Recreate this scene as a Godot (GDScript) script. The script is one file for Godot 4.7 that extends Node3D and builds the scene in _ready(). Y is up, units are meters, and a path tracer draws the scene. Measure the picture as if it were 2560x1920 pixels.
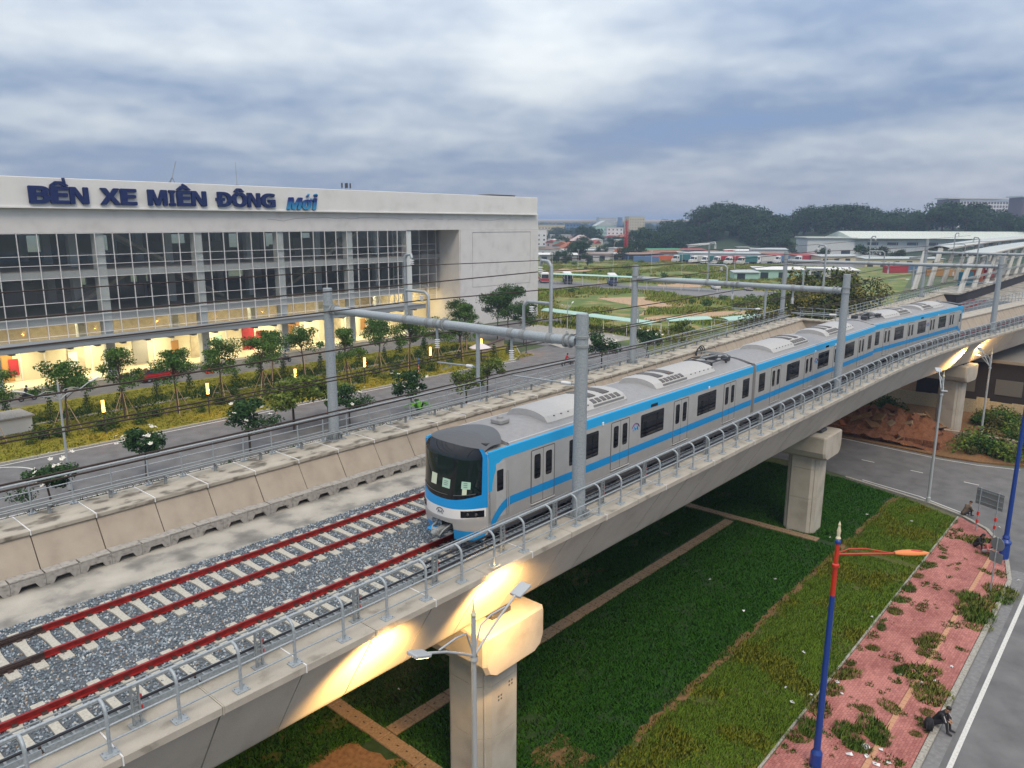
extends Node3D
# An elevated metro line beside a bus terminal at dusk. X runs along the track, Z towards the camera, Y up, metres.
const DK := 8.1   # height of the rail head above the street
var M := {}
var R := RandomNumberGenerator.new()
var used := {}

class MB:
	var v := PackedVector3Array()
	var n := PackedVector3Array()
	var c := PackedColorArray()
	var col := Color(1, 1, 1)
	func tri(a: Vector3, b: Vector3, d: Vector3) -> void:
		var m := (b - a).cross(d - a).normalized()
		t3(a, b, d, m, m, m)
	func t3(a: Vector3, b: Vector3, d: Vector3, na: Vector3, nb: Vector3, nd: Vector3) -> void:
		v.append(a); v.append(d); v.append(b)
		n.append(na); n.append(nd); n.append(nb)
		c.append(col); c.append(col); c.append(col)
	func quad(a: Vector3, b: Vector3, d: Vector3, e: Vector3) -> void:
		var m := (d - a).cross(e - b).normalized()
		t3(a, b, d, m, m, m); t3(a, d, e, m, m, m)
	func q4(a: Vector3, b: Vector3, d: Vector3, e: Vector3, na: Vector3, nb: Vector3, nd: Vector3, ne: Vector3) -> void:
		t3(a, b, d, na, nb, nd); t3(a, d, e, na, nd, ne)
	func box(o: Vector3, s: Vector3, b := Basis()) -> void:
		var h := s * 0.5
		var p := []
		for i in 8: p.append(o + b * Vector3(h.x if i & 1 else -h.x, h.y if i & 2 else -h.y, h.z if i & 4 else -h.z))
		quad(p[4], p[5], p[7], p[6]); quad(p[1], p[0], p[2], p[3]); quad(p[5], p[1], p[3], p[7])
		quad(p[0], p[4], p[6], p[2]); quad(p[6], p[7], p[3], p[2]); quad(p[0], p[1], p[5], p[4])
	func cbox(o: Vector3, s: Vector3, ch: float, b := Basis()) -> void:   # box with chamfered edges
		var h := s * 0.5
		var k := h - Vector3(ch, ch, ch)
		var sg := [-1.0, 1.0]
		for ax in 3:
			var a1 := (ax + 1) % 3
			var a2 := (ax + 2) % 3
			for w in sg:
				var q := []
				for uv in [[-1, -1], [1, -1], [1, 1], [-1, 1]]:
					var t := Vector3(); t[ax] = h[ax] * w; t[a1] = k[a1] * uv[0]; t[a2] = k[a2] * uv[1]; q.append(o + b * t)
				if w > 0: quad(q[0], q[1], q[2], q[3])
				else: quad(q[3], q[2], q[1], q[0])
			for w1 in sg:
				for w2 in sg:
					var q := []
					for e in [[-1, 0], [1, 0], [1, 1], [-1, 1]]:
						var t := Vector3(); t[ax] = k[ax] * e[0]
						t[a1] = (h[a1] if e[1] == 0 else k[a1]) * w1; t[a2] = (k[a2] if e[1] == 0 else h[a2]) * w2
						q.append(o + b * t)
					if w1 * w2 > 0: quad(q[0], q[3], q[2], q[1])
					else: quad(q[0], q[1], q[2], q[3])
		for i in 8:
			var g := Vector3(1 if i & 1 else -1, 1 if i & 2 else -1, 1 if i & 4 else -1)
			var x := o + b * Vector3(h.x * g.x, k.y * g.y, k.z * g.z)
			var y := o + b * Vector3(k.x * g.x, h.y * g.y, k.z * g.z)
			var z := o + b * Vector3(k.x * g.x, k.y * g.y, h.z * g.z)
			if g.x * g.y * g.z > 0: tri(x, y, z)
			else: tri(x, z, y)
	func tube(pts: Array, r: float, sides := 8, r2 := -1.0, caps := true) -> void:
		if r2 < 0: r2 = r
		var last := []
		var nl := []
		var up := Vector3.UP
		for i in pts.size():
			var d: Vector3 = ((pts[i + 1] - pts[i]) if i == 0 else (pts[i] - pts[i - 1])) if i == 0 or i == pts.size() - 1 else ((pts[i + 1] - pts[i]).normalized() + (pts[i] - pts[i - 1]).normalized())
			d = d.normalized()
			if i == 0: up = Vector3.RIGHT if absf(d.y) > 0.9 else Vector3.UP
			var s := d.cross(up).normalized()
			up = s.cross(d).normalized()
			var rr := lerpf(r, r2, float(i) / (pts.size() - 1))
			var ring := []
			var nr := []
			for k in sides:
				var a := TAU * k / sides
				var m := s * cos(a) + up * sin(a)
				ring.append(pts[i] + m * rr); nr.append(m)
			if i > 0:
				for k in sides:
					var j := (k + 1) % sides
					q4(last[k], ring[k], ring[j], last[j], nl[k], nr[k], nr[j], nl[j])
			if caps and (i == 0 or i == pts.size() - 1):
				for k in range(1, sides - 1):
					if i == 0: tri(ring[0], ring[k], ring[k + 1])
					else: tri(ring[0], ring[k + 1], ring[k])
			last = ring
			nl = nr
	func lathe(prof: Array, o: Vector3, sides := 12, b := Basis()) -> void:   # profile of (radius, height), bottom to top
		for i in prof.size() - 1:
			var p: Vector2 = prof[i]
			var q: Vector2 = prof[i + 1]
			var sl := Vector2(q.y - p.y, p.x - q.x).normalized()
			for k in sides:
				var a0 := TAU * k / sides
				var a1 := TAU * (k + 1) / sides
				var d0 := Vector3(cos(a0), 0, sin(a0))
				var d1 := Vector3(cos(a1), 0, sin(a1))
				var n0 := b * (d0 * sl.x + Vector3.UP * sl.y)
				var n1 := b * (d1 * sl.x + Vector3.UP * sl.y)
				q4(o + b * (d0 * p.x + Vector3.UP * p.y), o + b * (d0 * q.x + Vector3.UP * q.y), o + b * (d1 * q.x + Vector3.UP * q.y), o + b * (d1 * p.x + Vector3.UP * p.y), n0, n0, n1, n1)
	func prism(poly: PackedVector2Array, z0: float, z1: float, t := Transform3D()) -> void:   # outline in x,y swept along z
		if Geometry2D.is_polygon_clockwise(poly): poly.reverse()
		var ix := Geometry2D.triangulate_polygon(poly)
		for i in range(0, ix.size(), 3):
			var a := poly[ix[i]]
			var b := poly[ix[i + 1]]
			var d := poly[ix[i + 2]]
			if (b - a).cross(d - a) < 0:
				var s := b; b = d; d = s
			tri(t * Vector3(a.x, a.y, z1), t * Vector3(b.x, b.y, z1), t * Vector3(d.x, d.y, z1))
			tri(t * Vector3(a.x, a.y, z0), t * Vector3(d.x, d.y, z0), t * Vector3(b.x, b.y, z0))
		for i in poly.size():
			var a := poly[i]
			var b := poly[(i + 1) % poly.size()]
			quad(t * Vector3(a.x, a.y, z0), t * Vector3(b.x, b.y, z0), t * Vector3(b.x, b.y, z1), t * Vector3(a.x, a.y, z1))
	func sphere(o: Vector3, s: Vector3, seg := 10) -> void:
		var hs := seg / 2
		for i in hs:
			for k in seg:
				var q := []
				for e in [[i, k], [i + 1, k], [i + 1, k + 1], [i, k + 1]]:
					var la: float = PI * e[0] / hs - PI / 2
					var lo: float = TAU * e[1] / seg
					q.append(Vector3(cos(la) * cos(lo), sin(la), cos(la) * sin(lo)))
				q4(o + q[0] * s, o + q[1] * s, o + q[2] * s, o + q[3] * s, q[0], q[1], q[2], q[3])
	func mesh() -> ArrayMesh:
		var a := []
		a.resize(Mesh.ARRAY_MAX)
		a[Mesh.ARRAY_VERTEX] = v; a[Mesh.ARRAY_NORMAL] = n; a[Mesh.ARRAY_COLOR] = c
		var m := ArrayMesh.new()
		m.add_surface_from_arrays(Mesh.PRIMITIVE_TRIANGLES, a)
		return m

func numbered(s: String) -> String:
	used[s] = used.get(s, -1) + 1
	return s if used[s] == 0 else "%s_%03d" % [s, used[s]]
func thing(called: String, label: String, cat: String, at := Vector3.ZERO, turn := 0.0, group := "") -> Node3D:
	var o := Node3D.new()
	o.name = numbered(called)
	add_child(o)
	o.position = at
	o.rotation.y = turn
	o.set_meta("label", label); o.set_meta("category", cat)
	if group: o.set_meta("group", group)
	return o
func part(p: Node, called: String, m, mat: String, t := Transform3D(), label := "") -> MeshInstance3D:
	var o := MeshInstance3D.new()
	o.name = called
	o.mesh = m.mesh() if m is MB else m
	o.material_override = M[mat]
	o.transform = t
	if label: o.set_meta("label", label)
	p.add_child(o, true)
	return o
func one(called: String, m, mat: String, label: String, cat: String, at := Vector3.ZERO, turn := 0.0, group := "") -> MeshInstance3D:   # a thing that is one mesh
	var o := MeshInstance3D.new()
	o.name = numbered(called)
	o.mesh = m.mesh() if m is MB else m
	o.material_override = M[mat]
	add_child(o)
	o.position = at; o.rotation.y = turn
	o.set_meta("label", label); o.set_meta("category", cat)
	if group: o.set_meta("group", group)
	return o
func struct(called: String, m, mat: String, kind := "structure", label := "") -> MeshInstance3D:
	var o := MeshInstance3D.new()
	o.name = numbered(called)
	o.mesh = m.mesh() if m is MB else m
	o.material_override = M[mat]
	add_child(o)
	o.set_meta("kind", kind)
	if label: o.set_meta("label", label)
	return o
func copy(src: Node3D, at: Vector3, turn: float, sc: float, label: String) -> Node3D:
	var o: Node3D = src.duplicate()
	o.name = numbered(String(src.name))
	add_child(o)
	o.position = at; o.rotation.y = turn; o.scale = Vector3.ONE * sc
	o.set_meta("label", label)
	return o
func scatter(parent: Node, called: String, m, mat: String, list: Array, cols := PackedColorArray(), kind := "stuff") -> MultiMeshInstance3D:
	var mm := MultiMesh.new()
	mm.transform_format = MultiMesh.TRANSFORM_3D
	mm.use_colors = cols.size() > 0
	mm.mesh = m.mesh() if m is MB else m
	mm.instance_count = list.size()
	for i in list.size():
		mm.set_instance_transform(i, list[i])
		if cols.size(): mm.set_instance_color(i, cols[i])
	var o := MultiMeshInstance3D.new()
	o.name = numbered(called) if parent == self else called
	o.multimesh = mm
	o.material_override = M[mat]
	parent.add_child(o, true)
	o.set_meta("kind", kind)
	return o
func zone(v: float, lo: float, hi: float, words: Array) -> String:   # the word for where v lies between lo and hi
	return words[clampi(int((v - lo) / (hi - lo) * words.size()), 0, words.size() - 1)]
func rot_y(a: float) -> Basis: return Basis(Vector3.UP, a)
func aim(d: Vector3) -> Basis:   # basis whose y points along d
	d = d.normalized()
	var s := d.cross(Vector3.RIGHT if absf(d.y) > 0.9 else Vector3.UP).normalized()
	return Basis(s, d, s.cross(d))

# --- materials --------------------------------------------------------------------------------------------------
func lin(r: float, g: float, b: float) -> Color: return Color(r, g, b).linear_to_srgb()
func noise_tex(seed_: int, freq: float, stops: Array, oct := 4, size := 512, warp := 0.0, type := FastNoiseLite.TYPE_SIMPLEX_SMOOTH) -> NoiseTexture2D:
	var f := FastNoiseLite.new()
	f.noise_type = type
	f.seed = seed_
	f.frequency = freq
	f.fractal_octaves = oct
	if warp > 0.0:
		f.domain_warp_enabled = true; f.domain_warp_amplitude = warp; f.domain_warp_frequency = freq
	var t := NoiseTexture2D.new()
	t.width = size; t.height = size
	t.seamless = true
	t.seamless_blend_skirt = 0.15
	t.noise = f
	var g := Gradient.new()
	var of := PackedFloat32Array()
	var cs := PackedColorArray()
	for s in stops:
		of.append(s[0]); cs.append(lin(s[1].r, s[1].g, s[1].b))
	g.offsets = of; g.colors = cs
	t.color_ramp = g
	return t
func mat(called: String, color: Color, rough: float, metal := 0.0) -> StandardMaterial3D:
	var m := StandardMaterial3D.new()
	m.resource_name = called
	m.albedo_color = lin(color.r, color.g, color.b)
	m.roughness = rough
	m.metallic = metal
	M[called] = m
	return m
func mtex(called: String, t: Texture2D, metres: float, rough: float, detail: Texture2D = null, dmetres := 1.0, world := true) -> StandardMaterial3D:
	var m := mat(called, Color(1, 1, 1), rough)
	m.albedo_texture = t
	m.uv1_triplanar = true
	m.uv1_world_triplanar = world
	m.uv1_scale = Vector3.ONE / metres
	if detail:
		m.detail_enabled = true
		m.detail_albedo = detail
		m.detail_blend_mode = BaseMaterial3D.BLEND_MODE_MUL
		m.detail_uv_layer = BaseMaterial3D.DETAIL_UV_2
		m.uv2_triplanar = true
		m.uv2_world_triplanar = world
		m.uv2_scale = Vector3.ONE / dmetres
	return m
func glow(called: String, color: Color, e: float) -> void:
	var m := mat(called, color, 0.5)
	m.emission_enabled = true
	m.emission = lin(color.r, color.g, color.b)
	m.emission_energy_multiplier = e
func glass(called: String, color: Color, a: float) -> void:
	var m := mat(called, color, 0.04)
	m.transparency = BaseMaterial3D.TRANSPARENCY_ALPHA
	m.albedo_color.a = a

func materials() -> void:
	var g := func(x: float) -> Color: return Color(x, x, x)
	var fine := noise_tex(3, 0.09, [[0.0, g.call(0.72)], [0.5, g.call(0.93)], [1.0, g.call(1.0)]], 5)
	var fleck := noise_tex(9, 0.25, [[0.0, g.call(0.55)], [0.45, g.call(0.9)], [1.0, g.call(1.0)]], 3)
	mtex("concrete", noise_tex(1, 0.012, [[0.0, Color(0.43, 0.39, 0.345)], [0.4, Color(0.545, 0.505, 0.455)], [1.0, Color(0.60, 0.56, 0.505)]], 6, 512, 30.0), 9.0, 0.9, fine, 1.7)
	mtex("coping", noise_tex(2, 0.011, [[0.0, Color(0.24, 0.22, 0.185)], [0.33, Color(0.42, 0.385, 0.33)], [1.0, Color(0.52, 0.48, 0.415)]], 6, 512, 40.0), 6.0, 0.9, fine, 1.2)
	mtex("old_coping", noise_tex(5, 0.012, [[0.0, Color(0.09, 0.08, 0.065)], [0.25, Color(0.20, 0.18, 0.15)], [0.42, Color(0.40, 0.365, 0.305)], [1.0, Color(0.50, 0.46, 0.39)]], 5), 4.5, 0.92, fine, 1.1).uv1_scale = Vector3(0.13, 0.2, 0.22)
	mtex("wall", noise_tex(6, 0.014, [[0.0, Color(0.30, 0.25, 0.20)], [0.4, Color(0.40, 0.34, 0.275)], [1.0, Color(0.46, 0.395, 0.32)]], 5), 7.0, 0.9, fine, 1.3)
	mtex("slab", noise_tex(7, 0.009, [[0.0, Color(0.13, 0.125, 0.115)], [0.34, Color(0.25, 0.24, 0.22)], [0.56, Color(0.41, 0.385, 0.34)], [1.0, Color(0.51, 0.48, 0.425)]], 6, 512), 10.0, 0.9, fine, 1.9)
	mtex("pier", noise_tex(8, 0.01, [[0.0, Color(0.36, 0.325, 0.27)], [0.5, Color(0.48, 0.44, 0.375)], [1.0, Color(0.54, 0.50, 0.43)]], 6, 512, 30.0), 8.0, 0.9, fine, 1.5)
	mtex("trough", noise_tex(10, 0.03, [[0.0, Color(0.14, 0.13, 0.12)], [0.35, Color(0.34, 0.32, 0.295)], [1.0, Color(0.46, 0.44, 0.41)]], 5), 3.5, 0.9, fine, 0.9)
	mtex("sleeper", noise_tex(11, 0.05, [[0.0, Color(0.32, 0.30, 0.255)], [0.5, Color(0.45, 0.43, 0.375)], [1.0, Color(0.52, 0.50, 0.44)]], 4), 2.0, 0.9)
	mtex("bed", noise_tex(12, 0.2, [[0.0, Color(0.03, 0.037, 0.045)], [0.5, Color(0.09, 0.105, 0.12)], [1.0, Color(0.20, 0.225, 0.25)]], 4), 1.6, 0.95)
	var st := mat("stone", Color(1, 1, 1), 0.85)
	st.vertex_color_use_as_albedo = true
	mtex("rail_red", noise_tex(13, 0.03, [[0.0, Color(0.14, 0.008, 0.006)], [0.5, Color(0.25, 0.011, 0.009)], [1.0, Color(0.31, 0.02, 0.016)]], 4), 3.0, 0.45)
	mtex("rail_brown", noise_tex(14, 0.05, [[0.0, Color(0.025, 0.016, 0.014)], [1.0, Color(0.075, 0.045, 0.04)]], 4), 1.0, 0.6)
	mat("rail_top", Color(0.30, 0.25, 0.22), 0.4, 0.6)
	mtex("galv", noise_tex(15, 0.06, [[0.0, Color(0.25, 0.29, 0.32)], [0.5, Color(0.35, 0.39, 0.42)], [1.0, Color(0.43, 0.47, 0.50)]], 4), 2.5, 0.5).metallic = 0.25
	mtex("galv_dull", noise_tex(16, 0.04, [[0.0, Color(0.20, 0.22, 0.23)], [1.0, Color(0.34, 0.36, 0.37)]], 4), 2.0, 0.6).metallic = 0.15
	mat("cable", Color(0.012, 0.012, 0.018), 0.45)
	mat("wire", Color(0.035, 0.02, 0.016), 0.6)
	mat("dark_steel", Color(0.06, 0.062, 0.07), 0.5, 0.3)
	mat("insulator", Color(0.72, 0.73, 0.74), 0.25)
	mat("black", Color(0.008, 0.008, 0.01), 0.5)
	mat("red_tag", Color(0.45, 0.02, 0.02), 0.5)
	# train
	var si := mtex("silver", noise_tex(17, 0.02, [[0.0, Color(0.52, 0.51, 0.50)], [1.0, Color(0.57, 0.56, 0.55)]], 3), 6.0, 0.36)
	si.metallic = 0.4
	mtex("car_roof", noise_tex(18, 0.03, [[0.0, Color(0.24, 0.24, 0.25)], [0.5, Color(0.275, 0.275, 0.285)], [1.0, Color(0.30, 0.30, 0.31)]], 5), 5.0, 0.5)
	mtex("roof_unit", noise_tex(19, 0.04, [[0.0, Color(0.41, 0.405, 0.40)], [1.0, Color(0.46, 0.455, 0.45)]], 4), 4.0, 0.45)
	mat("blue", Color(0.008, 0.27, 0.63), 0.32)
	mat("sky_blue", Color(0.012, 0.37, 0.74), 0.34)
	mat("white_paint", Color(0.74, 0.74, 0.74), 0.35)
	mat("dark_glass", Color(0.006, 0.007, 0.011), 0.06)
	mat("screen_glass", Color(0.006, 0.014, 0.014), 0.05)
	mat("dome_grey", Color(0.085, 0.09, 0.10), 0.4)
	mat("grille", Color(0.10, 0.095, 0.095), 0.6)
	mat("rubber", Color(0.03, 0.03, 0.035), 0.7)
	mat("paper", Color(0.42, 0.62, 0.50), 0.8)
	mat("paper_white", Color(0.6, 0.66, 0.5), 0.8)
	mat("emblem", Color(0.10, 0.11, 0.14), 0.5)
	mat("emblem_purple", Color(0.16, 0.06, 0.22), 0.5)
	mat("emblem_blue", Color(0.05, 0.30, 0.62), 0.5)
	# terminal
	mtex("white_wall", noise_tex(20, 0.012, [[0.0, Color(0.70, 0.69, 0.685)], [0.4, Color(0.78, 0.775, 0.77)], [1.0, Color(0.82, 0.815, 0.81)]], 5), 22.0, 0.85, fine, 3.1)
	mtex("band_wall", noise_tex(21, 0.012, [[0.0, Color(0.61, 0.595, 0.60)], [0.4, Color(0.70, 0.685, 0.69)], [1.0, Color(0.74, 0.725, 0.73)]], 5), 18.0, 0.85, fine, 2.7)
	mat("stain", Color(0.20, 0.185, 0.17), 0.9)
	mat("column_paint", Color(0.62, 0.66, 0.66), 0.6)
	mat("mullion", Color(0.74, 0.73, 0.74), 0.4, 0.1)
	mat("slab_edge", Color(0.50, 0.53, 0.54), 0.7)
	mat("ceiling", Color(0.34, 0.33, 0.31), 0.9)
	mtex("inner_wall", noise_tex(22, 0.02, [[0.0, Color(0.42, 0.36, 0.26)], [1.0, Color(0.60, 0.53, 0.40)]], 4), 9.0, 0.8)
	mat("inner_dark", Color(0.24, 0.235, 0.225), 0.8)
	mat("cream", Color(0.72, 0.66, 0.50), 0.7)
	glass("pane", Color(0.10, 0.12, 0.14), 0.10)
	mat("canopy_grey", Color(0.27, 0.30, 0.33), 0.6)
	mat("sign_navy", Color(0.003, 0.016, 0.105), 0.75)
	glow("lamp_tube", Color(1.0, 0.50, 0.10), 4.0)
	glow("ceiling_lamp", Color(1.0, 0.86, 0.56), 3.0)
	glow("flood_face", Color(1.0, 0.72, 0.34), 14.0)
	glow("bulb", Color(1.0, 0.80, 0.45), 14.0)
	# ground
	mtex("asphalt", noise_tex(23, 0.015, [[0.0, Color(0.12, 0.12, 0.124)], [0.5, Color(0.158, 0.158, 0.163)], [1.0, Color(0.195, 0.195, 0.20)]], 6, 512, 20.0), 14.0, 0.9, fleck, 1.3)
	mtex("gutter", noise_tex(24, 0.03, [[0.0, Color(0.17, 0.17, 0.175)], [1.0, Color(0.27, 0.27, 0.275)]], 4), 4.0, 0.9, fleck, 1.1)
	mtex("marking", noise_tex(25, 0.05, [[0.0, Color(0.42, 0.42, 0.40)], [0.4, Color(0.58, 0.58, 0.56)], [1.0, Color(0.66, 0.66, 0.64)]], 4), 3.0, 0.8)
	mtex("kerb", noise_tex(26, 0.04, [[0.0, Color(0.20, 0.19, 0.165)], [0.5, Color(0.34, 0.325, 0.29)], [1.0, Color(0.43, 0.415, 0.375)]], 4), 3.0, 0.9)
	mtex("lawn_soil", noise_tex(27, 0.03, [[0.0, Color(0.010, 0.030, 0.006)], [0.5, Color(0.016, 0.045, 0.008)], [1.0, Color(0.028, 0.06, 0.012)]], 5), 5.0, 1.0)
	mtex("verge_soil", noise_tex(28, 0.025, [[0.0, Color(0.05, 0.065, 0.010)], [0.5, Color(0.075, 0.09, 0.014)], [1.0, Color(0.115, 0.10, 0.022)]], 5), 5.0, 1.0)
	mtex("garden_soil", noise_tex(29, 0.02, [[0.0, Color(0.14, 0.15, 0.014)], [0.45, Color(0.24, 0.215, 0.02)], [1.0, Color(0.32, 0.25, 0.035)]], 5), 9.0, 1.0, fleck, 1.7)
	mtex("field", noise_tex(30, 0.012, [[0.0, Color(0.08, 0.13, 0.025)], [0.42, Color(0.13, 0.19, 0.035)], [0.6, Color(0.21, 0.22, 0.055)], [0.75, Color(0.32, 0.25, 0.10)], [1.0, Color(0.46, 0.31, 0.17)]], 6, 1024, 40.0), 90.0, 1.0, fleck, 4.0)
	mtex("far_ground", noise_tex(31, 0.02, [[0.0, Color(0.035, 0.06, 0.025)], [0.5, Color(0.07, 0.10, 0.04)], [1.0, Color(0.16, 0.14, 0.09)]], 6), 160.0, 1.0)
	mtex("hill_green", noise_tex(131, 0.03, [[0.0, Color(0.014, 0.03, 0.012)], [1.0, Color(0.04, 0.07, 0.025)]], 5), 40.0, 1.0)
	mtex("sand", noise_tex(32, 0.03, [[0.0, Color(0.36, 0.23, 0.13)], [0.5, Color(0.50, 0.34, 0.21)], [1.0, Color(0.58, 0.42, 0.28)]], 5), 14.0, 1.0, fleck, 2.0)
	mtex("red_earth", noise_tex(33, 0.03, [[0.0, Color(0.10, 0.04, 0.02)], [0.5, Color(0.21, 0.085, 0.04)], [1.0, Color(0.32, 0.145, 0.075)]], 5), 3.0, 1.0, fleck, 0.8)
	mtex("orange_dirt", noise_tex(34, 0.03, [[0.0, Color(0.14, 0.075, 0.03)], [0.5, Color(0.22, 0.12, 0.05)], [1.0, Color(0.30, 0.17, 0.08)]], 5), 4.0, 1.0, fleck, 1.0)
	mtex("culvert", noise_tex(35, 0.04, [[0.0, Color(0.19, 0.125, 0.07)], [0.5, Color(0.29, 0.20, 0.12)], [1.0, Color(0.35, 0.25, 0.16)]], 4), 3.0, 0.95, fleck, 0.7)
	var pv := mat("paver", Color(1, 1, 1), 0.9)
	pv.vertex_color_use_as_albedo = true
	mat("joint_sand", Color(0.23, 0.10, 0.085), 1.0)
	mtex("forecourt", noise_tex(36, 0.02, [[0.0, Color(0.30, 0.29, 0.27)], [1.0, Color(0.46, 0.44, 0.41)]], 5), 8.0, 0.9, fleck, 2.0)
	mat("tactile", Color(0.50, 0.27, 0.165), 0.9)
	# plants
	var lf := mat("leaf", Color(1, 1, 1), 0.65)
	lf.vertex_color_use_as_albedo = true
	lf.metallic_specular = 0.2
	lf.backlight_enabled = true
	lf.backlight = lin(0.03, 0.05, 0.01)
	mtex("bark", noise_tex(37, 0.06, [[0.0, Color(0.045, 0.03, 0.02)], [1.0, Color(0.15, 0.11, 0.08)]], 4), 1.2, 0.95)
	mat("stake", Color(0.48, 0.34, 0.22), 0.85)
	mat("flower", Color(0.72, 0.70, 0.62), 0.7)
	mat("litter", Color(0.72, 0.73, 0.74), 0.6)
	# street things
	mat("pole_red", Color(0.50, 0.035, 0.015), 0.35)
	mat("pole_blue", Color(0.012, 0.05, 0.26), 0.35)
	mat("lamp_orange", Color(0.68, 0.22, 0.06), 0.35)
	mat("ivory", Color(0.62, 0.58, 0.40), 0.5)
	mat("lamp_grey", Color(0.42, 0.45, 0.47), 0.45, 0.2)
	mat("sign_back", Color(0.24, 0.26, 0.27), 0.5, 0.2)
	mat("tape_red", Color(0.62, 0.05, 0.03), 0.5)
	mat("sign_blue", Color(0.01, 0.10, 0.32), 0.5)
	mat("skin", Color(0.36, 0.20, 0.13), 0.6)
	mat("skin_tint", Color(1, 1, 1), 0.75).vertex_color_use_as_albedo = true
	mat("cloth_black", Color(0.012, 0.012, 0.015), 0.85)
	mat("cloth_brown", Color(0.09, 0.065, 0.045), 0.85)
	mat("cloth_pink", Color(0.42, 0.13, 0.12), 0.85)
	mat("cloth_white", Color(0.55, 0.55, 0.54), 0.85)
	mat("hair", Color(0.01, 0.009, 0.008), 0.5)
	mat("car_red", Color(0.36, 0.012, 0.015), 0.25)
	mat("tyre", Color(0.015, 0.015, 0.016), 0.8)
	mat("chrome", Color(0.55, 0.55, 0.56), 0.25, 0.8)
	mat("parasol", Color(0.66, 0.60, 0.60), 0.8)
	# background
	mat("mint", Color(0.36, 0.55, 0.48), 0.5)
	mat("plain_white", Color(0.68, 0.68, 0.68), 0.7)
	mat("off_white", Color(0.52, 0.52, 0.50), 0.8)
	mat("cream_wall", Color(0.55, 0.48, 0.33), 0.8)
	mat("pink_wall", Color(0.52, 0.40, 0.38), 0.8)
	mat("grey_wall", Color(0.28, 0.29, 0.30), 0.8)
	mat("orange_roof", Color(0.33, 0.11, 0.055), 0.8)
	mat("red_roof", Color(0.30, 0.06, 0.045), 0.7)
	mat("green_roof", Color(0.05, 0.24, 0.12), 0.7)
	mat("tin_roof", Color(0.42, 0.46, 0.46), 0.5)
	mat("tin_rust", Color(0.26, 0.18, 0.14), 0.7)
	mat("blue_wall", Color(0.09, 0.17, 0.30), 0.7)
	mat("window_dark", Color(0.035, 0.045, 0.06), 0.15)
	mat("hotel_brown", Color(0.10, 0.065, 0.07), 0.7)
	mat("dark_shed", Color(0.022, 0.020, 0.026), 0.8)
	mat("shed_panel", Color(0.11, 0.12, 0.13), 0.7)
	mtex("fence_cream", noise_tex(38, 0.03, [[0.0, Color(0.36, 0.31, 0.20)], [1.0, Color(0.56, 0.50, 0.36)]], 4), 3.0, 0.7)
	mat("warehouse", Color(0.58, 0.60, 0.61), 0.6)
	mat("warehouse_roof", Color(0.56, 0.60, 0.54), 0.5)
	mat("bus_blue", Color(0.05, 0.10, 0.28), 0.4)
	mat("truck_red", Color(0.38, 0.03, 0.04), 0.45)
	mat("truck_teal", Color(0.03, 0.16, 0.16), 0.45)
	mat("crane_red", Color(0.45, 0.02, 0.03), 0.5)
	mat("crane_orange", Color(0.55, 0.12, 0.03), 0.5)
	mat("wood_crate", Color(0.42, 0.22, 0.07), 0.8)
	mat("pool_blue", Color(0.03, 0.22, 0.32), 0.5)

func _ready() -> void:
	view()
	materials()
	grounds()
	viaduct()
	catenary()
	train()
	terminal()
	garden()
	corner()
	station()
	background()

# --- camera, sky, sun, exposure -------------------------------------------------------------------------------
func view() -> void:
	var yaw := 0.71903
	var tilt := 0.21176
	var f := Vector3(cos(yaw), 0, -sin(yaw))
	var r := Vector3(sin(yaw), 0, cos(yaw))
	var fd := f * cos(tilt) - Vector3.UP * sin(tilt)
	var ud := f * sin(tilt) + Vector3.UP * cos(tilt)
	var roll := 0.00369
	var cam := Camera3D.new()
	cam.name = "camera"
	cam.transform = Transform3D(Basis(r * cos(roll) + ud * sin(roll), ud * cos(roll) - r * sin(roll), -fd), Vector3(-16.544, 18.832, 17.223))
	cam.fov = 53.83
	cam.near = 0.2
	cam.far = 9000.0
	add_child(cam)
	cam.current = true
	var env := Environment.new()
	env.background_mode = Environment.BG_SKY
	env.tonemap_mode = Environment.TONE_MAPPER_LINEAR
	env.tonemap_exposure = 1.15
	env.sdfgi_enabled = true; env.ssao_enabled = true; env.ssil_enabled = true
	env.fog_enabled = true
	env.fog_density = 0.00036
	env.fog_light_color = Color(0.60, 0.68, 0.80)
	var sky := Sky.new()
	var pano := PanoramaSkyMaterial.new()
	pano.panorama = ImageTexture.create_from_image(clouds())
	pano.energy_multiplier = 0.93
	sky.sky_material = pano
	env.sky = sky
	var we := WorldEnvironment.new()
	we.name = "world_environment"
	we.environment = env
	add_child(we)
	var sun := DirectionalLight3D.new()
	sun.name = "sun"
	sun.light_energy = 0.5
	sun.light_color = Color(1.0, 0.93, 0.83)
	sun.light_angular_distance = 25.0
	sun.shadow_enabled = true
	add_child(sun)
	sun.look_at_from_position(Vector3(-40, 90, 55), Vector3.ZERO)

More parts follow.
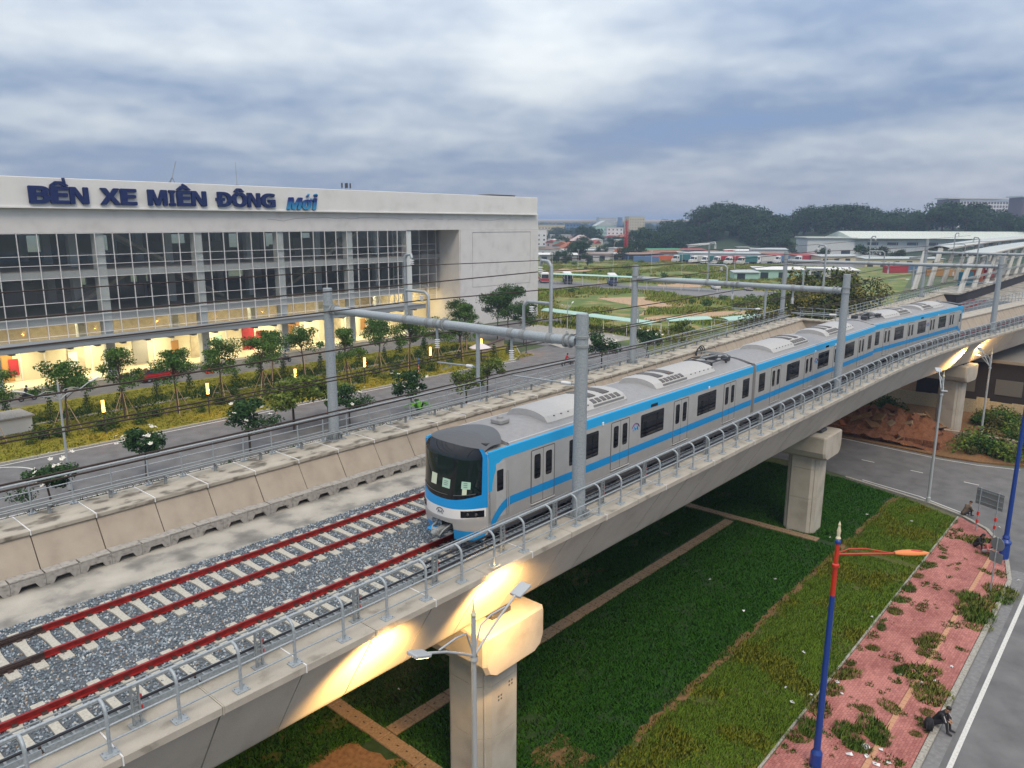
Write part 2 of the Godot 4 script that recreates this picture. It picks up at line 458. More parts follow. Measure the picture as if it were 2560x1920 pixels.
# overcast evening sky: layered cloud sheets of computed noise, lighter breaks, a pinkish low band
func clouds() -> Image:
	var w := 2048
	var h := 1024
	var im := Image.create(w, h, false, Image.FORMAT_RGBF)
	var n1 := FastNoiseLite.new()
	n1.seed = 4; n1.frequency = 0.30; n1.fractal_octaves = 5; n1.fractal_gain = 0.5
	var n2 := FastNoiseLite.new()
	n2.seed = 21; n2.frequency = 0.75; n2.fractal_octaves = 4
	var n3 := FastNoiseLite.new()
	n3.seed = 77; n3.frequency = 1.5; n3.fractal_octaves = 4
	# broad lighter (+) and heavier (-) cloud masses: bearing right of the view, height, spreads, strength
	var mass := [[-1, 15.5, 14, 2.0, 0.30], [-20, 11.2, 13, 1.9, 0.26], [3, 10.2, 3.5, 2.4, 0.34], [11.5, 9.6, 5, 1.2, 0.22], [-7, 12.8, 6, 1.5, -0.16],
		[-27, 14.5, 8, 1.6, -0.10], [-24, 8.6, 12, 1.1, -0.20], [-28, 6.3, 7, 1.2, 0.14], [8, 6.4, 13, 1.4, -0.20], [24, 9.5, 13, 4.0, -0.13], [-12, 7.0, 6, 1.5, 0.06],
		[-4, 5.8, 4, 0.9, 0.13], [30, 5.6, 10, 0.9, 0.20], [16, 4.4, 12, 0.7, 0.10], [-20, 2.6, 18, 2.0, -0.09], [20, 2.0, 12, 1.2, 0.10], [20, 12.8, 10, 1.2, 0.04]]
	var lo := Vector3(0.165, 0.265, 0.455)
	var hi := Vector3(0.80, 0.85, 0.87)
	for y in h:
		var el := (0.5 - (y + 0.5) / h) * PI
		if el < -0.02:
			im.fill_rect(Rect2i(0, y, w, h - y), Color(0.16, 0.17, 0.16))
			break
		for x in w:
			var a := TAU * (x + 0.5) / w
			var c := Vector3(0.16, 0.17, 0.16)
			if true:
				var e := maxf(el, 0.004)
				var d := Vector3(sin(a) * cos(e), sin(e), -cos(a) * cos(e))
				var k := 1.0 / (d.y + 0.10)
				var p := Vector2(d.x, d.z) * k
				var b := 0.40 + 0.25 * n1.get_noise_2d(p.x * 1.7, p.y * 1.7) + 0.12 * n2.get_noise_2d(p.x * 1.9 + 40.0, p.y * 1.9)
				b += 0.10 * n3.get_noise_2d(p.x * 2.2 + 0.3 * n2.get_noise_2d(p.y * 3.0, p.x * 3.0), p.y * 2.2) + 0.05 * absf(n3.get_noise_2d(p.x * 4.0 + 11.0, p.y * 4.0))
				b += 0.05 * smoothstep(0.1, 0.7, e)
				var ed := rad_to_deg(e)
				var az := rad_to_deg(wrapf(a - 0.8518, -PI, PI))
				var wob := 4.0 * n2.get_noise_2d(az * 0.09, ed * 0.25 + 9.0)
				for m in mass:
					var q := pow((az + wob - m[0]) / m[2], 2) + pow((ed + wob * 0.35 - m[1]) / m[3], 2)
					if q < 7.0: b += m[4] * exp(-q * 0.5)
				b = clampf(b, 0.0, 1.0)
				c = lo.lerp(hi, b * b * (3.0 - 2.0 * b) * 0.55 + b * 0.45)
				var grey := (c.x + c.y + c.z) / 3.0
				c = c.lerp(Vector3(grey, grey, grey), 0.75 * smoothstep(0.25, 0.8, e))   # thick cloud overhead is plain grey
				var low := exp(-ed / 2.6)
				var warm := 0.5 + 0.5 * smoothstep(-14.0, 16.0, az) if absf(az) < 60.0 else 0.6
				c *= (1.0 + 2.0 * d.y) / 1.26   # an overcast sky brightens towards the zenith
				c = c.lerp(Vector3(0.45, 0.44, 0.485) * (0.86 + 0.3 * b), low * warm * 0.75)
			im.set_pixel(x, y, Color(c.x, c.y, c.z))
	return im

# --- ground, roads, pavements -----------------------------------------------------------------------------------
func sheet(pts: Array, y: float) -> MB:   # flat polygon of [x, z] at height y
	var b := MB.new()
	var p := PackedVector2Array()
	for q in pts: p.append(Vector2(q[0], q[1]))
	var ix := Geometry2D.triangulate_polygon(p)
	for i in range(0, ix.size(), 3):
		var t := [p[ix[i]], p[ix[i + 1]], p[ix[i + 2]]]
		if (t[1] - t[0]).cross(t[2] - t[0]) > 0: t = [t[0], t[2], t[1]]
		b.tri(Vector3(t[0].x, y, t[0].y), Vector3(t[1].x, y, t[1].y), Vector3(t[2].x, y, t[2].y))
	return b
func slabof(pts: Array, y0: float, y1: float) -> MB:   # raised polygon with sides
	var b := MB.new()
	var p := PackedVector2Array()
	for q in pts: p.append(Vector2(q[0], -q[1]))
	b.prism(p, y0, y1, Transform3D(Basis(Vector3.RIGHT, Vector3(0, 0, -1), Vector3.UP), Vector3.ZERO))
	return b
func kerb_line(root: Node3D, pts: Array, w: float, top: float, step := 1.0) -> void:   # kerbstones laid end to end, each its own part
	var acc := []
	for i in pts.size() - 1:
		var a := Vector2(pts[i][0], pts[i][1])
		var b := Vector2(pts[i + 1][0], pts[i + 1][1])
		var k := maxi(1, int(round(a.distance_to(b) / step)))
		for j in k: acc.append([a.lerp(b, float(j) / k), a.lerp(b, float(j + 1) / k)])
	var cache := {}
	for s in acc:
		var l: float = s[0].distance_to(s[1])
		var key := snappedf(l, 0.02)
		if not cache.has(key):
			var m := MB.new()
			m.cbox(Vector3.ZERO, Vector3(l - 0.012, top + 0.1, w), 0.018)
			cache[key] = m.mesh()
		var mid: Vector2 = (s[0] + s[1]) * 0.5
		var d: Vector2 = s[1] - s[0]
		part(root, "kerbstone", cache[key], "kerb", Transform3D(rot_y(-d.angle()), Vector3(mid.x, (top - 0.1) * 0.5 + R.randf_range(-0.004, 0.004), mid.y)))
func line_mark(x0: float, z0: float, x1: float, z1: float, w: float, y := 0.024) -> MB:
	var b := MB.new()
	var d := Vector3(x1 - x0, 0, z1 - z0).normalized()
	var s := Vector3(-d.z, 0, d.x) * w * 0.5
	var a := Vector3(x0, y, z0)
	var e := Vector3(x1, y, z1)
	b.quad(a + s, e + s, e - s, a - s)
	return b

func grounds() -> void:
	R.seed = 11
	var g := MB.new()
	var rings := [0.0, 60.0, 160.0, 400.0, 900.0, 2000.0, 4200.0, 8000.0]
	for i in rings.size() - 1:
		for k in 48:
			var a0 := TAU * k / 48
			var a1 := TAU * (k + 1) / 48
			var o := Vector3(60, 0, -40)
			g.quad(o + Vector3(cos(a0), 0, sin(a0)) * rings[i], o + Vector3(cos(a1), 0, sin(a1)) * rings[i], o + Vector3(cos(a1), 0, sin(a1)) * rings[i + 1], o + Vector3(cos(a0), 0, sin(a0)) * rings[i + 1])
	struct("ground", g, "far_ground")
	# vacant field behind, red sand worn through
	struct("field", sheet([[84, -46], [110, -36], [165, -30], [400, -80], [330, -260], [262, -215], [104, -140], [104, -72]], 0.01), "field")
	for q in [[[116, -64], [128, -72], [141, -92], [156, -82], [150, -74], [136, -66]], [[112, -62], [121, -60], [139, -54], [147, -47], [137, -45], [120, -52], [112, -56]], [[176, -95], [190, -104], [205, -100], [196, -88]], [[196, -160], [230, -176], [238, -160], [206, -146]], [[240, -104], [262, -108], [262, -96], [246, -90]], [[95, -70], [104, -72], [108, -68], [98, -64]]]:
		struct("bare_earth", sheet(wavy(q, 1.6, 3), 0.02), "sand")
	# boulevard beside the viaduct and the terminal road behind the garden
	struct("road", sheet([[-60, -50.2], [62, -50.2], [66, -54], [82, -56], [82, -37], [-60, -37]], 0.02), "asphalt")
	struct("terminal_road", sheet([[-60, -71.5], [62, -69.5], [74, -66], [74, -52], [82, -50], [100, -60], [104, -78], [84, -78.5], [-60, -77.5]], 0.02), "asphalt")
	struct("terminal_apron", slabof([[-60, -77.5], [84, -78.5], [84, -81], [-60, -80]], 0.0, 0.12), "forecourt")
	struct("forecourt", sheet([[74, -52], [82, -50], [90, -48.5], [93, -60], [92, -72], [82, -69]], 0.028), "forecourt")
	struct("road_edge_line", line_mark(-40, -49.95, 61, -49.95, 0.16), "marking")
	struct("road_edge_line", line_mark(-40, -37.6, 75, -37.6, 0.14), "marking")
	for k in 9: struct("lane_dash", line_mark(-30 + k * 9.0, -70.5 + k * 0.15, -27 + k * 9.0, -70.45 + k * 0.15, 0.12), "marking")
	var arc := MB.new()
	for k in 8:
		var t0 := -1.5 + 1.5 * k / 8.0
		var t1 := -1.5 + 1.5 * (k + 1) / 8.0
		for rr in [[3.4, 3.25]]:
			var o := Vector3(-2.3, 0.026, -46.6)
			arc.quad(o + Vector3(cos(t0) * 3.25, 0, sin(t0) * 3.25), o + Vector3(cos(t1) * 3.25, 0, sin(t1) * 3.25), o + Vector3(cos(t1) * 3.42, 0, sin(t1) * 3.42), o + Vector3(cos(t0) * 3.42, 0, sin(t0) * 3.42))
	struct("lane_mark", arc, "marking")
	# garden strip between the two carriageways
	var gd := thing("garden_bed", "long planted bed with yellowed turf between the two roads", "garden bed")
	part(gd, "turf", slabof([[-50, -50.4], [61, -50.4], [64.6, -52.4], [70, -58], [71, -65], [61, -69.2], [-50, -70.8]], 0.0, 0.14), "garden_soil")
	kerb_line(gd, [[-20, -50.3], [61, -50.3], [64.8, -52.3], [70.2, -58]], 0.18, 0.17, 1.6)
	var dr := MB.new()
	dr.box(Vector3(20, 0.15, -61.2), Vector3(100, 0.06, 0.5))
	part(gd, "drain_strip", dr, "trough")
	struct("verge", slabof([[-60, -37], [76, -37], [84, -44], [104, -42], [104, -20], [-60, -22]], 0.0, 0.12), "verge_soil")
	struct("under_strip", sheet([[-60, -22], [104, -20], [104, -2], [40, -4], [-60, -4]], 0.012), "verge_soil")
	# lawns below the viaduct
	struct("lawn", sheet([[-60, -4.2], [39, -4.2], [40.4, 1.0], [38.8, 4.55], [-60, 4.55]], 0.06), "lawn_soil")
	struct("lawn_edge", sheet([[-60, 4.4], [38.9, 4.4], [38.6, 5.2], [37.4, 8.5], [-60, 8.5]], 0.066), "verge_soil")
	struct("dirt_patch", sheet(wavy([[-6, -3.4], [-1.9, -3.2], [-1.7, -1.2], [-0.6, 0.3], [-1.4, 2.6], [-4.2, 1.4], [-6.5, -1.0]], 0.35, 5), 0.078), "orange_dirt")
	struct("dirt_patch", sheet(wavy([[1.4, 2.2], [3.2, 2.1], [3.4, 4.0], [1.2, 4.2]], 0.3, 4), 0.078), "orange_dirt")
	struct("worn_strip", sheet(ragged(5.0, 38.9, 4.45, 0.28), 0.076), "orange_dirt")
	# crossing road past the second pier and the road at the right edge of the picture
	struct("cross_road", sheet([[41.8, -60], [42.2, -3], [40.3, 3.5], [39.3, 6.8], [38.1, 8.8], [36.5, 10.4], [33.6, 11.85], [29.2, 12.7], [-40, 12.7], [-40, 60], [90, 60], [70, 20], [54.4, 13.5], [52.2, 9.5], [51.3, 5.0], [52.2, -2.5], [53.5, -60]], 0.03), "asphalt")
	struct("edge_line", line_mark(-30, 13.55, 28.5, 13.55, 0.17, 0.036), "marking")
	var el := [[40.9, 1.5], [39.9, 5.6], [38.2, 8.9]]
	for i in 2: struct("edge_line", line_mark(el[i][0] + 0.35, el[i][1], el[i + 1][0] + 0.35, el[i + 1][1], 0.13, 0.036), "marking")
	for q in [[-3.9, -2.7], [-0.1, 0.9], [3.6, 4.5], [7.3, 8.3], [11.4, 12.4]]: struct("lane_dash", line_mark(46.35 - q[0] * 0.075, q[0], 46.35 - q[1] * 0.075, q[1], 0.13, 0.036), "marking")
	el = [[52.0, -3.5], [51.5, 1.0], [51.1, 4.6], [51.3, 7.2], [52.2, 10.0]]
	for i in 4: struct("edge_line", line_mark(el[i][0] - 0.3, el[i][1], el[i + 1][0] - 0.3, el[i + 1][1], 0.12, 0.036), "marking")
	struct("gutter", sheet([[-40, 12.78], [26, 12.82], [31, 12.5], [31, 13.25], [-40, 13.3]], 0.034), "gutter")
	# far verge with rubble and weeds
	struct("far_verge", slabof([[52.5, -22], [51.9, -2], [51.5, 4.8], [51.8, 7.4], [54.6, 13.2], [64, 17], [90, 30], [90, -22]], 0.0, 0.14), "orange_dirt")
	# brick pavement
	var pv := thing("brick_pavement", "red brick pavement ending in a point beside the lawn", "pavement")
	var outline := [[-20, 8.62], [37.6, 8.62], [36.2, 10.3], [33.4, 11.7], [29.0, 12.55], [-20, 12.55]]
	part(pv, "bedding", slabof(outline, 0.0, 0.10), "joint_sand")
	kerb_line(pv, [[-8, 12.68], [26.5, 12.68], [29.2, 12.66], [33.6, 11.8], [36.5, 10.35], [38.0, 8.7], [39.1, 6.6], [40.1, 3.2], [40.9, 0.4]], 0.22, 0.15, 1.0)
	var ed := thing("lawn_kerb", "low concrete edging between the lawn and the red pavement", "kerb")
	kerb_line(ed, [[-6, 8.55], [37.6, 8.55]], 0.1, 0.13, 1.5)
	var poly := PackedVector2Array()
	for q in outline: poly.append(Vector2(q[0], q[1]))
	var bk := MB.new()
	bk.cbox(Vector3.ZERO, Vector3(0.208, 0.06, 0.098), 0.006)
	var list := []
	var cols := PackedColorArray()
	var row := 0
	var nz := FastNoiseLite.new()
	nz.seed = 5; nz.frequency = 0.35
	for iz in 38:
		var z := 8.68 + iz * 0.103
		for ix in 186:
			var x := 0.5 + ix * 0.214 + (0.107 if iz % 2 else 0.0)
			if Geometry2D.is_point_in_polygon(Vector2(x, z), poly) and (z > 11.44 or z < 11.23):
				list.append(Transform3D(rot_y(R.randf_range(-0.015, 0.015)), Vector3(x, 0.085 + R.randf_range(-0.003, 0.003), z)))
				var t := 0.5 + 0.9 * nz.get_noise_2d(x, z) + R.randf_range(-0.3, 0.3)
				cols.append(Color(0.29, 0.10, 0.088).lerp(Color(0.47, 0.195, 0.17), clampf(t, 0, 1)))
	scatter(pv, "bricks", bk, "paver", list, cols)
	var tb := MB.new()
	tb.cbox(Vector3.ZERO, Vector3(0.29, 0.06, 0.2), 0.008)
	var tm := tb.mesh()
	for k in 100:
		part(pv, "tactile_tile", tm, "tactile", Transform3D(Basis(), Vector3(2.0 + k * 0.3, 0.087, 11.335)))
	# drain covers crossing the lawns
	var cv := thing("drain_cover_row", "row of concrete drain covers meeting in a cross on the dark lawn", "drain cover")
	var cb := MB.new()
	cb.cbox(Vector3.ZERO, Vector3(0.96, 0.1, 0.62), 0.02)
	var cm := cb.mesh()
	var hb := MB.new()
	hb.cbox(Vector3(0, 0.052, 0), Vector3(0.09, 0.01, 0.05), 0.003)
	var hm := hb.mesh()
	var spots := []
	for k in 28: spots.append([-0.2 + k * 0.99, -2.65 + k * 0.012, 0.0])
	for k in 16: spots.append([-1.05, -8.0 + k * 0.99, PI / 2])
	for k in 9: spots.append([27.75, -5.3 + k * 0.98, PI / 2])
	for q in spots:
		var c := part(cv, "cover", cm, "culvert", Transform3D(rot_y(q[2] + R.randf_range(-0.02, 0.02)), Vector3(q[0], 0.085 + R.randf_range(-0.01, 0.01), q[1])))
		for sx in [-0.25, 0.25]: part(c, "lifting_slot", hm, "black", Transform3D(Basis(), Vector3(sx, 0, 0)))

func wavy(pts: Array, amp: float, per: int) -> Array:   # uneven outline
	var out := []
	for i in pts.size():
		var a := Vector2(pts[i][0], pts[i][1])
		var b := Vector2(pts[(i + 1) % pts.size()][0], pts[(i + 1) % pts.size()][1])
		var nrm := (b - a).orthogonal().normalized()
		for k in per:
			var p := a.lerp(b, float(k) / per) + nrm * R.randf_range(-amp, amp)
			out.append([p.x, p.y])
	return out

func ragged(x0: float, x1: float, z: float, w: float) -> Array:   # narrow strip with frayed sides
	var a := []
	var b := []
	var x := x0
	while x < x1:
		a.append([x, z - R.randf_range(0.3, 1.0) * w]); b.append([x, z + R.randf_range(0.3, 1.0) * w])
		x += R.randf_range(0.2, 0.6)
	b.reverse()
	return a + b

# --- elevated line ----------------------------------------------------------------------------------------------
func path(s: float) -> Array:   # centre of the near track: [position, heading]; straight, then a curve to the right, then straight
	if s <= 36.0: return [Vector3(s, DK, 0), 0.0]
	var rad := 170.0
	var t := minf(s - 36.0, 20.4)
	var h := t / rad
	var p := Vector3(36.0 + rad * sin(h), DK, rad * (1.0 - cos(h)))
	if s > 56.4: p += Vector3(cos(h), 0, sin(h)) * (s - 56.4)
	return [p, h]
func pp(s: float, w: float, y: float) -> Vector3:
	var q := path(s)
	return q[0] + Vector3(-sin(q[1]), 0, cos(q[1])) * w + Vector3.UP * y
func pt(s: float) -> Transform3D:
	var q := path(s)
	return Transform3D(rot_y(-q[1]), q[0])
func far_z(x: float) -> float:
	return -9.25 - pow(clampf((x - 5.0) / 56.0, 0, 1), 1.5) * 2.05
func sweep_b(b: MB, s0: float, s1: float, step: float, prof: Array) -> void:   # profile of [w, y] swept along the near track
	var k := maxi(1, int(ceil((s1 - s0) / step)))
	for i in k:
		var a := lerpf(s0, s1, float(i) / k)
		var e := lerpf(s0, s1, float(i + 1) / k)
		for j in prof.size():
			var p: Array = prof[j]
			var q: Array = prof[(j + 1) % prof.size()]
			b.quad(pp(a, p[0], p[1]), pp(e, p[0], p[1]), pp(e, q[0], q[1]), pp(a, q[0], q[1]))
func rail_b(b: MB, pts: Array, r: float, sides := 6) -> void:
	b.tube(pts, r, sides)
func along(s0: float, s1: float, w: float, y: float, step := 4.0) -> Array:
	var out := []
	var s := s0
	while s < s1:
		out.append(pp(s, w, y))
		s += step if s > 32 else 8.0
	out.append(pp(s1, w, y))
	return out

func viaduct() -> void:
	R.seed = 21
	var vd := thing("viaduct", "long concrete railway viaduct carrying the tracks over the lawn", "viaduct")
	# near edge beam: precast pieces two metres long, each with its coping slab
	var gp := PackedVector2Array([Vector2(-3.62, 0.79), Vector2(-2.46, 0.79), Vector2(-2.2, -0.56), Vector2(0.6, -0.74), Vector2(0.6, -1.5), Vector2(-2.2, -1.5), Vector2(-2.32, -1.36)])
	var turn := Transform3D(Basis(Vector3(0, 0, -1), Vector3.UP, Vector3.RIGHT), Vector3.ZERO)   # outline x becomes -z
	var gm := MB.new()
	gm.prism(gp, -0.973, 0.973, turn)
	var gmesh := gm.mesh()
	var cm := MB.new()
	cm.cbox(Vector3(0, 0.9, 3.145), Vector3(1.962, 0.2, 1.19), 0.02)
	var cmesh := cm.mesh()
	var jm := MB.new()
	jm.box(Vector3(0, 0.902, 3.145), Vector3(0.03, 0.204, 1.196))
	var jmesh := jm.mesh()
	for i in 73:
		var s := -23.95 + i * 1.982 + 0.99
		var t := pt(s)
		var j := Transform3D(rot_y(R.randf_range(-0.001, 0.001)), Vector3(0, R.randf_range(-0.006, 0.006), R.randf_range(-0.006, 0.006)))
		part(vd, "girder_segment", gmesh, "concrete", t * j)
		part(vd, "coping_slab", cmesh, "coping", t * j)
		part(vd, "joint_seal", jmesh, "white_paint" if i % 2 else "coping", pt(s + 0.991))
	# deck slab
	var dk := MB.new()
	var xs := []
	for k in 32: xs.append(-24.0 + k * 2.75)
	xs.append(61.6)
	for i in xs.size() - 1:
		var a: float = xs[i]
		var e: float = xs[i + 1]
		for lv in [[-0.55, true], [-1.5, false]]:
			var n0 := pp(a, 2.2 if lv[1] else -0.6, lv[0])
			var n1 := pp(e, 2.2 if lv[1] else -0.6, lv[0])
			var f0 := Vector3(n0.x, DK + lv[0], far_z(n0.x) + (0.6 if lv[1] else -0.4))
			var f1 := Vector3(n1.x, DK + lv[0], far_z(n1.x) + (0.6 if lv[1] else -0.4))
			if lv[1]: dk.quad(n0, n1, f1, f0)
			else: dk.quad(n1, n0, f0, f1)
	part(vd, "deck_slab", dk, "slab")
	# deck beyond the widening: main line to the station and the separate trough of the curved track
	var d2 := MB.new()
	for lv in [[-0.55, true], [-1.5, false]]:
		var s := 61.6
		while s < 118.0:
			var n0 := pp(s, 2.2, lv[0])
			var n1 := pp(s + 2.8, 2.2, lv[0])
			var f0 := Vector3(n0.x, DK + lv[0], -7.4)
			var f1 := Vector3(n1.x, DK + lv[0], -7.4)
			if lv[1]: d2.quad(n0, n1, f1, f0)
			else: d2.quad(n1, n0, f0, f1)
			s += 2.8
	part(vd, "deck_slab", d2, "slab")
	# far parapet wall of leaning panels with a weathered coping
	var fp := PackedVector2Array([Vector2(0.1, 0.86), Vector2(1.4, 0.86), Vector2(1.0, -1.5), Vector2(-0.55, -1.5), Vector2(-0.55, -0.2)])
	var fm := MB.new()
	fm.prism(fp, -0.972, 0.972, turn)
	var fmesh := fm.mesh()
	var fc := MB.new()
	fc.cbox(Vector3(0, 0.93, -0.87), Vector3(1.965, 0.16, 1.74), 0.025)
	var fcm := fc.mesh()
	var fj := MB.new()
	fj.box(Vector3(0.99, 0.932, -0.87), Vector3(0.035, 0.168, 1.745))
	var fjm := fj.mesh()
	var lm := MB.new()   # cable trough block with a drainage arch
	var arch := PackedVector2Array([Vector2(-0.49, 0), Vector2(-0.3, 0), Vector2(-0.19, 0.19), Vector2(0.19, 0.19), Vector2(0.3, 0), Vector2(0.49, 0), Vector2(0.49, 0.37), Vector2(-0.49, 0.37)])
	lm.prism(arch, 0.83, 0.95)
	var lmesh := lm.mesh()
	var ll := MB.new()
	ll.cbox(Vector3(0, 0.405, 0.74), Vector3(0.485, 0.06, 0.4), 0.012)
	var llm := ll.mesh()
	for i in 43:
		var x := -23.5 + i * 1.98 + 0.99
		if x > 61.0: break
		var z := far_z(x)
		var t := Transform3D(rot_y(-atan2(far_z(x + 0.9) - far_z(x - 0.9), 1.8)), Vector3(x, DK, z))
		part(vd, "parapet_panel", fmesh, "wall", t * Transform3D(Basis(), Vector3(0, 0, R.randf_range(-0.008, 0.008))))
		part(vd, "coping_slab", fcm, "old_coping", t * Transform3D(rot_y(R.randf_range(-0.003, 0.003)), Vector3(0, R.randf_range(-0.008, 0.008), 0)))
		part(vd, "joint_seal", fjm, "white_paint", t)
		for k in 2:
			var tb := t * Transform3D(Basis(), Vector3(-0.495 + k * 0.99, -0.55, 0))
			part(vd, "trough_block", lmesh, "trough", tb)
			for u in 2: part(vd, "trough_lid", llm, "trough", tb * Transform3D(rot_y(R.randf_range(-0.03, 0.03)), Vector3(-0.245 + u * 0.49, R.randf_range(-0.012, 0.012), R.randf_range(-0.015, 0.015))))
	var tw := MB.new()
	tw.cbox(Vector3(61.9, DK - 0.3, -9.9), Vector3(0.5, 2.35, 4.6), 0.03)
	part(vd, "end_wall", tw, "wall")
	var tc := MB.new()
	tc.cbox(Vector3(61.9, DK + 0.95, -9.9), Vector3(1.0, 0.16, 5.4), 0.03)
	part(vd, "end_wall_coping", tc, "old_coping")
	for i in 30:
		var x := 63.0 + i * 1.98
		if x > 118: break
		var t := Transform3D(Basis(), Vector3(x, DK, -7.4))
		part(vd, "parapet_panel", fmesh, "wall", t)
		part(vd, "coping_slab", fcm, "old_coping", t)
	for i in 22:   # inner wall of the curved trough
		var s := 72.0 + i * 1.98
		var t := pt(s) * Transform3D(Basis(), Vector3(0, 0, -2.55))
		part(vd, "parapet_panel", fmesh, "wall", t)
		part(vd, "coping_slab", fcm, "coping", t)
	# piers
	for q in [[0.0, 1.5, 0.0], [29.2, 1.5, 0.0], [60.6, 3.05, 0.12]]: pier(q[0], q[1], q[2])
	tracks()
	railings()
	var coil := thing("cable_coil", "loose loops of black cable hanging over the far parapet beside the second car", "cable", Vector3(36.5, DK + 0.9, far_z(36.5)))
	for k in 3:
		var cb := MB.new()
		var l := []
		for i in 13: l.append(Vector3(cos(PI * i / 12.0) * (0.45 + k * 0.12), sin(PI * i / 12.0) * (0.5 + k * 0.1) - 0.2, 0.12 + k * 0.09))
		cb.tube(l, 0.045, 6)
		part(coil, "loop", cb, "cable")

func pier(x: float, z: float, h: float) -> void:
	var names := {0.0: "nearest concrete pier with a broad hammer head lit by floodlights", 29.2: "middle concrete pier standing on the lawn by the crossing road", 60.6: "farthest concrete pier beside the heap of red rubble"}
	var p := thing("viaduct_pier", names[x], "pier", Vector3(x, 0, z), -h, "piers of the viaduct")
	var cap := PackedVector2Array()   # end outline of the head in x,y
	for q in [[-1.42, 6.42], [1.42, 6.42], [1.45, 6.35], [1.45, 5.45], [1.3, 5.12], [1.0, 4.95], [-1.0, 4.95], [-1.3, 5.12], [-1.45, 5.45], [-1.45, 6.35]]: cap.append(Vector2(q[0], q[1]))
	var cb := MB.new()
	cb.prism(cap, -11.0, 1.35)
	for k in cap.size():   # rounded near end
		var a := cap[k]
		var b := cap[(k + 1) % cap.size()]
		var o := Vector2(0, 5.7)
		var a2 := o + (a - o) * 0.93
		var b2 := o + (b - o) * 0.93
		cb.quad(Vector3(b.x, b.y, 1.352), Vector3(a.x, a.y, 1.352), Vector3(a2.x, a2.y, 1.47), Vector3(b2.x, b2.y, 1.47))
		cb.tri(Vector3(b2.x, b2.y, 1.47), Vector3(a2.x, a2.y, 1.47), Vector3(0, 5.7, 1.49))
	part(p, "pier_head", cb, "pier")
	for zz in [0.0, -9.0]:
		var col := PackedVector2Array()
		var w := 0.95
		var ch := 0.36
		for q in [[-w, -w + ch], [-w + ch, -w], [w - ch, -w], [w, -w + ch], [w, w - ch], [w - ch, w], [-w + ch, w], [-w, w - ch]]: col.append(Vector2(q[0], q[1]))
		var y := 0.0
		for hh in [2.3, 1.9, 0.75]:   # casting lifts with a fine recess between
			var lb := MB.new()
			lb.prism(col, y, y + hh - 0.02, Transform3D(Basis(Vector3.RIGHT, Vector3(0, 0, -1), Vector3.UP), Vector3(0, 0, zz)))
			part(p, "column_lift", lb, "pier")
			y += hh
		var core := MB.new()
		core.box(Vector3(0, 2.4, zz), Vector3(1.6, 4.8, 1.6))
		part(p, "core", core, "pier")
	for zz in [0.55, -3.0, -6.0]:
		var bb := MB.new()
		bb.cbox(Vector3(0, 6.51, zz), Vector3(0.9, 0.17, 0.6), 0.02)
		part(p, "bearing", bb, "dark_steel")
	if x < 1.0:
		var st := MB.new()   # stencilled marks of the formwork
		for q in [[-0.45, 3.55], [0.42, 3.85]]:
			for a in 2:
				for b in 2: st.box(Vector3(q[0] * 0.6 + a * 0.13, q[1] + b * 0.13, 0.952), Vector3(0.07, 0.07, 0.004))
		part(p, "formwork_marks", st, "grille")

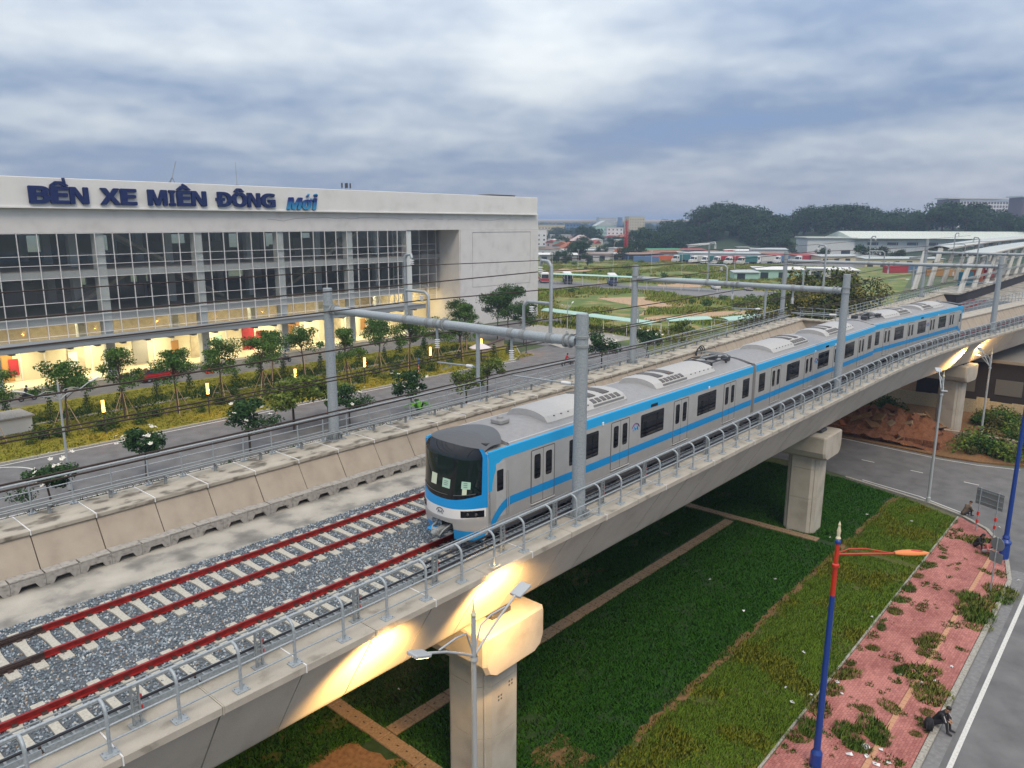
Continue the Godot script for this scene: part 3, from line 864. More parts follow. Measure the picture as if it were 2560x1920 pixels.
func tracks() -> void:
	var prof := [[-0.072, -0.172], [0.072, -0.172], [0.072, -0.158], [0.012, -0.14], [0.012, -0.045], [0.036, -0.036], [0.036, -0.006], [0.028, 0.0], [-0.028, 0.0], [-0.036, -0.006], [-0.036, -0.036], [-0.012, -0.045], [-0.012, -0.14], [-0.072, -0.158]]
	var sl := MB.new()
	var half := PackedVector2Array()
	for q in [[1.2, 0.135], [0.62, 0.145], [0.35, 0.105], [0.0, 0.095], [-0.35, 0.105], [-0.62, 0.145], [-1.2, 0.135]]: half.append(Vector2(q[1], q[0]))
	var full := half.duplicate()
	for i in range(half.size() - 1, -1, -1): full.append(Vector2(-half[i].x, half[i].y))
	sl.prism(full, -0.38, -0.168, Transform3D(Basis(Vector3.RIGHT, Vector3(0, 0, -1), Vector3.UP), Vector3.ZERO))
	var slm := sl.mesh()
	var clip := MB.new()
	clip.cbox(Vector3(0, -0.145, 0), Vector3(0.13, 0.045, 0.27), 0.012)
	var cl := clip.mesh()
	for tr in 2:
		var t := thing("railway_track", ["free track with two red painted rails left of the train", "track with red painted rails under the train"][tr], "railway track", Vector3.ZERO, 0.0, "tracks on the viaduct")
		var off: float = [-3.87, 0.0][tr]
		for side in 2:
			var w: float = off + [-0.7175, 0.7175][side]
			var pieces := [[-24.0, 110.0, "rail_red"]]
			if tr == 0 and side == 0: pieces = [[-24.0, -10.9, "rail_brown"], [-10.9, 110.0, "rail_red"]]
			if tr == 0 and side == 1: pieces = [[-24.0, -12.9, "rail_red"], [-12.9, -11.3, "rail_brown"], [-11.3, 110.0, "rail_red"]]
			if tr == 1 and side == 1: pieces = [[-24.0, 110.0, "rail_brown"]]
			for pc in pieces:
				var b := MB.new()
				if tr == 0:
					for j in prof.size():
						var p: Array = prof[j]
						var q: Array = prof[(j + 1) % prof.size()]
						b.quad(Vector3(pc[1], DK + p[1], w + p[0]), Vector3(pc[1], DK + q[1], w + q[0]), Vector3(pc[0], DK + q[1], w + q[0]), Vector3(pc[0], DK + p[1], w + p[0]))
				else:
					var pr := []
					for q in prof: pr.append([w + q[0], q[1]])
					sweep_b(b, pc[0], pc[1], 3.0, pr)
				part(t, "rail", b, pc[2])
			if tr == 0:
				var fb := MB.new()
				var fx: float = [-11.6, -12.1][side]
				for u in [-1, 1]:
					fb.cbox(Vector3(fx, DK - 0.09, w + u * 0.032), Vector3(1.0, 0.09, 0.03), 0.008)
					for k in 6: fb.tube([Vector3(fx - 0.42 + k * 0.168, DK - 0.09, w + u * 0.04), Vector3(fx - 0.42 + k * 0.168, DK - 0.09, w + u * 0.075)], 0.018, 6)
				part(t, "fishplate", fb, "rail_brown")
		for i in 138:
			var s := -19.2 + i * 0.593
			var tt := pt(s) if tr else Transform3D(Basis(), Vector3(s, DK, off))
			var o := part(t, "sleeper", slm, "sleeper", tt * Transform3D(rot_y(R.randf_range(-0.012, 0.012)), Vector3(R.randf_range(-0.01, 0.01), R.randf_range(-0.006, 0.003), R.randf_range(-0.015, 0.015))))
			if s < 4.0:
				for z in [-0.7175, 0.7175]: part(o, "rail_clip", cl, "rail_brown", Transform3D(Basis(), Vector3(0, 0, z)))
	# ballast: a graded bed with loose stones on it
	var bed := MB.new()
	var x := -24.0
	while x < 110.0:
		var x1 := x + 4.0
		var zr0 := 1.75 + pp(x, 0, 0).z
		var zr1 := 1.75 + pp(x1, 0, 0).z
		var top := DK - 0.215
		var lo := DK - 0.56
		bed.quad(Vector3(x, top, zr0 - 0.35), Vector3(x1, top, zr1 - 0.35), Vector3(x1, top, -5.55), Vector3(x, top, -5.55))
		bed.quad(Vector3(x, lo, zr0), Vector3(x1, lo, zr1), Vector3(x1, top, zr1 - 0.35), Vector3(x, top, zr0 - 0.35))
		bed.quad(Vector3(x, top, -5.55), Vector3(x1, top, -5.55), Vector3(x1, lo, -6.05), Vector3(x, lo, -6.05))
		x = x1
	var bd := struct("ballast_bed", bed, "bed", "structure", "bed of grey crushed stone under both tracks")
	var sb := MB.new()
	var pts := []
	for q in [[1, 0.1, 0.2], [-0.9, 0.2, 0.3], [0.1, 0.85, 0], [0, -0.8, 0.2], [0.2, 0.1, 0.95], [-0.1, 0.2, -1.0]]: pts.append(Vector3(q[0], q[1], q[2]) * 0.041)
	for f in [[0, 2, 4], [2, 1, 4], [1, 3, 4], [3, 0, 4], [2, 0, 5], [1, 2, 5], [3, 1, 5], [0, 3, 5]]: sb.tri(pts[f[0]], pts[f[1]], pts[f[2]])
	var list := []
	var cols := PackedColorArray()
	for zone in [[-18.5, 4.0, 44000], [4.0, 34.0, 9000]]:
		for i in zone[2]:
			var px := R.randf_range(zone[0], zone[1])
			var pz := R.randf_range(-6.1, 1.75)
			if zone[0] > 0: pz = R.randf_range(-6.1, -1.4)
			var y := -0.2
			if pz < -5.55: y = -0.2 - (-5.55 - pz) * 0.7
			if pz > 1.4: y = -0.2 - (pz - 1.4)
			var s := fposmod(px + 19.2 + 0.2965, 0.593) - 0.2965
			var on := absf(s) < 0.15 and (absf(pz) < 1.2 or absf(pz + 3.87) < 1.2)
			if on and (R.randf() < 0.97 or absf(pz + 3.87) < 0.7): continue
			var tw := R.randf()
			list.append(Transform3D(Basis.from_euler(Vector3(R.randf() * TAU, R.randf() * TAU, R.randf() * TAU)).scaled(Vector3.ONE * R.randf_range(0.6, 1.15)), Vector3(px, DK + y + R.randf_range(-0.012, 0.014) + (0.02 if on else 0.0), pz)))
			var k := R.randf()
			cols.append(Color(0.10, 0.13, 0.16).lerp(Color(0.39, 0.455, 0.52), k * k) if tw < 0.86 else (Color(0.52, 0.52, 0.50) if tw < 0.94 else Color(0.26, 0.21, 0.17)))
	scatter(bd, "ballast_stones", sb, "stone", list, cols)

func railings() -> void:
	# near handrail: bent posts, three rails
	var nr := thing("handrail", "galvanised handrail with bent posts along the near edge of the viaduct", "railing")
	var pm := MB.new()
	pm.tube([Vector3(0, 1.0, 3.5), Vector3(0, 1.8, 3.5), Vector3(0, 1.92, 3.47), Vector3(0, 2.0, 3.38), Vector3(0, 2.03, 3.24)], 0.036, 8)
	var pmm := pm.mesh()
	var bm := MB.new()
	bm.cbox(Vector3(0, 1.012, 3.5), Vector3(0.3, 0.024, 0.24), 0.006)
	for a in [-0.11, 0.11]:
		for b in [-0.08, 0.08]: bm.tube([Vector3(a, 1.02, 3.5 + b), Vector3(a, 1.055, 3.5 + b)], 0.014, 5)
	var bmm := bm.mesh()
	for i in 98:
		var t := pt(-18.78 + i * 1.32)
		var p := part(nr, "post", pmm, "galv", t)
		part(p, "base_plate", bmm, "galv")
	for q in [[3.24, 2.03, 0.034], [3.5, 1.58, 0.022], [3.5, 1.26, 0.02]]:
		var b := MB.new()
		b.tube(along(-24, 112, q[0], q[1]), q[2], 8)
		part(nr, "rail", b, "galv")
	# cable rack inside the handrail
	var cr := thing("cable_rack", "row of ladder brackets holding thick black cables behind the near handrail", "cable rack")
	var lb := MB.new()
	for u in [-0.07, 0.07]: lb.box(Vector3(u, 1.45, 3.02), Vector3(0.035, 0.9, 0.06))
	for k in 8: lb.box(Vector3(0, 1.1 + k * 0.105, 3.02), Vector3(0.14, 0.022, 0.03))
	lb.cbox(Vector3(0, 1.012, 3.02), Vector3(0.32, 0.024, 0.26), 0.006)
	for y in [1.26, 1.44, 1.62]: lb.box(Vector3(0, y - 0.06, 2.92), Vector3(0.05, 0.03, 0.2))
	var lbm := lb.mesh()
	var tg := MB.new()
	for y in [1.36, 1.6]: tg.box(Vector3(0.1, y, 3.03), Vector3(0.05, 0.07, 0.03))
	var tgm := tg.mesh()
	for i in 49:
		var t := pt(-16.8 + i * 2.66 + (0.0 if i < 6 else R.randf_range(-0.2, 0.2)))
		var p := part(cr, "ladder_bracket", lbm, "galv_dull", t)
		if i < 10: part(p, "cable_tag", tgm, "red_tag")
	for q in [[1.26, 0.034, -3.8], [1.44, 0.03, -24.0], [1.62, 0.034, -3.8]]:
		var b := MB.new()
		b.tube(along(q[2], 112, 2.88, q[0]), q[1], 8)
		part(cr, "cable", b, "cable")
	for q in [[1.8, 0.016], [1.87, 0.016], [1.73, 0.014]]:
		var b := MB.new()
		b.tube(along(-24, 112, 2.84, q[0]), q[1], 6)
		part(cr, "guide_wire", b, "galv_dull")
	# perforated tray along the inner edge of the coping
	var s := -22.0
	while s < 108.0:
		var tb := MB.new()
		sweep_b(tb, s, s + 2.94, 3.0, [[2.44, 1.06], [2.7, 1.06], [2.7, 1.2], [2.68, 1.2], [2.68, 1.09], [2.46, 1.09], [2.46, 1.2], [2.44, 1.2]])
		var tp := part(cr, "cable_tray", tb, "galv")
		var rb := MB.new()
		for k in 14: rb.box(Vector3(-1.35 + k * 0.207, 1.15, 2.57), Vector3(0.05, 0.02, 0.22))
		part(tp, "tray_rungs", rb, "galv_dull", pt(s + 1.47))
		s += 3.0
	# far handrail with straight posts
	var fr := thing("handrail", "grey handrail with straight posts on the far parapet above the road", "railing")
	var fm := MB.new()
	fm.tube([Vector3(0, 1.0, -1.6), Vector3(0, 2.12, -1.6)], 0.03, 8)
	var fmm := fm.mesh()
	var fb := MB.new()
	fb.cbox(Vector3(0, 1.022, -1.6), Vector3(0.26, 0.024, 0.2), 0.006)
	for a in [-0.1, 0.1]: fb.tube([Vector3(a, 1.03, -1.53), Vector3(a, 1.07, -1.53)], 0.016, 5)
	var fbm := fb.mesh()
	var sm := MB.new()   # stub bracket for the ducts
	sm.box(Vector3(0, 1.17, -1.2), Vector3(0.1, 0.32, 0.07))
	sm.cbox(Vector3(0, 1.35, -1.2), Vector3(0.14, 0.05, 0.42), 0.01)
	var smm := sm.mesh()
	var x := -19.5
	var k := 0
	while x < 61.0:
		var t := Transform3D(Basis(), Vector3(x, DK, far_z(x)))
		var p := part(fr, "post", fmm, "galv", t)
		part(p, "base_plate", fbm, "galv")
		x += 1.3
	for q in [[2.12, 0.036], [1.78, 0.02], [1.44, 0.02]]:
		var b := MB.new()
		var l := []
		for i in 17: l.append(Vector3(-24 + i * 5.32, DK + q[0], far_z(-24 + i * 5.32) - 1.6))
		b.tube(l, q[1], 8)
		part(fr, "rail", b, "galv")
	var ct := thing("cable_duct", "pair of low grey cable ducts on stub brackets along the far parapet", "cable duct")
	x = -18.6
	while x < 60.0:
		part(ct, "stub_bracket", smm, "galv_dull", Transform3D(Basis(), Vector3(x, DK, far_z(x))))
		x += 1.98
	for q in [[1.40, -1.08, 0.035], [1.40, -1.3, 0.035], [1.43, -1.2, 0.02]]:
		var b := MB.new()
		var l := []
		for i in 17: l.append(Vector3(-24 + i * 5.3, DK + q[0], far_z(-24 + i * 5.3) + q[1]))
		b.tube(l, q[2], 6)
		part(ct, "duct", b, "galv_dull")
	# handrail across the widening and along the far side towards the station
	var er := thing("handrail", "short handrail across the end wall in front of the big tree", "railing")
	for i in 5: part(er, "post", fmm, "galv", Transform3D(Basis(), Vector3(62.2, DK, -11.9 + i * 1.2 + 1.6)))
	for y in [2.12, 1.75, 1.38]:
		var b := MB.new()
		b.tube([Vector3(62.2, DK + y, -12.3), Vector3(62.2, DK + y, -7.3)], 0.025, 6)
		part(er, "rail", b, "galv")
	var sr := thing("handrail", "far handrail leading along the deck to the station", "railing")
	for i in 34: part(sr, "post", fmm, "galv", Transform3D(Basis(), Vector3(62.6 + i * 1.3, DK, -6.9)))
	for y in [2.12, 1.78, 1.44]:
		var b := MB.new()
		b.tube([Vector3(62.4, DK + y, -8.5), Vector3(106, DK + y, -8.5)], 0.025, 6)
		part(sr, "rail", b, "galv")
	var wr := thing("handrail", "handrail on the inner wall of the curved track near the station", "railing")
	for i in 26:
		part(wr, "post", fmm, "galv", pt(72.0 + i * 1.4) * Transform3D(Basis(), Vector3(0, 0, -2.55)))
	for y in [2.12, 1.78, 1.44]:
		var b := MB.new()
		b.tube(along(72, 108, -4.15, y), 0.025, 6)
		part(wr, "rail", b, "galv")

# --- overhead line ------------------------------------------------------------------------------------------------
func insulator_b(b: MB, o: Vector3, d: Vector3, n := 4) -> void:
	var prof := []
	for k in n:
		prof.append(Vector2(0.035, k * 0.075)); prof.append(Vector2(0.105, k * 0.075 + 0.02)); prof.append(Vector2(0.035, k * 0.075 + 0.05))
	b.lathe(prof, o, 10, aim(d))
func portal(label: String, a: Vector3, f: Vector3, za: Array, far_top := 6.85) -> void:   # a, f: feet of the near and far masts; za: track centres along the beam, metres from the near mast
	var p := thing("catenary_portal", label, "catenary mast", a, 0.0, "portals over the tracks")
	var df := f - a
	var dir := Vector3(df.x, 0, df.z).normalized()
	var span := Vector2(df.x, df.z).length()
	for q in [[Vector3.ZERO, 6.85], [df, far_top]]:
		var o: Vector3 = q[0]
		var mb := MB.new()
		mb.lathe([Vector2(0.0, 0.02), Vector2(0.235, 0.02), Vector2(0.2, q[1]), Vector2(0.0, q[1] + 0.01)], o, 12)
		var m := part(p, "mast", mb, "galv")
		var bp := MB.new()
		bp.cbox(o + Vector3(0, 0.025, 0), Vector3(0.8, 0.05, 0.8), 0.012)
		for k in 8:
			var ang := TAU * k / 8 + 0.2
			bp.box(o + Vector3(cos(ang) * 0.3, 0.14, sin(ang) * 0.3), Vector3(0.16, 0.2, 0.02), rot_y(-ang))
			bp.tube([o + Vector3(cos(ang + 0.4) * 0.33, 0.05, sin(ang + 0.4) * 0.33), o + Vector3(cos(ang + 0.4) * 0.33, 0.13, sin(ang + 0.4) * 0.33)], 0.025, 6)
		part(m, "base_plate", bp, "galv_dull")
		var cl := MB.new()
		for y in [5.75, 6.05]: cl.lathe([Vector2(0.2, y), Vector2(0.235, y + 0.01), Vector2(0.235, y + 0.09), Vector2(0.2, y + 0.1)], o, 12)
		part(m, "clamp", cl, "galv_dull")
	var yb := 5.93
	var bb := MB.new()
	var e0 := dir * 0.22 + Vector3.UP * yb
	var e1 := dir * (span - 0.22) + Vector3.UP * yb
	bb.tube([e0, e1], 0.165, 14)
	var beam := part(p, "beam", bb, "galv")
	var fl := MB.new()
	for t in [0.42, 0.62, span * 0.46, span * 0.46 + 0.09, span - 0.6, span - 0.42]: fl.tube([dir * t + Vector3.UP * yb, dir * (t + 0.05) + Vector3.UP * yb], 0.235, 14)
	part(beam, "flange", fl, "galv_dull")
	for i in za.size():
		var t: float = za[i]
		var c := dir * t + Vector3.UP * yb
		var hp := MB.new()   # tall hooked tube with a stay beside the track
		var u := dir * (1.75 if i else -1.72)
		var w := dir * (0.45 if i else -0.55)
		var hk := dir * (-0.35 if i else 0.4)
		hp.tube([c + u, c + u + Vector3.UP * 2.35, c + u + hk * 0.3 + Vector3.UP * 2.52, c + u + hk + Vector3.UP * 2.55, c + u + hk * 1.15 + Vector3.UP * 2.4], 0.062, 8)
		hp.tube([c + u + Vector3.UP * 1.15, c + w.lerp(u, 0.15) + Vector3.UP * 1.15, c + w + Vector3.UP * 1.0, c + w], 0.055, 8)
		part(p, "feeder_support", hp, "galv")
		var cb := MB.new()
		for q in [u, w, Vector3.ZERO]: cb.tube([c + q - dir * 0.1, c + q + dir * 0.1], 0.185, 12)
		part(beam, "saddle", cb, "galv_dull")
		var ib := MB.new()
		insulator_b(ib, c + u + hk * 1.15 + Vector3.UP * 2.34, Vector3.DOWN, 3)
		insulator_b(ib, c + w.lerp(u, 0.3) + Vector3.UP * 1.0, Vector3.DOWN, 3)
		part(p, "insulator", ib, "insulator")
		var dt := MB.new()   # dropper with messenger insulator
		dt.tube([c, c - Vector3.UP * 0.62], 0.05, 8)
		part(p, "drop_tube", dt, "galv")
		var di := MB.new()
		insulator_b(di, c - Vector3.UP * 0.6, Vector3.DOWN, 5)
		part(p, "insulator", di, "insulator")
		var arm_in := c - Vector3.UP * 1.5
		var foot := dir * (t - (1.98 if i else t - 0.22)) + Vector3.UP * (yb - 1.42)
		if i:
			var ps := MB.new()
			ps.tube([dir * (t - 2.15) + Vector3.UP * yb, dir * (t - 2.15) + Vector3.UP * (yb - 2.0)], 0.075, 8)
			part(p, "drop_post", ps, "galv")
		var ab := MB.new()
		ab.tube([arm_in, foot], 0.032, 8)
		ab.tube([arm_in + dir * -0.2 - Vector3.UP * 0.28, arm_in + dir * -0.55 - Vector3.UP * 0.14, arm_in + dir * -0.75 - Vector3.UP * 0.1], 0.022, 6)
		ab.tube([arm_in + dir * -0.75 - Vector3.UP * 0.1, arm_in + dir * -0.75 + Vector3.UP * 0.04], 0.02, 6)
		part(p, "registration_arm", ab, "galv")
		var wi := MB.new()
		wi.tube([foot.lerp(arm_in, 0.06), foot.lerp(arm_in, 0.2)], 0.06, 10)
		part(p, "arm_insulator", wi, "insulator")

func wire(label: String, pts: Array, r: float) -> void:
	var b := MB.new()
	for i in pts.size() - 1:
		var l := []
		var sag: float = pts[i].distance_to(pts[i + 1]) * 0.0035
		for k in 7:
			var t := k / 6.0
			l.append(pts[i].lerp(pts[i + 1], t) - Vector3.UP * sag * 4 * t * (1 - t))
		b.tube(l, r * 1.5, 5)
	one("overhead_wire", b, "wire", label, "wire", Vector3.ZERO, 0.0, "wires over the tracks")

func catenary() -> void:
	portal("nearest tubular catenary portal standing across the train's leading car", Vector3(3.1, DK + 1.0, 3.02), Vector3(3.1, DK + 1.0, -10.72), [3.02, 6.8])
	portal("middle tubular catenary portal across the second car", Vector3(28.6, DK + 1.0, 3.0), Vector3(28.4, DK + 1.0, -10.9), [3.0, 6.8])
	portal("farthest tubular catenary portal across the rear car", Vector3(63.6, DK + 1.0, 5.05), Vector3(60.0, DK + 1.0, -13.0), [3.6, 9.0])
	portal("catenary portal just before the station roof", Vector3(96.5, DK + 1.0, 8.6), Vector3(96.0, DK + 1.0, -8.5), [3.1, 12.2], 7.6)
	var y := DK
	wire("paired contact wire above the free track", [Vector3(-26, y + 5.6, -3.87), Vector3(3.1, y + 5.6, -3.87), Vector3(28.5, y + 5.6, -3.87), Vector3(62, y + 5.6, -3.87), Vector3(110, y + 5.6, -3.87)], 0.016)
	wire("lower contact wire above the free track", [Vector3(-26, y + 5.52, -3.8), Vector3(3.1, y + 5.5, -3.8), Vector3(28.5, y + 5.5, -3.8), Vector3(62, y + 5.5, -3.8), Vector3(110, y + 5.5, -3.8)], 0.016)
	wire("upper suspension wire above the free track", [Vector3(-26, y + 6.5, -3.87), Vector3(3.1, y + 6.52, -3.87), Vector3(28.5, y + 6.5, -3.87), Vector3(62, y + 6.5, -3.87), Vector3(110, y + 6.5, -3.87)], 0.018)
	wire("paired contact wire above the train", [Vector3(-26, y + 5.62, 0.0), Vector3(3.1, y + 5.6, 0.0), Vector3(28.5, y + 5.6, 0.0), pp(63, 0, 5.6), pp(100, 0, 5.6)], 0.016)
	wire("lower contact wire above the train", [Vector3(-26, y + 5.5, 0.06), Vector3(3.1, y + 5.5, 0.06), Vector3(28.5, y + 5.5, 0.06), pp(63, 0, 5.5), pp(100, 0, 5.5)], 0.016)
	wire("feeder wire hung from the hooks left of the free track", [Vector3(-26, y + 9.0, -5.1), Vector3(3.1, y + 9.05, -5.1), Vector3(28.5, y + 9.05, -5.1), Vector3(60, y + 9.05, -6.2), Vector3(110, y + 9.0, -6.2)], 0.012)
	wire("feeder wire hung from the stays left of the free track", [Vector3(-26, y + 7.6, -4.6), Vector3(3.1, y + 7.75, -4.6), Vector3(28.5, y + 7.75, -4.6), Vector3(60, y + 7.75, -5.6), Vector3(110, y + 7.75, -5.6)], 0.016)
	wire("feeder wire hung from the hooks right of the train", [Vector3(-26, y + 9.0, 1.2), Vector3(3.1, y + 9.1, 1.2), Vector3(28.5, y + 9.1, 1.2), pp(63, 1.2, 9.1), pp(100, 1.2, 9.1)], 0.012)

# --- train --------------------------------------------------------------------------------------------------------
const HW := 1.475
func rrect(x0: float, y0: float, x1: float, y1: float, r: float, seg := 3) -> PackedVector2Array:
	var o := PackedVector2Array()
	for q in [[x1 - r, y0 + r, -PI / 2], [x1 - r, y1 - r, 0.0], [x0 + r, y1 - r, PI / 2], [x0 + r, y0 + r, PI]]:
		for k in seg + 1:
			var a: float = q[2] + PI / 2 * k / seg
			o.append(Vector2(q[0] + cos(a) * r, q[1] + sin(a) * r))
	return o
func side_plate(b: MB, x0: float, y0: float, x1: float, y1: float, r: float, proud: float, s: float, thick := 0.02) -> void:   # plate on the car side; s = +1 near side, -1 far side
	b.prism(rrect(x0, y0, x1, y1, r), HW + proud - thick if s > 0 else -HW - proud, HW + proud if s > 0 else -HW - proud + thick)

func train() -> void:
	R.seed = 31
	var tr := thing("metro_train", "silver and blue three car metro train standing on the near track", "train")
	for i in 3:
		var s0: float = [0.0, 20.5, 41.0][i]
		var mid := path(s0 + 10.2)
		var rev := i == 2
		var t := Transform3D(rot_y(-mid[1] + (PI if rev else 0.0)), mid[0]) * Transform3D(Basis(), Vector3(-10.25, 0, 0))
		car(tr, t, i != 1, rev, i)

func car(tr: Node3D, t: Transform3D, cab: bool, rev: bool, idx: int) -> void:
	var x0 := 0.35 if cab else 0.12
	var x1 := 20.25
	# body shell: sides with rounded shoulders up to the roof
	var prof := []
	for q in [[HW - 0.05, 0.86], [HW, 0.98], [HW, 3.3], [HW - 0.02, 3.5], [HW - 0.12, 3.6]]: prof.append(q)
	for k in 9:
		var a := k / 8.0
		prof.append([lerpf(HW - 0.3, -(HW - 0.3), a), 3.62 + 0.2 * sin(PI * a)])
	for q in [[-HW + 0.12, 3.6], [-HW + 0.02, 3.5], [-HW, 3.3], [-HW, 0.98], [-HW + 0.05, 0.86]]: prof.append(q)
	var poly := PackedVector2Array()
	for q in prof: poly.append(Vector2(-q[0], q[1]))
	var turn := Transform3D(Basis(Vector3(0, 0, -1), Vector3.UP, Vector3.RIGHT), Vector3.ZERO)
	var low := PackedVector2Array()
	var up := PackedVector2Array()
	for q in poly:
		if q.y <= 3.55: low.append(q)
		if q.y >= 3.5: up.append(q)
	var lb := MB.new()
	lb.prism(low, x0 + (0.0 if not cab else 0.0), x1, turn)
	var body := part(tr, "car_body", lb, "silver", t, ["leading car with the driver's cab", "middle car", "rear car"][idx])
	var rb := MB.new()
	var xr := 1.45 if cab else x0
	rb.prism(up, xr, x1, turn)
	part(body, "roof", rb, "car_roof")
	for s in [1.0, -1.0]:
		var bl := MB.new()
		side_plate(bl, x0 + (0.03 if cab else 0.02), 3.18, x1 - 0.03, 3.49, 0.02, 0.006, s)
		bl.tube([Vector3(x0 + 0.03, 3.5, s * (HW - 0.035)), Vector3(x1 - 0.03, 3.5, s * (HW - 0.035))], 0.045, 6)
		part(body, "upper_band", bl, "sky_blue")
		var g := MB.new()
		g.tube([Vector3(xr, 3.585, s * (HW - 0.13)), Vector3(x1 - 0.03, 3.585, s * (HW - 0.13))], 0.03, 6)
		part(body, "gutter", g, "silver")
		var doors := [3.15, 8.0, 12.85, 17.65] if cab else [2.75, 7.6, 12.45, 17.3]
		# lower stripe, broken at the doors which carry their own piece
		var cuts := [1.5 if cab else x0 + 0.02]
		for d in doors: cuts.append(d - 0.655); cuts.append(d + 0.655)
		cuts.append(x1 - 0.03)
		for k in range(0, cuts.size(), 2):
			var sb := MB.new()
			side_plate(sb, cuts[k], 1.5, cuts[k + 1], 1.79, 0.004, 0.004, s)
			part(body, "lower_stripe", sb, "blue")
		if cab:   # the stripe swings down round the cab door, the upper band down the corner pillar
			var cb := MB.new()
			for k in 10:
				var a0 := k / 10.0
				var a1 := (k + 1) / 10.0
				var pa := Vector2(1.5 - a0 * 1.02, -0.72 * pow(a0, 2.0))
				var pb := Vector2(1.5 - a1 * 1.02, -0.72 * pow(a1, 2.0))
				var w0 := 0.29 + 0.12 * a0
				var zz: float = s * (HW + 0.016)
				if s > 0: cb.quad(Vector3(pb.x, 1.5 + pb.y, zz), Vector3(pa.x, 1.5 + pa.y, zz), Vector3(pa.x, 1.5 + pa.y + w0, zz), Vector3(pb.x, 1.5 + pb.y + w0, zz))
				else: cb.quad(Vector3(pa.x, 1.5 + pa.y, zz), Vector3(pb.x, 1.5 + pb.y, zz), Vector3(pb.x, 1.5 + pb.y + w0, zz), Vector3(pa.x, 1.5 + pa.y + w0, zz))
			part(body, "stripe_sweep", cb, "blue")
			var cn := MB.new()
			for k in 6:
				var a := PI / 2 * k / 6
				var b := PI / 2 * (k + 1) / 6
				var zz: float = s * (HW + 0.0055)
				var o := Vector2(1.2, 2.2)
				var pa := o + Vector2(-sin(a) * 0.66, cos(a) * 1.0)
				var pb := o + Vector2(-sin(b) * 0.66, cos(b) * 1.0)
				var qa := Vector2(lerpf(1.2, 0.37, minf(1.0, k / 4.0)), lerpf(3.4, 2.2, maxf(0.0, (k - 4) / 2.0)))
				var qb := Vector2(lerpf(1.2, 0.37, minf(1.0, (k + 1) / 4.0)), lerpf(3.4, 2.2, maxf(0.0, (k - 3) / 2.0)))
				if s > 0: cn.quad(Vector3(pb.x, pb.y, zz), Vector3(pa.x, pa.y, zz), Vector3(qa.x, qa.y, zz), Vector3(qb.x, qb.y, zz))
				else: cn.quad(Vector3(pa.x, pa.y, zz), Vector3(pb.x, pb.y, zz), Vector3(qb.x, qb.y, zz), Vector3(qa.x, qa.y, zz))
			part(body, "band_corner", cn, "sky_blue")
			var cd := MB.new()
			side_plate(cd, 0.72, 1.2, 1.2, 3.08, 0.05, 0.012, s)
			part(body, "cab_door", cd, "roof_unit")
			var cw := MB.new()
			side_plate(cw, 0.76, 2.12, 1.07, 2.84, 0.04, 0.018, s)
			part(body, "cab_door_window", cw, "dark_glass")
			var gr := MB.new()
			for xx in [1.24, 1.32]: gr.tube([Vector3(xx, 1.2, s * (HW + 0.05)), Vector3(xx, 2.75, s * (HW + 0.05))], 0.016, 6)
			part(body, "grab_rail", gr, "silver")
		for d in doors:
			var fr := MB.new()
			side_plate(fr, d - 0.665, 1.17, d + 0.665, 3.11, 0.07, 0.003, s, 0.01)
			part(body, "door_frame", fr, "grille")
			for k in [-1.0, 1.0]:
				var db := MB.new()
				side_plate(db, d + minf(k, 0) * 0.63 + 0.014, 1.2, d + maxf(k, 0) * 0.63 - 0.014, 3.075, 0.02, 0.009, s, 0.03)
				part(body, "door_leaf", db, "silver")
				var wb := MB.new()
				side_plate(wb, d + k * 0.315 - 0.17, 2.05, d + k * 0.315 + 0.17, 2.92, 0.08, 0.015, s)
				part(body, "door_window", wb, "dark_glass")
				var ds := MB.new()
				side_plate(ds, d + minf(k, 0) * 0.62 + 0.01, 1.5, d + maxf(k, 0) * 0.62 - 0.01, 1.79, 0.004, 0.012, s)
				part(body, "door_stripe", ds, "blue")
			var st := MB.new()
			st.cbox(Vector3(d, 1.16, s * (HW + 0.03)), Vector3(1.3, 0.035, 0.06), 0.008)
			part(body, "door_step", st, "silver")
		var wins := [[4.66, 6.5], [9.51, 11.35], [14.37, 16.2], [19.1, 19.86]] if cab else [[0.55, 1.32], [4.26, 6.1], [9.1, 10.94], [13.95, 15.8], [18.75, 19.5]]
		for q in wins:
			var wf := MB.new()
			side_plate(wf, q[0] - 0.04, 1.99, q[1] + 0.04, 3.04, 0.09, 0.002, s)
			part(body, "window_frame", wf, "roof_unit")
			var wb := MB.new()
			side_plate(wb, q[0], 2.03, q[1], 3.0, 0.06, 0.009, s)
			part(body, "window", wb, "dark_glass")
		var bx := MB.new()
		side_plate(bx, 10.25, 3.2, 10.8, 3.33, 0.02, 0.01, s)
		part(body, "destination_display", bx, "dark_glass")
		for xx in ([6.75, 15.4] if cab else [8.5, 12.0]):
			var lp := MB.new()
			lp.cbox(Vector3(xx, 3.2, s * (HW + 0.02)), Vector3(0.1, 0.14, 0.05), 0.015)
			part(body, "side_lamp", lp, "white_paint")
		emblem(body, Vector3(9.12 if cab else 8.75, 2.55, s * (HW + 0.012)), Basis(Vector3.UP, 0.0 if s > 0 else PI), 0.26, "emblem_purple", "emblem_blue")
		var sk := MB.new()
		sk.cbox(Vector3((x0 + x1) / 2, 0.86, s * (HW - 0.1)), Vector3(x1 - x0 - 0.1, 0.26, 0.1), 0.02)
		part(body, "sole_bar", sk, "grille")
	# roof equipment
	for q in ([[4.0, 9.2], [11.5, 17.0]] if cab else [[3.4, 8.7], [11.6, 17.0]]): air_unit(body, q[0], q[1], q[0] > 10.0)
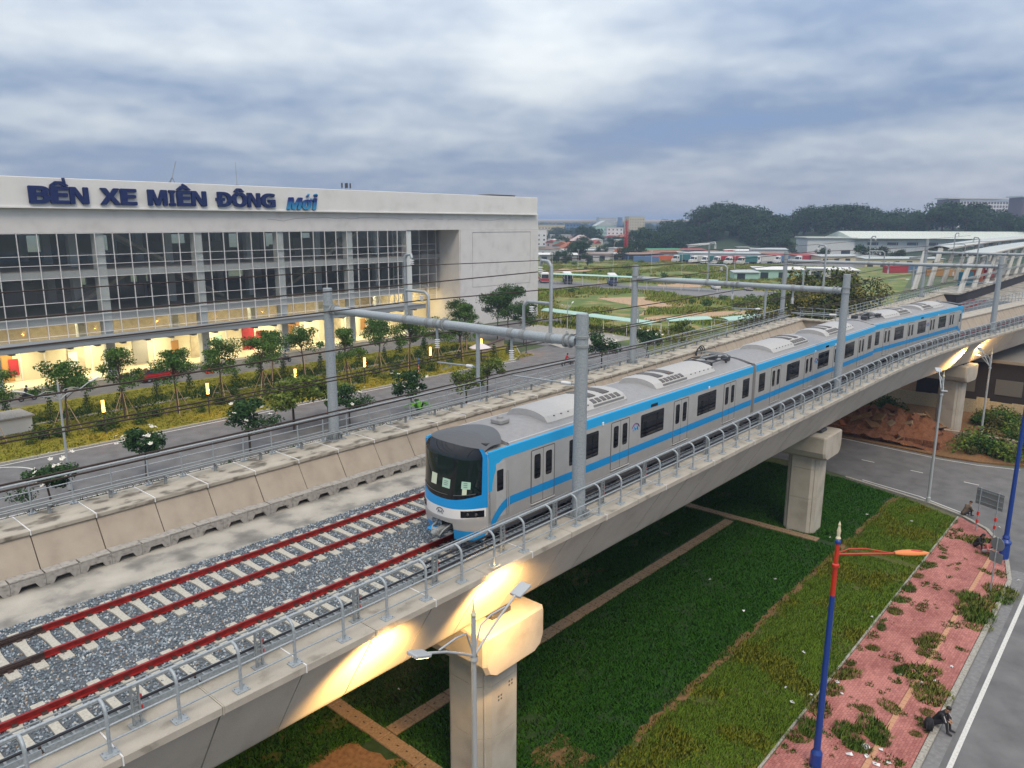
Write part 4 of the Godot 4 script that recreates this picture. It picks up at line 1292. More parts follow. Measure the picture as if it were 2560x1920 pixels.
	if cab:
		pantograph(body, 18.2)
		var an := MB.new()
		an.cbox(Vector3(2.55, 3.9, 0.0), Vector3(0.5, 0.16, 0.5), 0.03)
		an.lathe([Vector2(0.13, 3.97), Vector2(0.11, 4.06), Vector2(0.0, 4.09)], Vector3(2.55, 0, 0), 10)
		part(body, "roof_aerial", an, "car_roof")
		nose(body)
	# bellows between cars
	if not rev:
		var be := MB.new()
		for k in 4: be.cbox(Vector3(20.3 + k * 0.075, 2.25, 0), Vector3(0.06, 2.75, 2.5), 0.02)
		if idx < 2: part(body, "gangway_bellows", be, "rubber")
	# bogies
	for xx in [2.9, 17.2]:
		var bg := MB.new()
		for s in [-1.0, 1.0]:
			bg.cbox(Vector3(xx, 0.55, s * 1.0), Vector3(2.9, 0.22, 0.2), 0.04)
			for u in [-1.05, 1.05]: bg.tube([Vector3(xx + u, 0.43, s * 0.66), Vector3(xx + u, 0.43, s * 0.8)], 0.43, 16)
		part(body, "bogie", bg, "rubber")
	var ub := MB.new()
	for xx in [6.4, 9.4, 12.6]: ub.cbox(Vector3(xx, 0.62, 0), Vector3(2.4, 0.55, 2.5), 0.04)
	part(body, "underfloor_box", ub, "grille")

func emblem(p: Node3D, o: Vector3, b: Basis, w: float, m1: String, m2: String) -> void:   # arch over a letter-like zigzag
	var a := MB.new()
	var l := []
	for k in 9:
		var t := PI * (0.08 + 0.84 * k / 8.0)
		l.append(o + b * Vector3(-cos(t) * w, sin(t) * w * 0.85 - w * 0.1, 0))
	a.tube(l, w * 0.085, 5)
	part(p, "emblem_arch", a, m1)
	var z := MB.new()
	z.tube([o + b * Vector3(-w * 0.62, -w * 0.35, 0), o + b * Vector3(-w * 0.4, w * 0.25, 0), o + b * Vector3(0, -w * 0.2, 0), o + b * Vector3(w * 0.4, w * 0.25, 0), o + b * Vector3(w * 0.62, -w * 0.35, 0)], w * 0.085, 5)
	part(p, "emblem_letter", z, m2)

func air_unit(body: Node3D, a: float, e: float, flip: bool) -> void:
	var arc := PackedVector2Array()
	for k in 13:
		var t := -1.0 + 2.0 * k / 12.0
		arc.append(Vector2(t * 1.04, 3.72 + 0.36 * pow(1.0 - t * t, 0.55)))
	arc.append(Vector2(1.04, 3.58)); arc.append(Vector2(-1.04, 3.58))
	var ub := MB.new()
	var turn := Transform3D(Basis(Vector3(0, 0, -1), Vector3.UP, Vector3.RIGHT), Vector3.ZERO)
	var rings := [[a, 0.93], [a + 0.18, 1.0], [e - 0.18, 1.0], [e, 0.93]]
	for i in 3:   # slightly tapered ends
		for k in arc.size():
			var p := arc[k]
			var q := arc[(k + 1) % arc.size()]
			var f0: float = rings[i][1]
			var f1: float = rings[i + 1][1]
			var o := Vector2(0, 3.58)
			var p0 := o + (p - o) * f0
			var q0 := o + (q - o) * f0
			var p1 := o + (p - o) * f1
			var q1 := o + (q - o) * f1
			ub.quad(turn * Vector3(q0.x, q0.y, rings[i][0]), turn * Vector3(p0.x, p0.y, rings[i][0]), turn * Vector3(p1.x, p1.y, rings[i + 1][0]), turn * Vector3(q1.x, q1.y, rings[i + 1][0]))
	var end := arc.duplicate()
	for k in end.size(): end[k] = Vector2(0, 3.58) + (end[k] - Vector2(0, 3.58)) * 0.93
	ub.prism(end, a - 0.002, a + 0.01, turn)
	ub.prism(end, e - 0.01, e + 0.002, turn)
	var u := part(body, "air_conditioner", ub, "roof_unit")
	var gx := a + 0.55 if flip else e - 2.35
	for s in [-1.0, 1.0]:
		for k in 6:
			var gm := MB.new()
			gm.cbox(Vector3(gx + 0.18 + k * 0.33, 3.93, s * 0.8), Vector3(0.24, 0.05, 0.25), 0.012, Basis(Vector3.RIGHT, s * 0.42))
			part(u, "louvre", gm, "grille")
		var bt := MB.new()
		for k in 6: bt.box(Vector3((gx - 2.4 if not flip else gx + 2.6) + k * 0.42, 3.88, s * 0.92), Vector3(0.05, 0.03, 0.04))
		part(u, "bolt", bt, "grille")
		var lr := MB.new()
		for k in 30: lr.box(Vector3(gx + k * 0.07, 3.78, s * 1.0), Vector3(0.03, 0.12, 0.05))
		part(u, "side_vent", lr, "car_roof")
	for k in 2:
		var fan := MB.new()
		for j in 9:
			var z := -0.5 + j * 0.125
			fan.box(Vector3(gx + 0.45 + k * 0.95, 4.075 - 0.10 * z * z, z), Vector3(0.55 - 0.2 * absf(z), 0.03, 0.13))
		part(u, "fan_grille", fan, "grille")

func pantograph(body: Node3D, x: float) -> void:
	var f := MB.new()
	for s in [-0.55, 0.55]:
		f.tube([Vector3(x - 0.9, 4.0, s), Vector3(x + 0.9, 4.0, s)], 0.035, 6)
		for u in [-0.8, 0.8]: f.tube([Vector3(x + u, 3.78, s), Vector3(x + u, 4.0, s)], 0.06, 8)
	for u in [-0.8, 0.0, 0.8]: f.tube([Vector3(x + u, 4.0, -0.55), Vector3(x + u, 4.0, 0.55)], 0.03, 6)
	part(body, "pantograph_frame", f, "dark_steel")
	var a := MB.new()
	a.tube([Vector3(x + 0.75, 4.08, 0), Vector3(x - 0.75, 4.16, 0)], 0.05, 6)
	for s in [-0.35, 0.35]: a.tube([Vector3(x - 0.75, 4.16, s * 0.3), Vector3(x + 0.5, 4.24, s)], 0.025, 6)
	for u in [0.35, 0.65]:
		a.tube([Vector3(x + u, 4.16, -0.85), Vector3(x + u, 4.26, -0.6), Vector3(x + u, 4.28, 0), Vector3(x + u, 4.26, 0.6), Vector3(x + u, 4.16, 0.85)], 0.028, 6)
	part(body, "pantograph_arm", a, "galv_dull")
	var b := MB.new()
	for q in [[-1.2, 0.4], [-1.2, -0.45], [1.25, 0.3], [1.25, -0.4]]: b.cbox(Vector3(x + q[0], 3.92, q[1]), Vector3(0.35, 0.26, 0.4), 0.04)
	part(body, "roof_box", b, "dark_steel")
	var c := MB.new()
	c.tube([Vector3(x - 0.9, 3.9, -0.9), Vector3(x, 3.96, -0.95), Vector3(x + 1.2, 3.9, -0.8), Vector3(x + 1.9, 3.84, -0.5)], 0.03, 6)
	part(body, "roof_cable", c, "cable")

func nose_x(u: float, y: float) -> float:   # plan shape of the cab front
	var b := 0.74
	if y > 1.6: b = lerpf(0.74, 0.48, clampf((y - 1.6) / 1.6, 0, 1))
	if y > 3.2: b = lerpf(0.48, 0.16, pow(clampf((y - 3.2) / 0.42, 0, 1), 1.6))
	if y < 1.2: b = lerpf(0.74, 0.58, (1.2 - y) / 0.7)
	return 0.36 - b * (1.0 - pow(absf(u), 2.8))
func nose_p(u: float, y: float) -> Vector3:
	var hw := HW
	if y > 3.3: hw = HW - 0.25 * pow((y - 3.3) / 0.3, 2.0)
	if y < 0.95: hw = HW - 0.2 * pow((0.95 - y) / 0.45, 2.0)
	return Vector3(nose_x(u, y), y, u * hw)
func nose_n(u: float, y: float) -> Vector3:
	var dx := (nose_x(clampf(u + 0.01, -1, 1), y) - nose_x(clampf(u - 0.01, -1, 1), y)) / (0.02 * HW)
	var dy := (nose_x(u, y + 0.02) - nose_x(u, y - 0.02)) / 0.04
	return Vector3(-1, clampf(dy, -1.5, 1.5), clampf(dx, -3, 3)).normalized()
func nose_patch(b: MB, u0: float, u1: float, lo: Callable, hi: Callable, rows: int, off := 0.0) -> void:
	for j in rows:
		var q := []
		var n := []
		for e in [[u0, j], [u1, j], [u1, j + 1], [u0, j + 1]]:
			var y: float = lerpf(lo.call(e[0]), hi.call(e[0]), float(e[1]) / rows)
			q.append(nose_p(e[0], y) + Vector3(off, 0, 0)); n.append(nose_n(e[0], y))
		b.q4(q[0], q[1], q[2], q[3], n[0], n[1], n[2], n[3])
func nose(body: Node3D) -> void:
	var cls := {}
	var names := {"windscreen": "screen_glass", "screen_surround": "dark_glass", "blue_mask": "blue", "white_band": "white_paint", "lower_front": "silver", "skirt": "blue"}
	for k in names: cls[k] = MB.new()
	var yb := func(u: float) -> float: return 1.86 + 0.34 * pow(absf(u), 2.2)   # lower edge of the glazing
	var yw := func(u: float) -> float: return 1.58 + 0.12 * pow(absf(u), 2.0)   # lower edge of the blue mask
	var yl := func(u: float) -> float: return 1.24 + 0.16 * pow(absf(u), 2.0)   # lower edge of the white band
	var yg := func(u: float) -> float: return 1.97 + 0.34 * pow(absf(u), 2.2)
	var c := func(y: float) -> Callable: return func(_u: float) -> float: return y
	var stops := [-1.0, -0.97, -0.905, -0.86]
	for k in 24: stops.append(-0.8 + k * 0.0452)
	stops.append_array([0.26, 0.34])
	for k in 10: stops.append(0.4 + k * 0.046)
	stops.append_array([0.86, 0.905, 0.97, 1.0])
	for i in stops.size() - 1:
		var u0: float = stops[i]
		var u1: float = stops[i + 1]
		var au := absf((u0 + u1) / 2)
		var um := (u0 + u1) / 2
		var hole := au < 0.36
		if not hole:
			nose_patch(cls["skirt" if au < 0.97 else "lower_front"], u0, u1, c.call(0.5), c.call(0.86), 4)
			nose_patch(cls.lower_front, u0, u1, c.call(0.86), yl, 5)
		else: nose_patch(cls.lower_front, u0, u1, c.call(1.08), yl, 3)
		nose_patch(cls["white_band" if au < 0.97 else "lower_front"], u0, u1, yl, yw, 4)
		nose_patch(cls.blue_mask, u0, u1, yw, yb, 4)
		var side := au > 0.905
		nose_patch(cls["blue_mask" if side else "screen_surround"], u0, u1, yb, yg, 2)
		nose_patch(cls["blue_mask" if side else ("screen_surround" if au > 0.86 or (um > 0.26 and um < 0.34) else "windscreen")], u0, u1, yg, c.call(3.3), 12)
		nose_patch(cls["blue_mask" if side else "screen_surround"], u0, u1, c.call(3.3), c.call(3.6), 6)
	for k in names: part(body, k, cls[k], names[k])
	for s in [-1.0, 1.0]:
		var hl := MB.new()
		for k in 8:
			var a0 := 0.55 + k * 0.05
			var a1 := a0 + 0.05
			nose_patch(hl, minf(a0 * s, a1 * s), maxf(a0 * s, a1 * s), func(u: float) -> float: return 1.27 + 0.12 * absf(u), func(u: float) -> float: return 1.5 + 0.12 * absf(u), 3, -0.012)
		part(body, "headlight", hl, "dark_glass")
	part(body, "coupler_recess", bx(0.2, 0.9, 0.5, 1.1, -0.56, 0.56), "black")
	# dark dome of the cab roof
	var dm := MB.new()
	var Q := func(i: int, j: int) -> Vector3:
		var u := -1.0 + 2.0 * i / 24.0
		var a := j / 12.0
		var xf := nose_x(u, 3.6)
		var xb := 1.9 - 0.75 * u * u
		var top := 3.64 + 0.2 * (1.0 - pow(absf(u), 2.2))
		var y := 3.52 + (top - 3.52) * sin(minf(a * 1.9, 1.0) * PI / 2)
		return Vector3(lerpf(xf, xb, a), y + 0.012, u * (HW - 0.17 + 0.02 * a))
	for i in 24:
		for j in 12: dm.quad(Q.call(i, j), Q.call(i + 1, j), Q.call(i + 1, j + 1), Q.call(i, j + 1))
	part(body, "cab_roof", dm, "dome_grey")
	var hp := MB.new()
	hp.cbox(Vector3(0.75, 3.66, 1.05), Vector3(0.35, 0.08, 0.25), 0.02)
	part(body, "roof_hatch", hp, "black")
	for s in [-1.0, 1.0]:   # corner pillars closing the body behind the nose
		var pl := MB.new()
		pl.cbox(Vector3(0.42, 2.3, s * (HW - 0.05)), Vector3(0.16, 2.4, 0.1), 0.03)
		part(body, "corner_pillar", pl, "blue")
		var lens := MB.new()
		for q in [0.68, 0.82]: lens.tube([Vector3(nose_x(q, 1.47) - 0.02, 1.47, s * q * HW), Vector3(nose_x(q, 1.47) + 0.03, 1.47, s * q * HW)], 0.05, 10)
		part(body, "headlight_lens", lens, "grille")
	# notices behind the glass, wipers, emblem, coupler
	for q in [[-0.28, 2.42, 0.28, 0.36, "paper_white", "old torn notice"], [0.12, 2.38, 0.34, 0.3, "paper", "pale green notice"], [0.62, 2.42, 0.28, 0.24, "paper", "small pale green notice"], [0.6, 2.2, 0.14, 0.2, "paper_white", ""]]:
		var pb := MB.new()
		var u0: float = q[0] - q[2] / 2 / HW
		var u1: float = q[0] + q[2] / 2 / HW
		var y0: float = q[1] - q[3] / 2
		var y1: float = q[1] + q[3] / 2
		var off := Vector3(-0.012, 0, 0)
		pb.quad(Vector3(nose_x(u0, y0), y0, u0 * HW) + off, Vector3(nose_x(u1, y0), y0, u1 * HW) + off, Vector3(nose_x(u1, y1), y1, u1 * HW) + off, Vector3(nose_x(u0, y1), y1, u0 * HW) + off)
		var sh := part(body, "notice", pb, q[4], Transform3D(), q[5])
		if q[4] == "paper":
			var ln := MB.new()
			for k in 3:
				var y: float = q[1] + 0.06 - k * 0.06
				ln.quad(Vector3(nose_x(u0 + 0.05, y), y, (u0 + 0.05) * HW) + off * 1.4, Vector3(nose_x(u1 - 0.06, y), y, (u1 - 0.06) * HW) + off * 1.4, Vector3(nose_x(u1 - 0.06, y), y + 0.018, (u1 - 0.06) * HW) + off * 1.4, Vector3(nose_x(u0 + 0.05, y), y + 0.018, (u0 + 0.05) * HW) + off * 1.4)
			part(sh, "print", ln, "emblem")
	for q in [[-0.75, 0.2], [0.82, 0.36]]:
		var wb := MB.new()
		var l := []
		for k in 6:
			var u := lerpf(q[0], q[1], k / 5.0)
			var y := 2.02 + 0.22 * pow(absf(u), 2.0)
			l.append(Vector3(nose_x(u, y) - 0.03, y, u * HW))
		wb.tube(l, 0.012, 5)
		part(body, "wiper", wb, "grille")
	emblem(body, Vector3(nose_x(0.0, 1.4) - 0.012, 1.4, 0.0), Basis(Vector3.UP, -PI / 2), 0.17, "emblem", "emblem")
	var cp := MB.new()
	cp.cbox(Vector3(-0.2, 0.76, 0), Vector3(0.8, 0.18, 0.22), 0.04)
	cp.cbox(Vector3(-0.6, 0.76, 0), Vector3(0.14, 0.26, 0.3), 0.05)
	cp.lathe([Vector2(0.1, 0.0), Vector2(0.1, 0.1), Vector2(0.02, 0.16)], Vector3(-0.68, 0.76, 0.05), 10, aim(Vector3.LEFT))
	for s in [-0.3, 0.3]: cp.tube([Vector3(-0.1, 0.98, s), Vector3(-0.5, 0.85, s * 0.9), Vector3(-0.62, 0.66, s * 0.6)], 0.028, 6)
	part(body, "coupler", cp, "galv_dull")
	var bb := MB.new()
	bb.cbox(Vector3(-0.3, 0.66, -0.42), Vector3(0.3, 0.06, 0.4), 0.02)
	part(body, "coupler_tray", bb, "blue")

# --- bus terminal ---------------------------------------------------------------------------------------------------
func bx(x0: float, x1: float, y0: float, y1: float, z0: float, z1: float, ch := 0.0) -> MB:
	var b := MB.new()
	var o := Vector3((x0 + x1) / 2, (y0 + y1) / 2, (z0 + z1) / 2)
	var s := Vector3(x1 - x0, y1 - y0, z1 - z0)
	if ch > 0: b.cbox(o, s, ch)
	else: b.box(o, s)
	return b
func letters(root: Node3D, spec: Array, font: Font, mat_name: String) -> void:   # [character, plain form, left, right, bottom, top, lean]
	for q in spec:
		var base := TextMesh.new()
		base.font = font; base.text = q[1]; base.font_size = 64; base.depth = 0.3; base.pixel_size = 0.02; base.curve_step = 2.0
		var tm := TextMesh.new()
		tm.font = font; tm.text = q[0]; tm.font_size = 64; tm.depth = 0.3; tm.pixel_size = 0.02; tm.curve_step = 2.0
		# both forms are set on one baseline and centred, so the plain box fixes scale and place of the accented letter
		base.horizontal_alignment = HORIZONTAL_ALIGNMENT_LEFT; tm.horizontal_alignment = HORIZONTAL_ALIGNMENT_LEFT
		base.vertical_alignment = VERTICAL_ALIGNMENT_TOP; tm.vertical_alignment = VERTICAL_ALIGNMENT_TOP
		var bb := base.get_aabb()
		var sx: float = (q[3] - q[2]) / bb.size.x
		var sy: float = (q[5] - q[4]) / bb.size.y
		var am := ArrayMesh.new()
		var all := [PackedVector3Array(), PackedVector3Array()]
		for i in tm.get_surface_count():
			var ar := tm.surface_get_arrays(i)
			var vs: PackedVector3Array = ar[Mesh.ARRAY_VERTEX]
			var ns: PackedVector3Array = ar[Mesh.ARRAY_NORMAL]
			var ids: PackedInt32Array = ar[Mesh.ARRAY_INDEX] if ar[Mesh.ARRAY_INDEX] != null else PackedInt32Array(range(vs.size()))
			for pass_ in 5:   # thickened strokes
				var o := Vector3([-0.065, 0.065, 0.0, 0.0, 0.0][pass_], [0.0, 0.0, -0.05, 0.05, 0.0][pass_], pass_ * 0.003)
				for k in ids:
					var v := vs[k]
					var y := (v.y - bb.position.y) * sy
					all[0].append(Vector3((v.x - bb.position.x) * sx + y * q[6], y, v.z) + o)
					all[1].append(ns[k])
		var arr := []
		arr.resize(Mesh.ARRAY_MAX)
		arr[Mesh.ARRAY_VERTEX] = all[0]; arr[Mesh.ARRAY_NORMAL] = all[1]
		am.add_surface_from_arrays(Mesh.PRIMITIVE_TRIANGLES, arr)
		part(root, "letter", am, mat_name, Transform3D(Basis(), Vector3(q[2] - 50.0, q[4], 0.72)), "letter " + q[0])

func terminal() -> void:
	R.seed = 41
	var t := thing("bus_terminal", "wide white bus terminal with a glazed front and navy roof lettering", "building", Vector3(50, 0, -79.5), 0.0105)
	var L := -110.0
	var RE := 52.3
	var BK := -46.0
	part(t, "parapet", bx(L, 51.35, 20.07, 23.4, BK, 0.55, 0.05), "white_wall")
	part(t, "upper_band", bx(L, RE, 17.33, 20.067, BK + 0.3, 0.0, 0.04), "band_wall")
	var ledge := bx(L, 51.35, 20.07, 20.22, 0.552, 0.72)
	part(t, "ledge", ledge, "white_wall")
	# right hand block with a recessed panel outline
	part(t, "end_block", bx(30.2, RE, 0.0, 17.327, BK + 0.3, -0.02), "band_wall")
	for q in [[30.2, 33.2, 0, 17.33], [49.8, RE, 0, 17.33], [33.2, 49.8, 16.9, 17.33], [33.2, 49.8, 0, 6.9]]: part(t, "end_cladding", bx(q[0], q[1], q[2], q[3] - 0.004, -0.018, 0.11), "band_wall")
	part(t, "end_panel", bx(33.34, 49.66, 7.04, 16.76, -0.018, 0.10), "band_wall")
	part(t, "left_block", bx(L, -58, 0, 17.327, BK + 0.3, -0.02), "band_wall")
	# cracks and water stains along the band
	var cr := MB.new()
	var x := -8.0
	var y := 19.0
	while x < 46.0:
		var nx := x + R.randf_range(0.5, 1.3)
		var ny := clampf(y + R.randf_range(-0.16, 0.16), 18.6, 19.3)
		if R.randf() < 0.8: cr.quad(Vector3(x, y - 0.02, 0.003), Vector3(nx, ny - 0.02, 0.003), Vector3(nx, ny + 0.025, 0.003), Vector3(x, y + 0.025, 0.003))
		x = nx; y = ny
	part(t, "crack", cr, "stain")
	# floors and ceilings
	var slabs := {"floor": [0.02, 0.14], "first_floor": [7.0, 7.82], "second_floor": [12.2, 13.02]}
	for k in slabs:
		part(t, k, bx(-58, 18.4, slabs[k][0], slabs[k][1], -32.0, -0.5), "ceiling" if k != "floor" else "cream")
		part(t, k, bx(18.404, 30.2, slabs[k][0], slabs[k][1], -32.0, -5.2), "ceiling" if k != "floor" else "cream")
	part(t, "slab_edge", bx(-58, 18.2, 7.0, 7.84, -0.496, -0.30), "slab_edge")
	part(t, "slab_edge", bx(-58, 18.2, 12.2, 13.04, -0.496, -0.30), "slab_edge")
	# columns at the glass and inside
	for i in 7:
		var cx := -66.7 + i * 12.15 + 12.1
		if i == 6: cx = 18.3
		part(t, "front_column", bx(cx - 0.55, cx + 0.55, 0.02, 17.3, -1.35, -0.22, 0.06), "column_paint")
		for d in [-9.0, -18.0, -27.0]: part(t, "inner_column", bx(cx - 0.5, cx + 0.5, 0.14, 17.3, d - 0.5, d + 0.5, 0.05), "column_paint")
	# rear wall with openings to the daylight behind
	for lv in [[7.82, 12.2], [13.02, 17.33]]:
		part(t, "rear_sill", bx(-58, 30.2, lv[0], lv[0] + 1.1, -32.5, -32.0), "inner_dark")
		part(t, "rear_head", bx(-58, 30.2, lv[1] - 0.8, lv[1], -32.5, -32.0), "inner_dark")
		var xx := -58.0
		while xx < 30.0:
			var w := R.randf_range(5.0, 9.5)
			part(t, "rear_wall", bx(xx, minf(xx + w, 30.2), lv[0] + 1.1, lv[1] - 0.8, -32.5, -32.0), "inner_dark")
			xx += w + R.randf_range(1.6, 3.2)
	part(t, "rear_wall", bx(-58, 30.2, 0.14, 7.0, -16.5, -16.0), "inner_wall")
	part(t, "side_wall", bx(-58.5, -58.0, 0.02, 17.3, -32.5, -0.5), "inner_dark")
	# partitions, stair flights and stacked goods seen through the glass
	for q in [[-28, 8.0, 5.5, 1.0], [-14, 8.0, 7.0, -1.0], [2, 8.0, 6.0, 1.0], [-22, 13.1, 6.0, -1.0], [10, 13.1, 5.5, 1.0]]:
		var st := MB.new()
		var d := Vector3(7.0 * q[3], 3.9, 0)
		st.box(Vector3(q[0], q[1] + 2.0, -q[2] - 3.0), Vector3(8.2, 0.45, 2.2), Basis(Vector3.BACK, atan2(d.y, d.x) if q[3] > 0 else PI + atan2(d.y, d.x)))
		part(t, "stair_flight", st, "inner_wall")
	for k in 26:
		var px := R.randf_range(-52, 28)
		var lv: float = [7.82, 13.02, 7.82][k % 3]
		var w := R.randf_range(1.0, 4.5)
		part(t, "partition", bx(px, px + w, lv, lv + R.randf_range(1.2, 3.6), -14.2 - (k % 4) * 2.0, -14.0 - (k % 4) * 2.0), ["inner_dark", "ceiling", "inner_dark", "grey_wall"][k % 4])
	# curtain wall: mullions, transoms and single panes
	var rows := [4.8, 5.7, 7.0, 7.88, 9.5, 12.28, 13.75, 14.8, 17.3]
	var mull := bx(-0.035, 0.035, 4.8, 17.3, -0.16, 0.02).mesh()
	var tran := bx(-0.97, 0.97, -0.028, 0.028, -0.13, 0.005).mesh()
	var panes := []
	for i in rows.size() - 1: panes.append(bx(-0.965, 0.965, -(rows[i + 1] - rows[i]) / 2 + 0.035, (rows[i + 1] - rows[i]) / 2 - 0.035, -0.075, -0.06).mesh())
	for k in 32:
		var px := -45.0 + k * 2.02
		part(t, "mullion", mull, "mullion", Transform3D(Basis(), Vector3(px, 0, 0)))
		if k == 31: break
		for i in rows.size():
			if i > 0: part(t, "transom", tran, "mullion", Transform3D(Basis(), Vector3(px + 1.01, rows[i], 0)))
			if i < rows.size() - 1: part(t, "pane", panes[i], "pane", Transform3D(Basis.from_euler(Vector3(R.randf_range(-0.006, 0.006), R.randf_range(-0.006, 0.006), 0)), Vector3(px + 1.01, (rows[i] + rows[i + 1]) / 2, 0)))
	for k in 6:   # set back bay beside the end block
		var px := 18.9 + k * 2.02
		part(t, "mullion", mull, "mullion", Transform3D(Basis(), Vector3(px, 0, -5.0)))
		if k == 5: break
		for i in rows.size():
			part(t, "transom", tran, "mullion", Transform3D(Basis(), Vector3(px + 1.01, rows[i], -5.0)))
			if i < rows.size() - 1: part(t, "pane", panes[i], "pane", Transform3D(Basis.from_euler(Vector3(R.randf_range(-0.006, 0.006), R.randf_range(-0.006, 0.006), 0)), Vector3(px + 1.01, (rows[i] + rows[i + 1]) / 2, -5.0)))
	part(t, "bay_cheek", bx(30.0, 30.196, 0.02, 17.3, -5.2, -0.03), "band_wall")
	# canopy over the pavement
	part(t, "canopy", bx(-70, 18.2, 4.75, 5.4, 0.05, 3.7, 0.03), "canopy_grey")
	part(t, "canopy_rim", bx(-70, 18.3, 5.36, 5.5, 3.705, 3.8), "inner_dark")
	for k in 30: part(t, "canopy_bracket", bx(-68 + k * 2.9, -67.55 + k * 2.9, 4.5, 4.745, 0.06, 3.3), "inner_dark")
	# lit ground floor
	part(t, "shop_front", bx(-58, 18, 0.14, 4.4, -5.2, -5.0), "cream")
	for k in 24:
		var px := -44.0 + k * 2.6
		if k % 3 == 1: part(t, "shop_opening", bx(px, px + 1.9, 0.3, 3.6, -4.99, -4.9), ["inner_wall", "wood_crate", "ceiling", "truck_red", "inner_wall"][k % 5])
		else: part(t, "shop_post", bx(px, px + 0.14, 0.14, 4.3, -4.99, -4.8), "white_wall")
	for k in 9:
		part(t, "poster", bx(-40 + k * 6.4, -39.0 + k * 6.4, 1.0, 2.9, -4.79, -4.75), ["truck_red", "plain_white", "flower", "wood_crate", "mint"][k % 5])
	for k in 8:
		var px := -40.0 + k * 8.2
		for d in [-2.8, -10.5]:
			var y2 := 4.35 if d > -5 else 6.75
			part(t, "ceiling_lamp", bx(px - 1.6, px + 1.6, y2, y2 + 0.06, d - 0.35, d + 0.35), "ceiling_lamp")
			var al := AreaLight3D.new()
			al.name = "ceiling_light"
			al.area_size = Vector2(3.2, 0.7)
			al.light_energy = 30.0 if d > -5 else 34.0
			al.light_color = Color(1.0, 0.94, 0.76)
			al.shadow_enabled = true
			al.transform = Transform3D(Basis(Vector3.RIGHT, -PI / 2), Vector3(px, y2 - 0.05, d))
			t.add_child(al, true)
	part(t, "soffit", bx(-58, 18.2, 4.42, 4.5, -5.0, 0.04), "cream")
	part(t, "bay_lobby_wall", bx(19, 30, 0.14, 6.9, -9.2, -9.0), "cream")
	var bl := AreaLight3D.new()
	bl.name = "bay_light"
	bl.area_size = Vector2(6, 1)
	bl.light_energy = 36.0
	bl.light_color = Color(1.0, 0.88, 0.6)
	bl.shadow_enabled = true
	bl.transform = Transform3D(Basis(Vector3.RIGHT, -PI / 2), Vector3(24.5, 6.7, -7.0))
	t.add_child(bl, true)
	part(t, "ceiling_lamp", bx(21.5, 27.5, 6.8, 6.86, -7.5, -6.5), "ceiling_lamp")
	# two faint lamps upstairs
	for q in [[-2.0, 11.6, -12.0], [-30.0, 11.6, -12.0]]:
		part(t, "tube_lamp", bx(q[0] - 0.7, q[0] + 0.7, q[1], q[1] + 0.07, q[2] - 0.07, q[2] + 0.07), "ceiling_lamp")
	# lettering
	var f := SystemFont.new()
	f.font_names = PackedStringArray(["Droid Sans"])
	f.font_weight = 700
	var fv := FontVariation.new()
	fv.base_font = f
	fv.variation_embolden = 0.0
	var yb := 20.62
	var yt := 22.42
	letters(t, [["B", "B", 12.62, 14.65, yb, yt, 0.0], ["Ê", "E", 14.75, 16.55, yb, yt, 0.0], ["N", "N", 16.75, 18.63, yb, yt, 0.0], ["X", "X", 20.0, 22.15, yb, yt, 0.0], ["E", "E", 22.3, 24.05, yb, yt, 0.0],
		["M", "M", 25.5, 27.77, yb, yt, 0.0], ["I", "I", 28.1, 28.8, yb, yt, 0.0], ["Ê", "E", 29.1, 30.8, yb, yt, 0.0], ["N", "N", 31.0, 32.87, yb, yt, 0.0], ["Đ", "Đ", 34.29, 36.4, yb, yt, 0.0], ["Ô", "O", 36.55, 38.6, yb, yt, 0.0], ["N", "N", 38.8, 40.6, yb, yt, 0.0], ["G", "G", 40.85, 42.9, yb, yt, 0.0]], fv, "sign_navy")
	var gt := GradientTexture2D.new()
	var gr := Gradient.new()
	gr.offsets = PackedFloat32Array([0.0, 0.45, 0.55, 1.0])
	gr.colors = PackedColorArray([lin(0.008, 0.016, 0.13), lin(0.01, 0.03, 0.2), lin(0.02, 0.14, 0.36), lin(0.05, 0.30, 0.52)])
	gt.gradient = gr
	gt.fill_from = Vector2(0, 1); gt.fill_to = Vector2(0, 0)
	var mm := mat("sign_fade", Color(1, 1, 1), 0.35)
	mm.albedo_texture = gt
	mm.uv1_triplanar = true
	mm.uv1_scale = Vector3(0.3, -0.48, 0.3)
	letters(t, [["M", "M", 44.8, 46.9, 20.4, 22.0, 0.28], ["o", "o", 47.2, 48.6, 20.4, 21.75, 0.24], ["i", "i", 49.05, 49.5, 20.4, 22.6, 0.2]], fv, "sign_fade")
	# tone marks over the two E and the small o
	for q in [[16.25, 22.95, 0.16, 0.95, 0.12, "sign_navy"], [30.15, 23.05, 0.15, 0.7, 1.05, "sign_navy"], [48.35, 22.35, 0.14, 0.6, -0.75, "sign_fade"], [48.95, 21.75, 0.2, 0.42, -0.35, "sign_fade"]]:
		var ac := MB.new()
		ac.cbox(Vector3.ZERO, Vector3(q[2] * 1.6, q[3], 0.3), 0.02)
		part(t, "tone_mark", ac, q[5], Transform3D(Basis(Vector3.BACK, q[4]), Vector3(q[0] - 50.0, q[1], 0.72)))
	# roof fittings
	var an := thing("roof_antenna", "leaning lattice antenna on the terminal roof above the lettering", "antenna", Vector3(29.6, 23.4, -81))
	var ab := MB.new()
	ab.tube([Vector3.ZERO, Vector3(0.9, 2.75, 0)], 0.045, 6)
	part(an, "mast", ab, "galv_dull")
	var ag := MB.new()
	for q in [[-0.35, 0.2], [0.5, 0.2], [0.1, -0.4]]: ag.tube([Vector3(q[0], 0, q[1]), Vector3(0.25, 0.75, 0)], 0.03, 5)
	part(an, "tripod", ag, "dark_steel")
	var a2 := thing("roof_antenna", "thin upright whip antenna on the terminal roof", "antenna", Vector3(38.7, 23.4, -81))
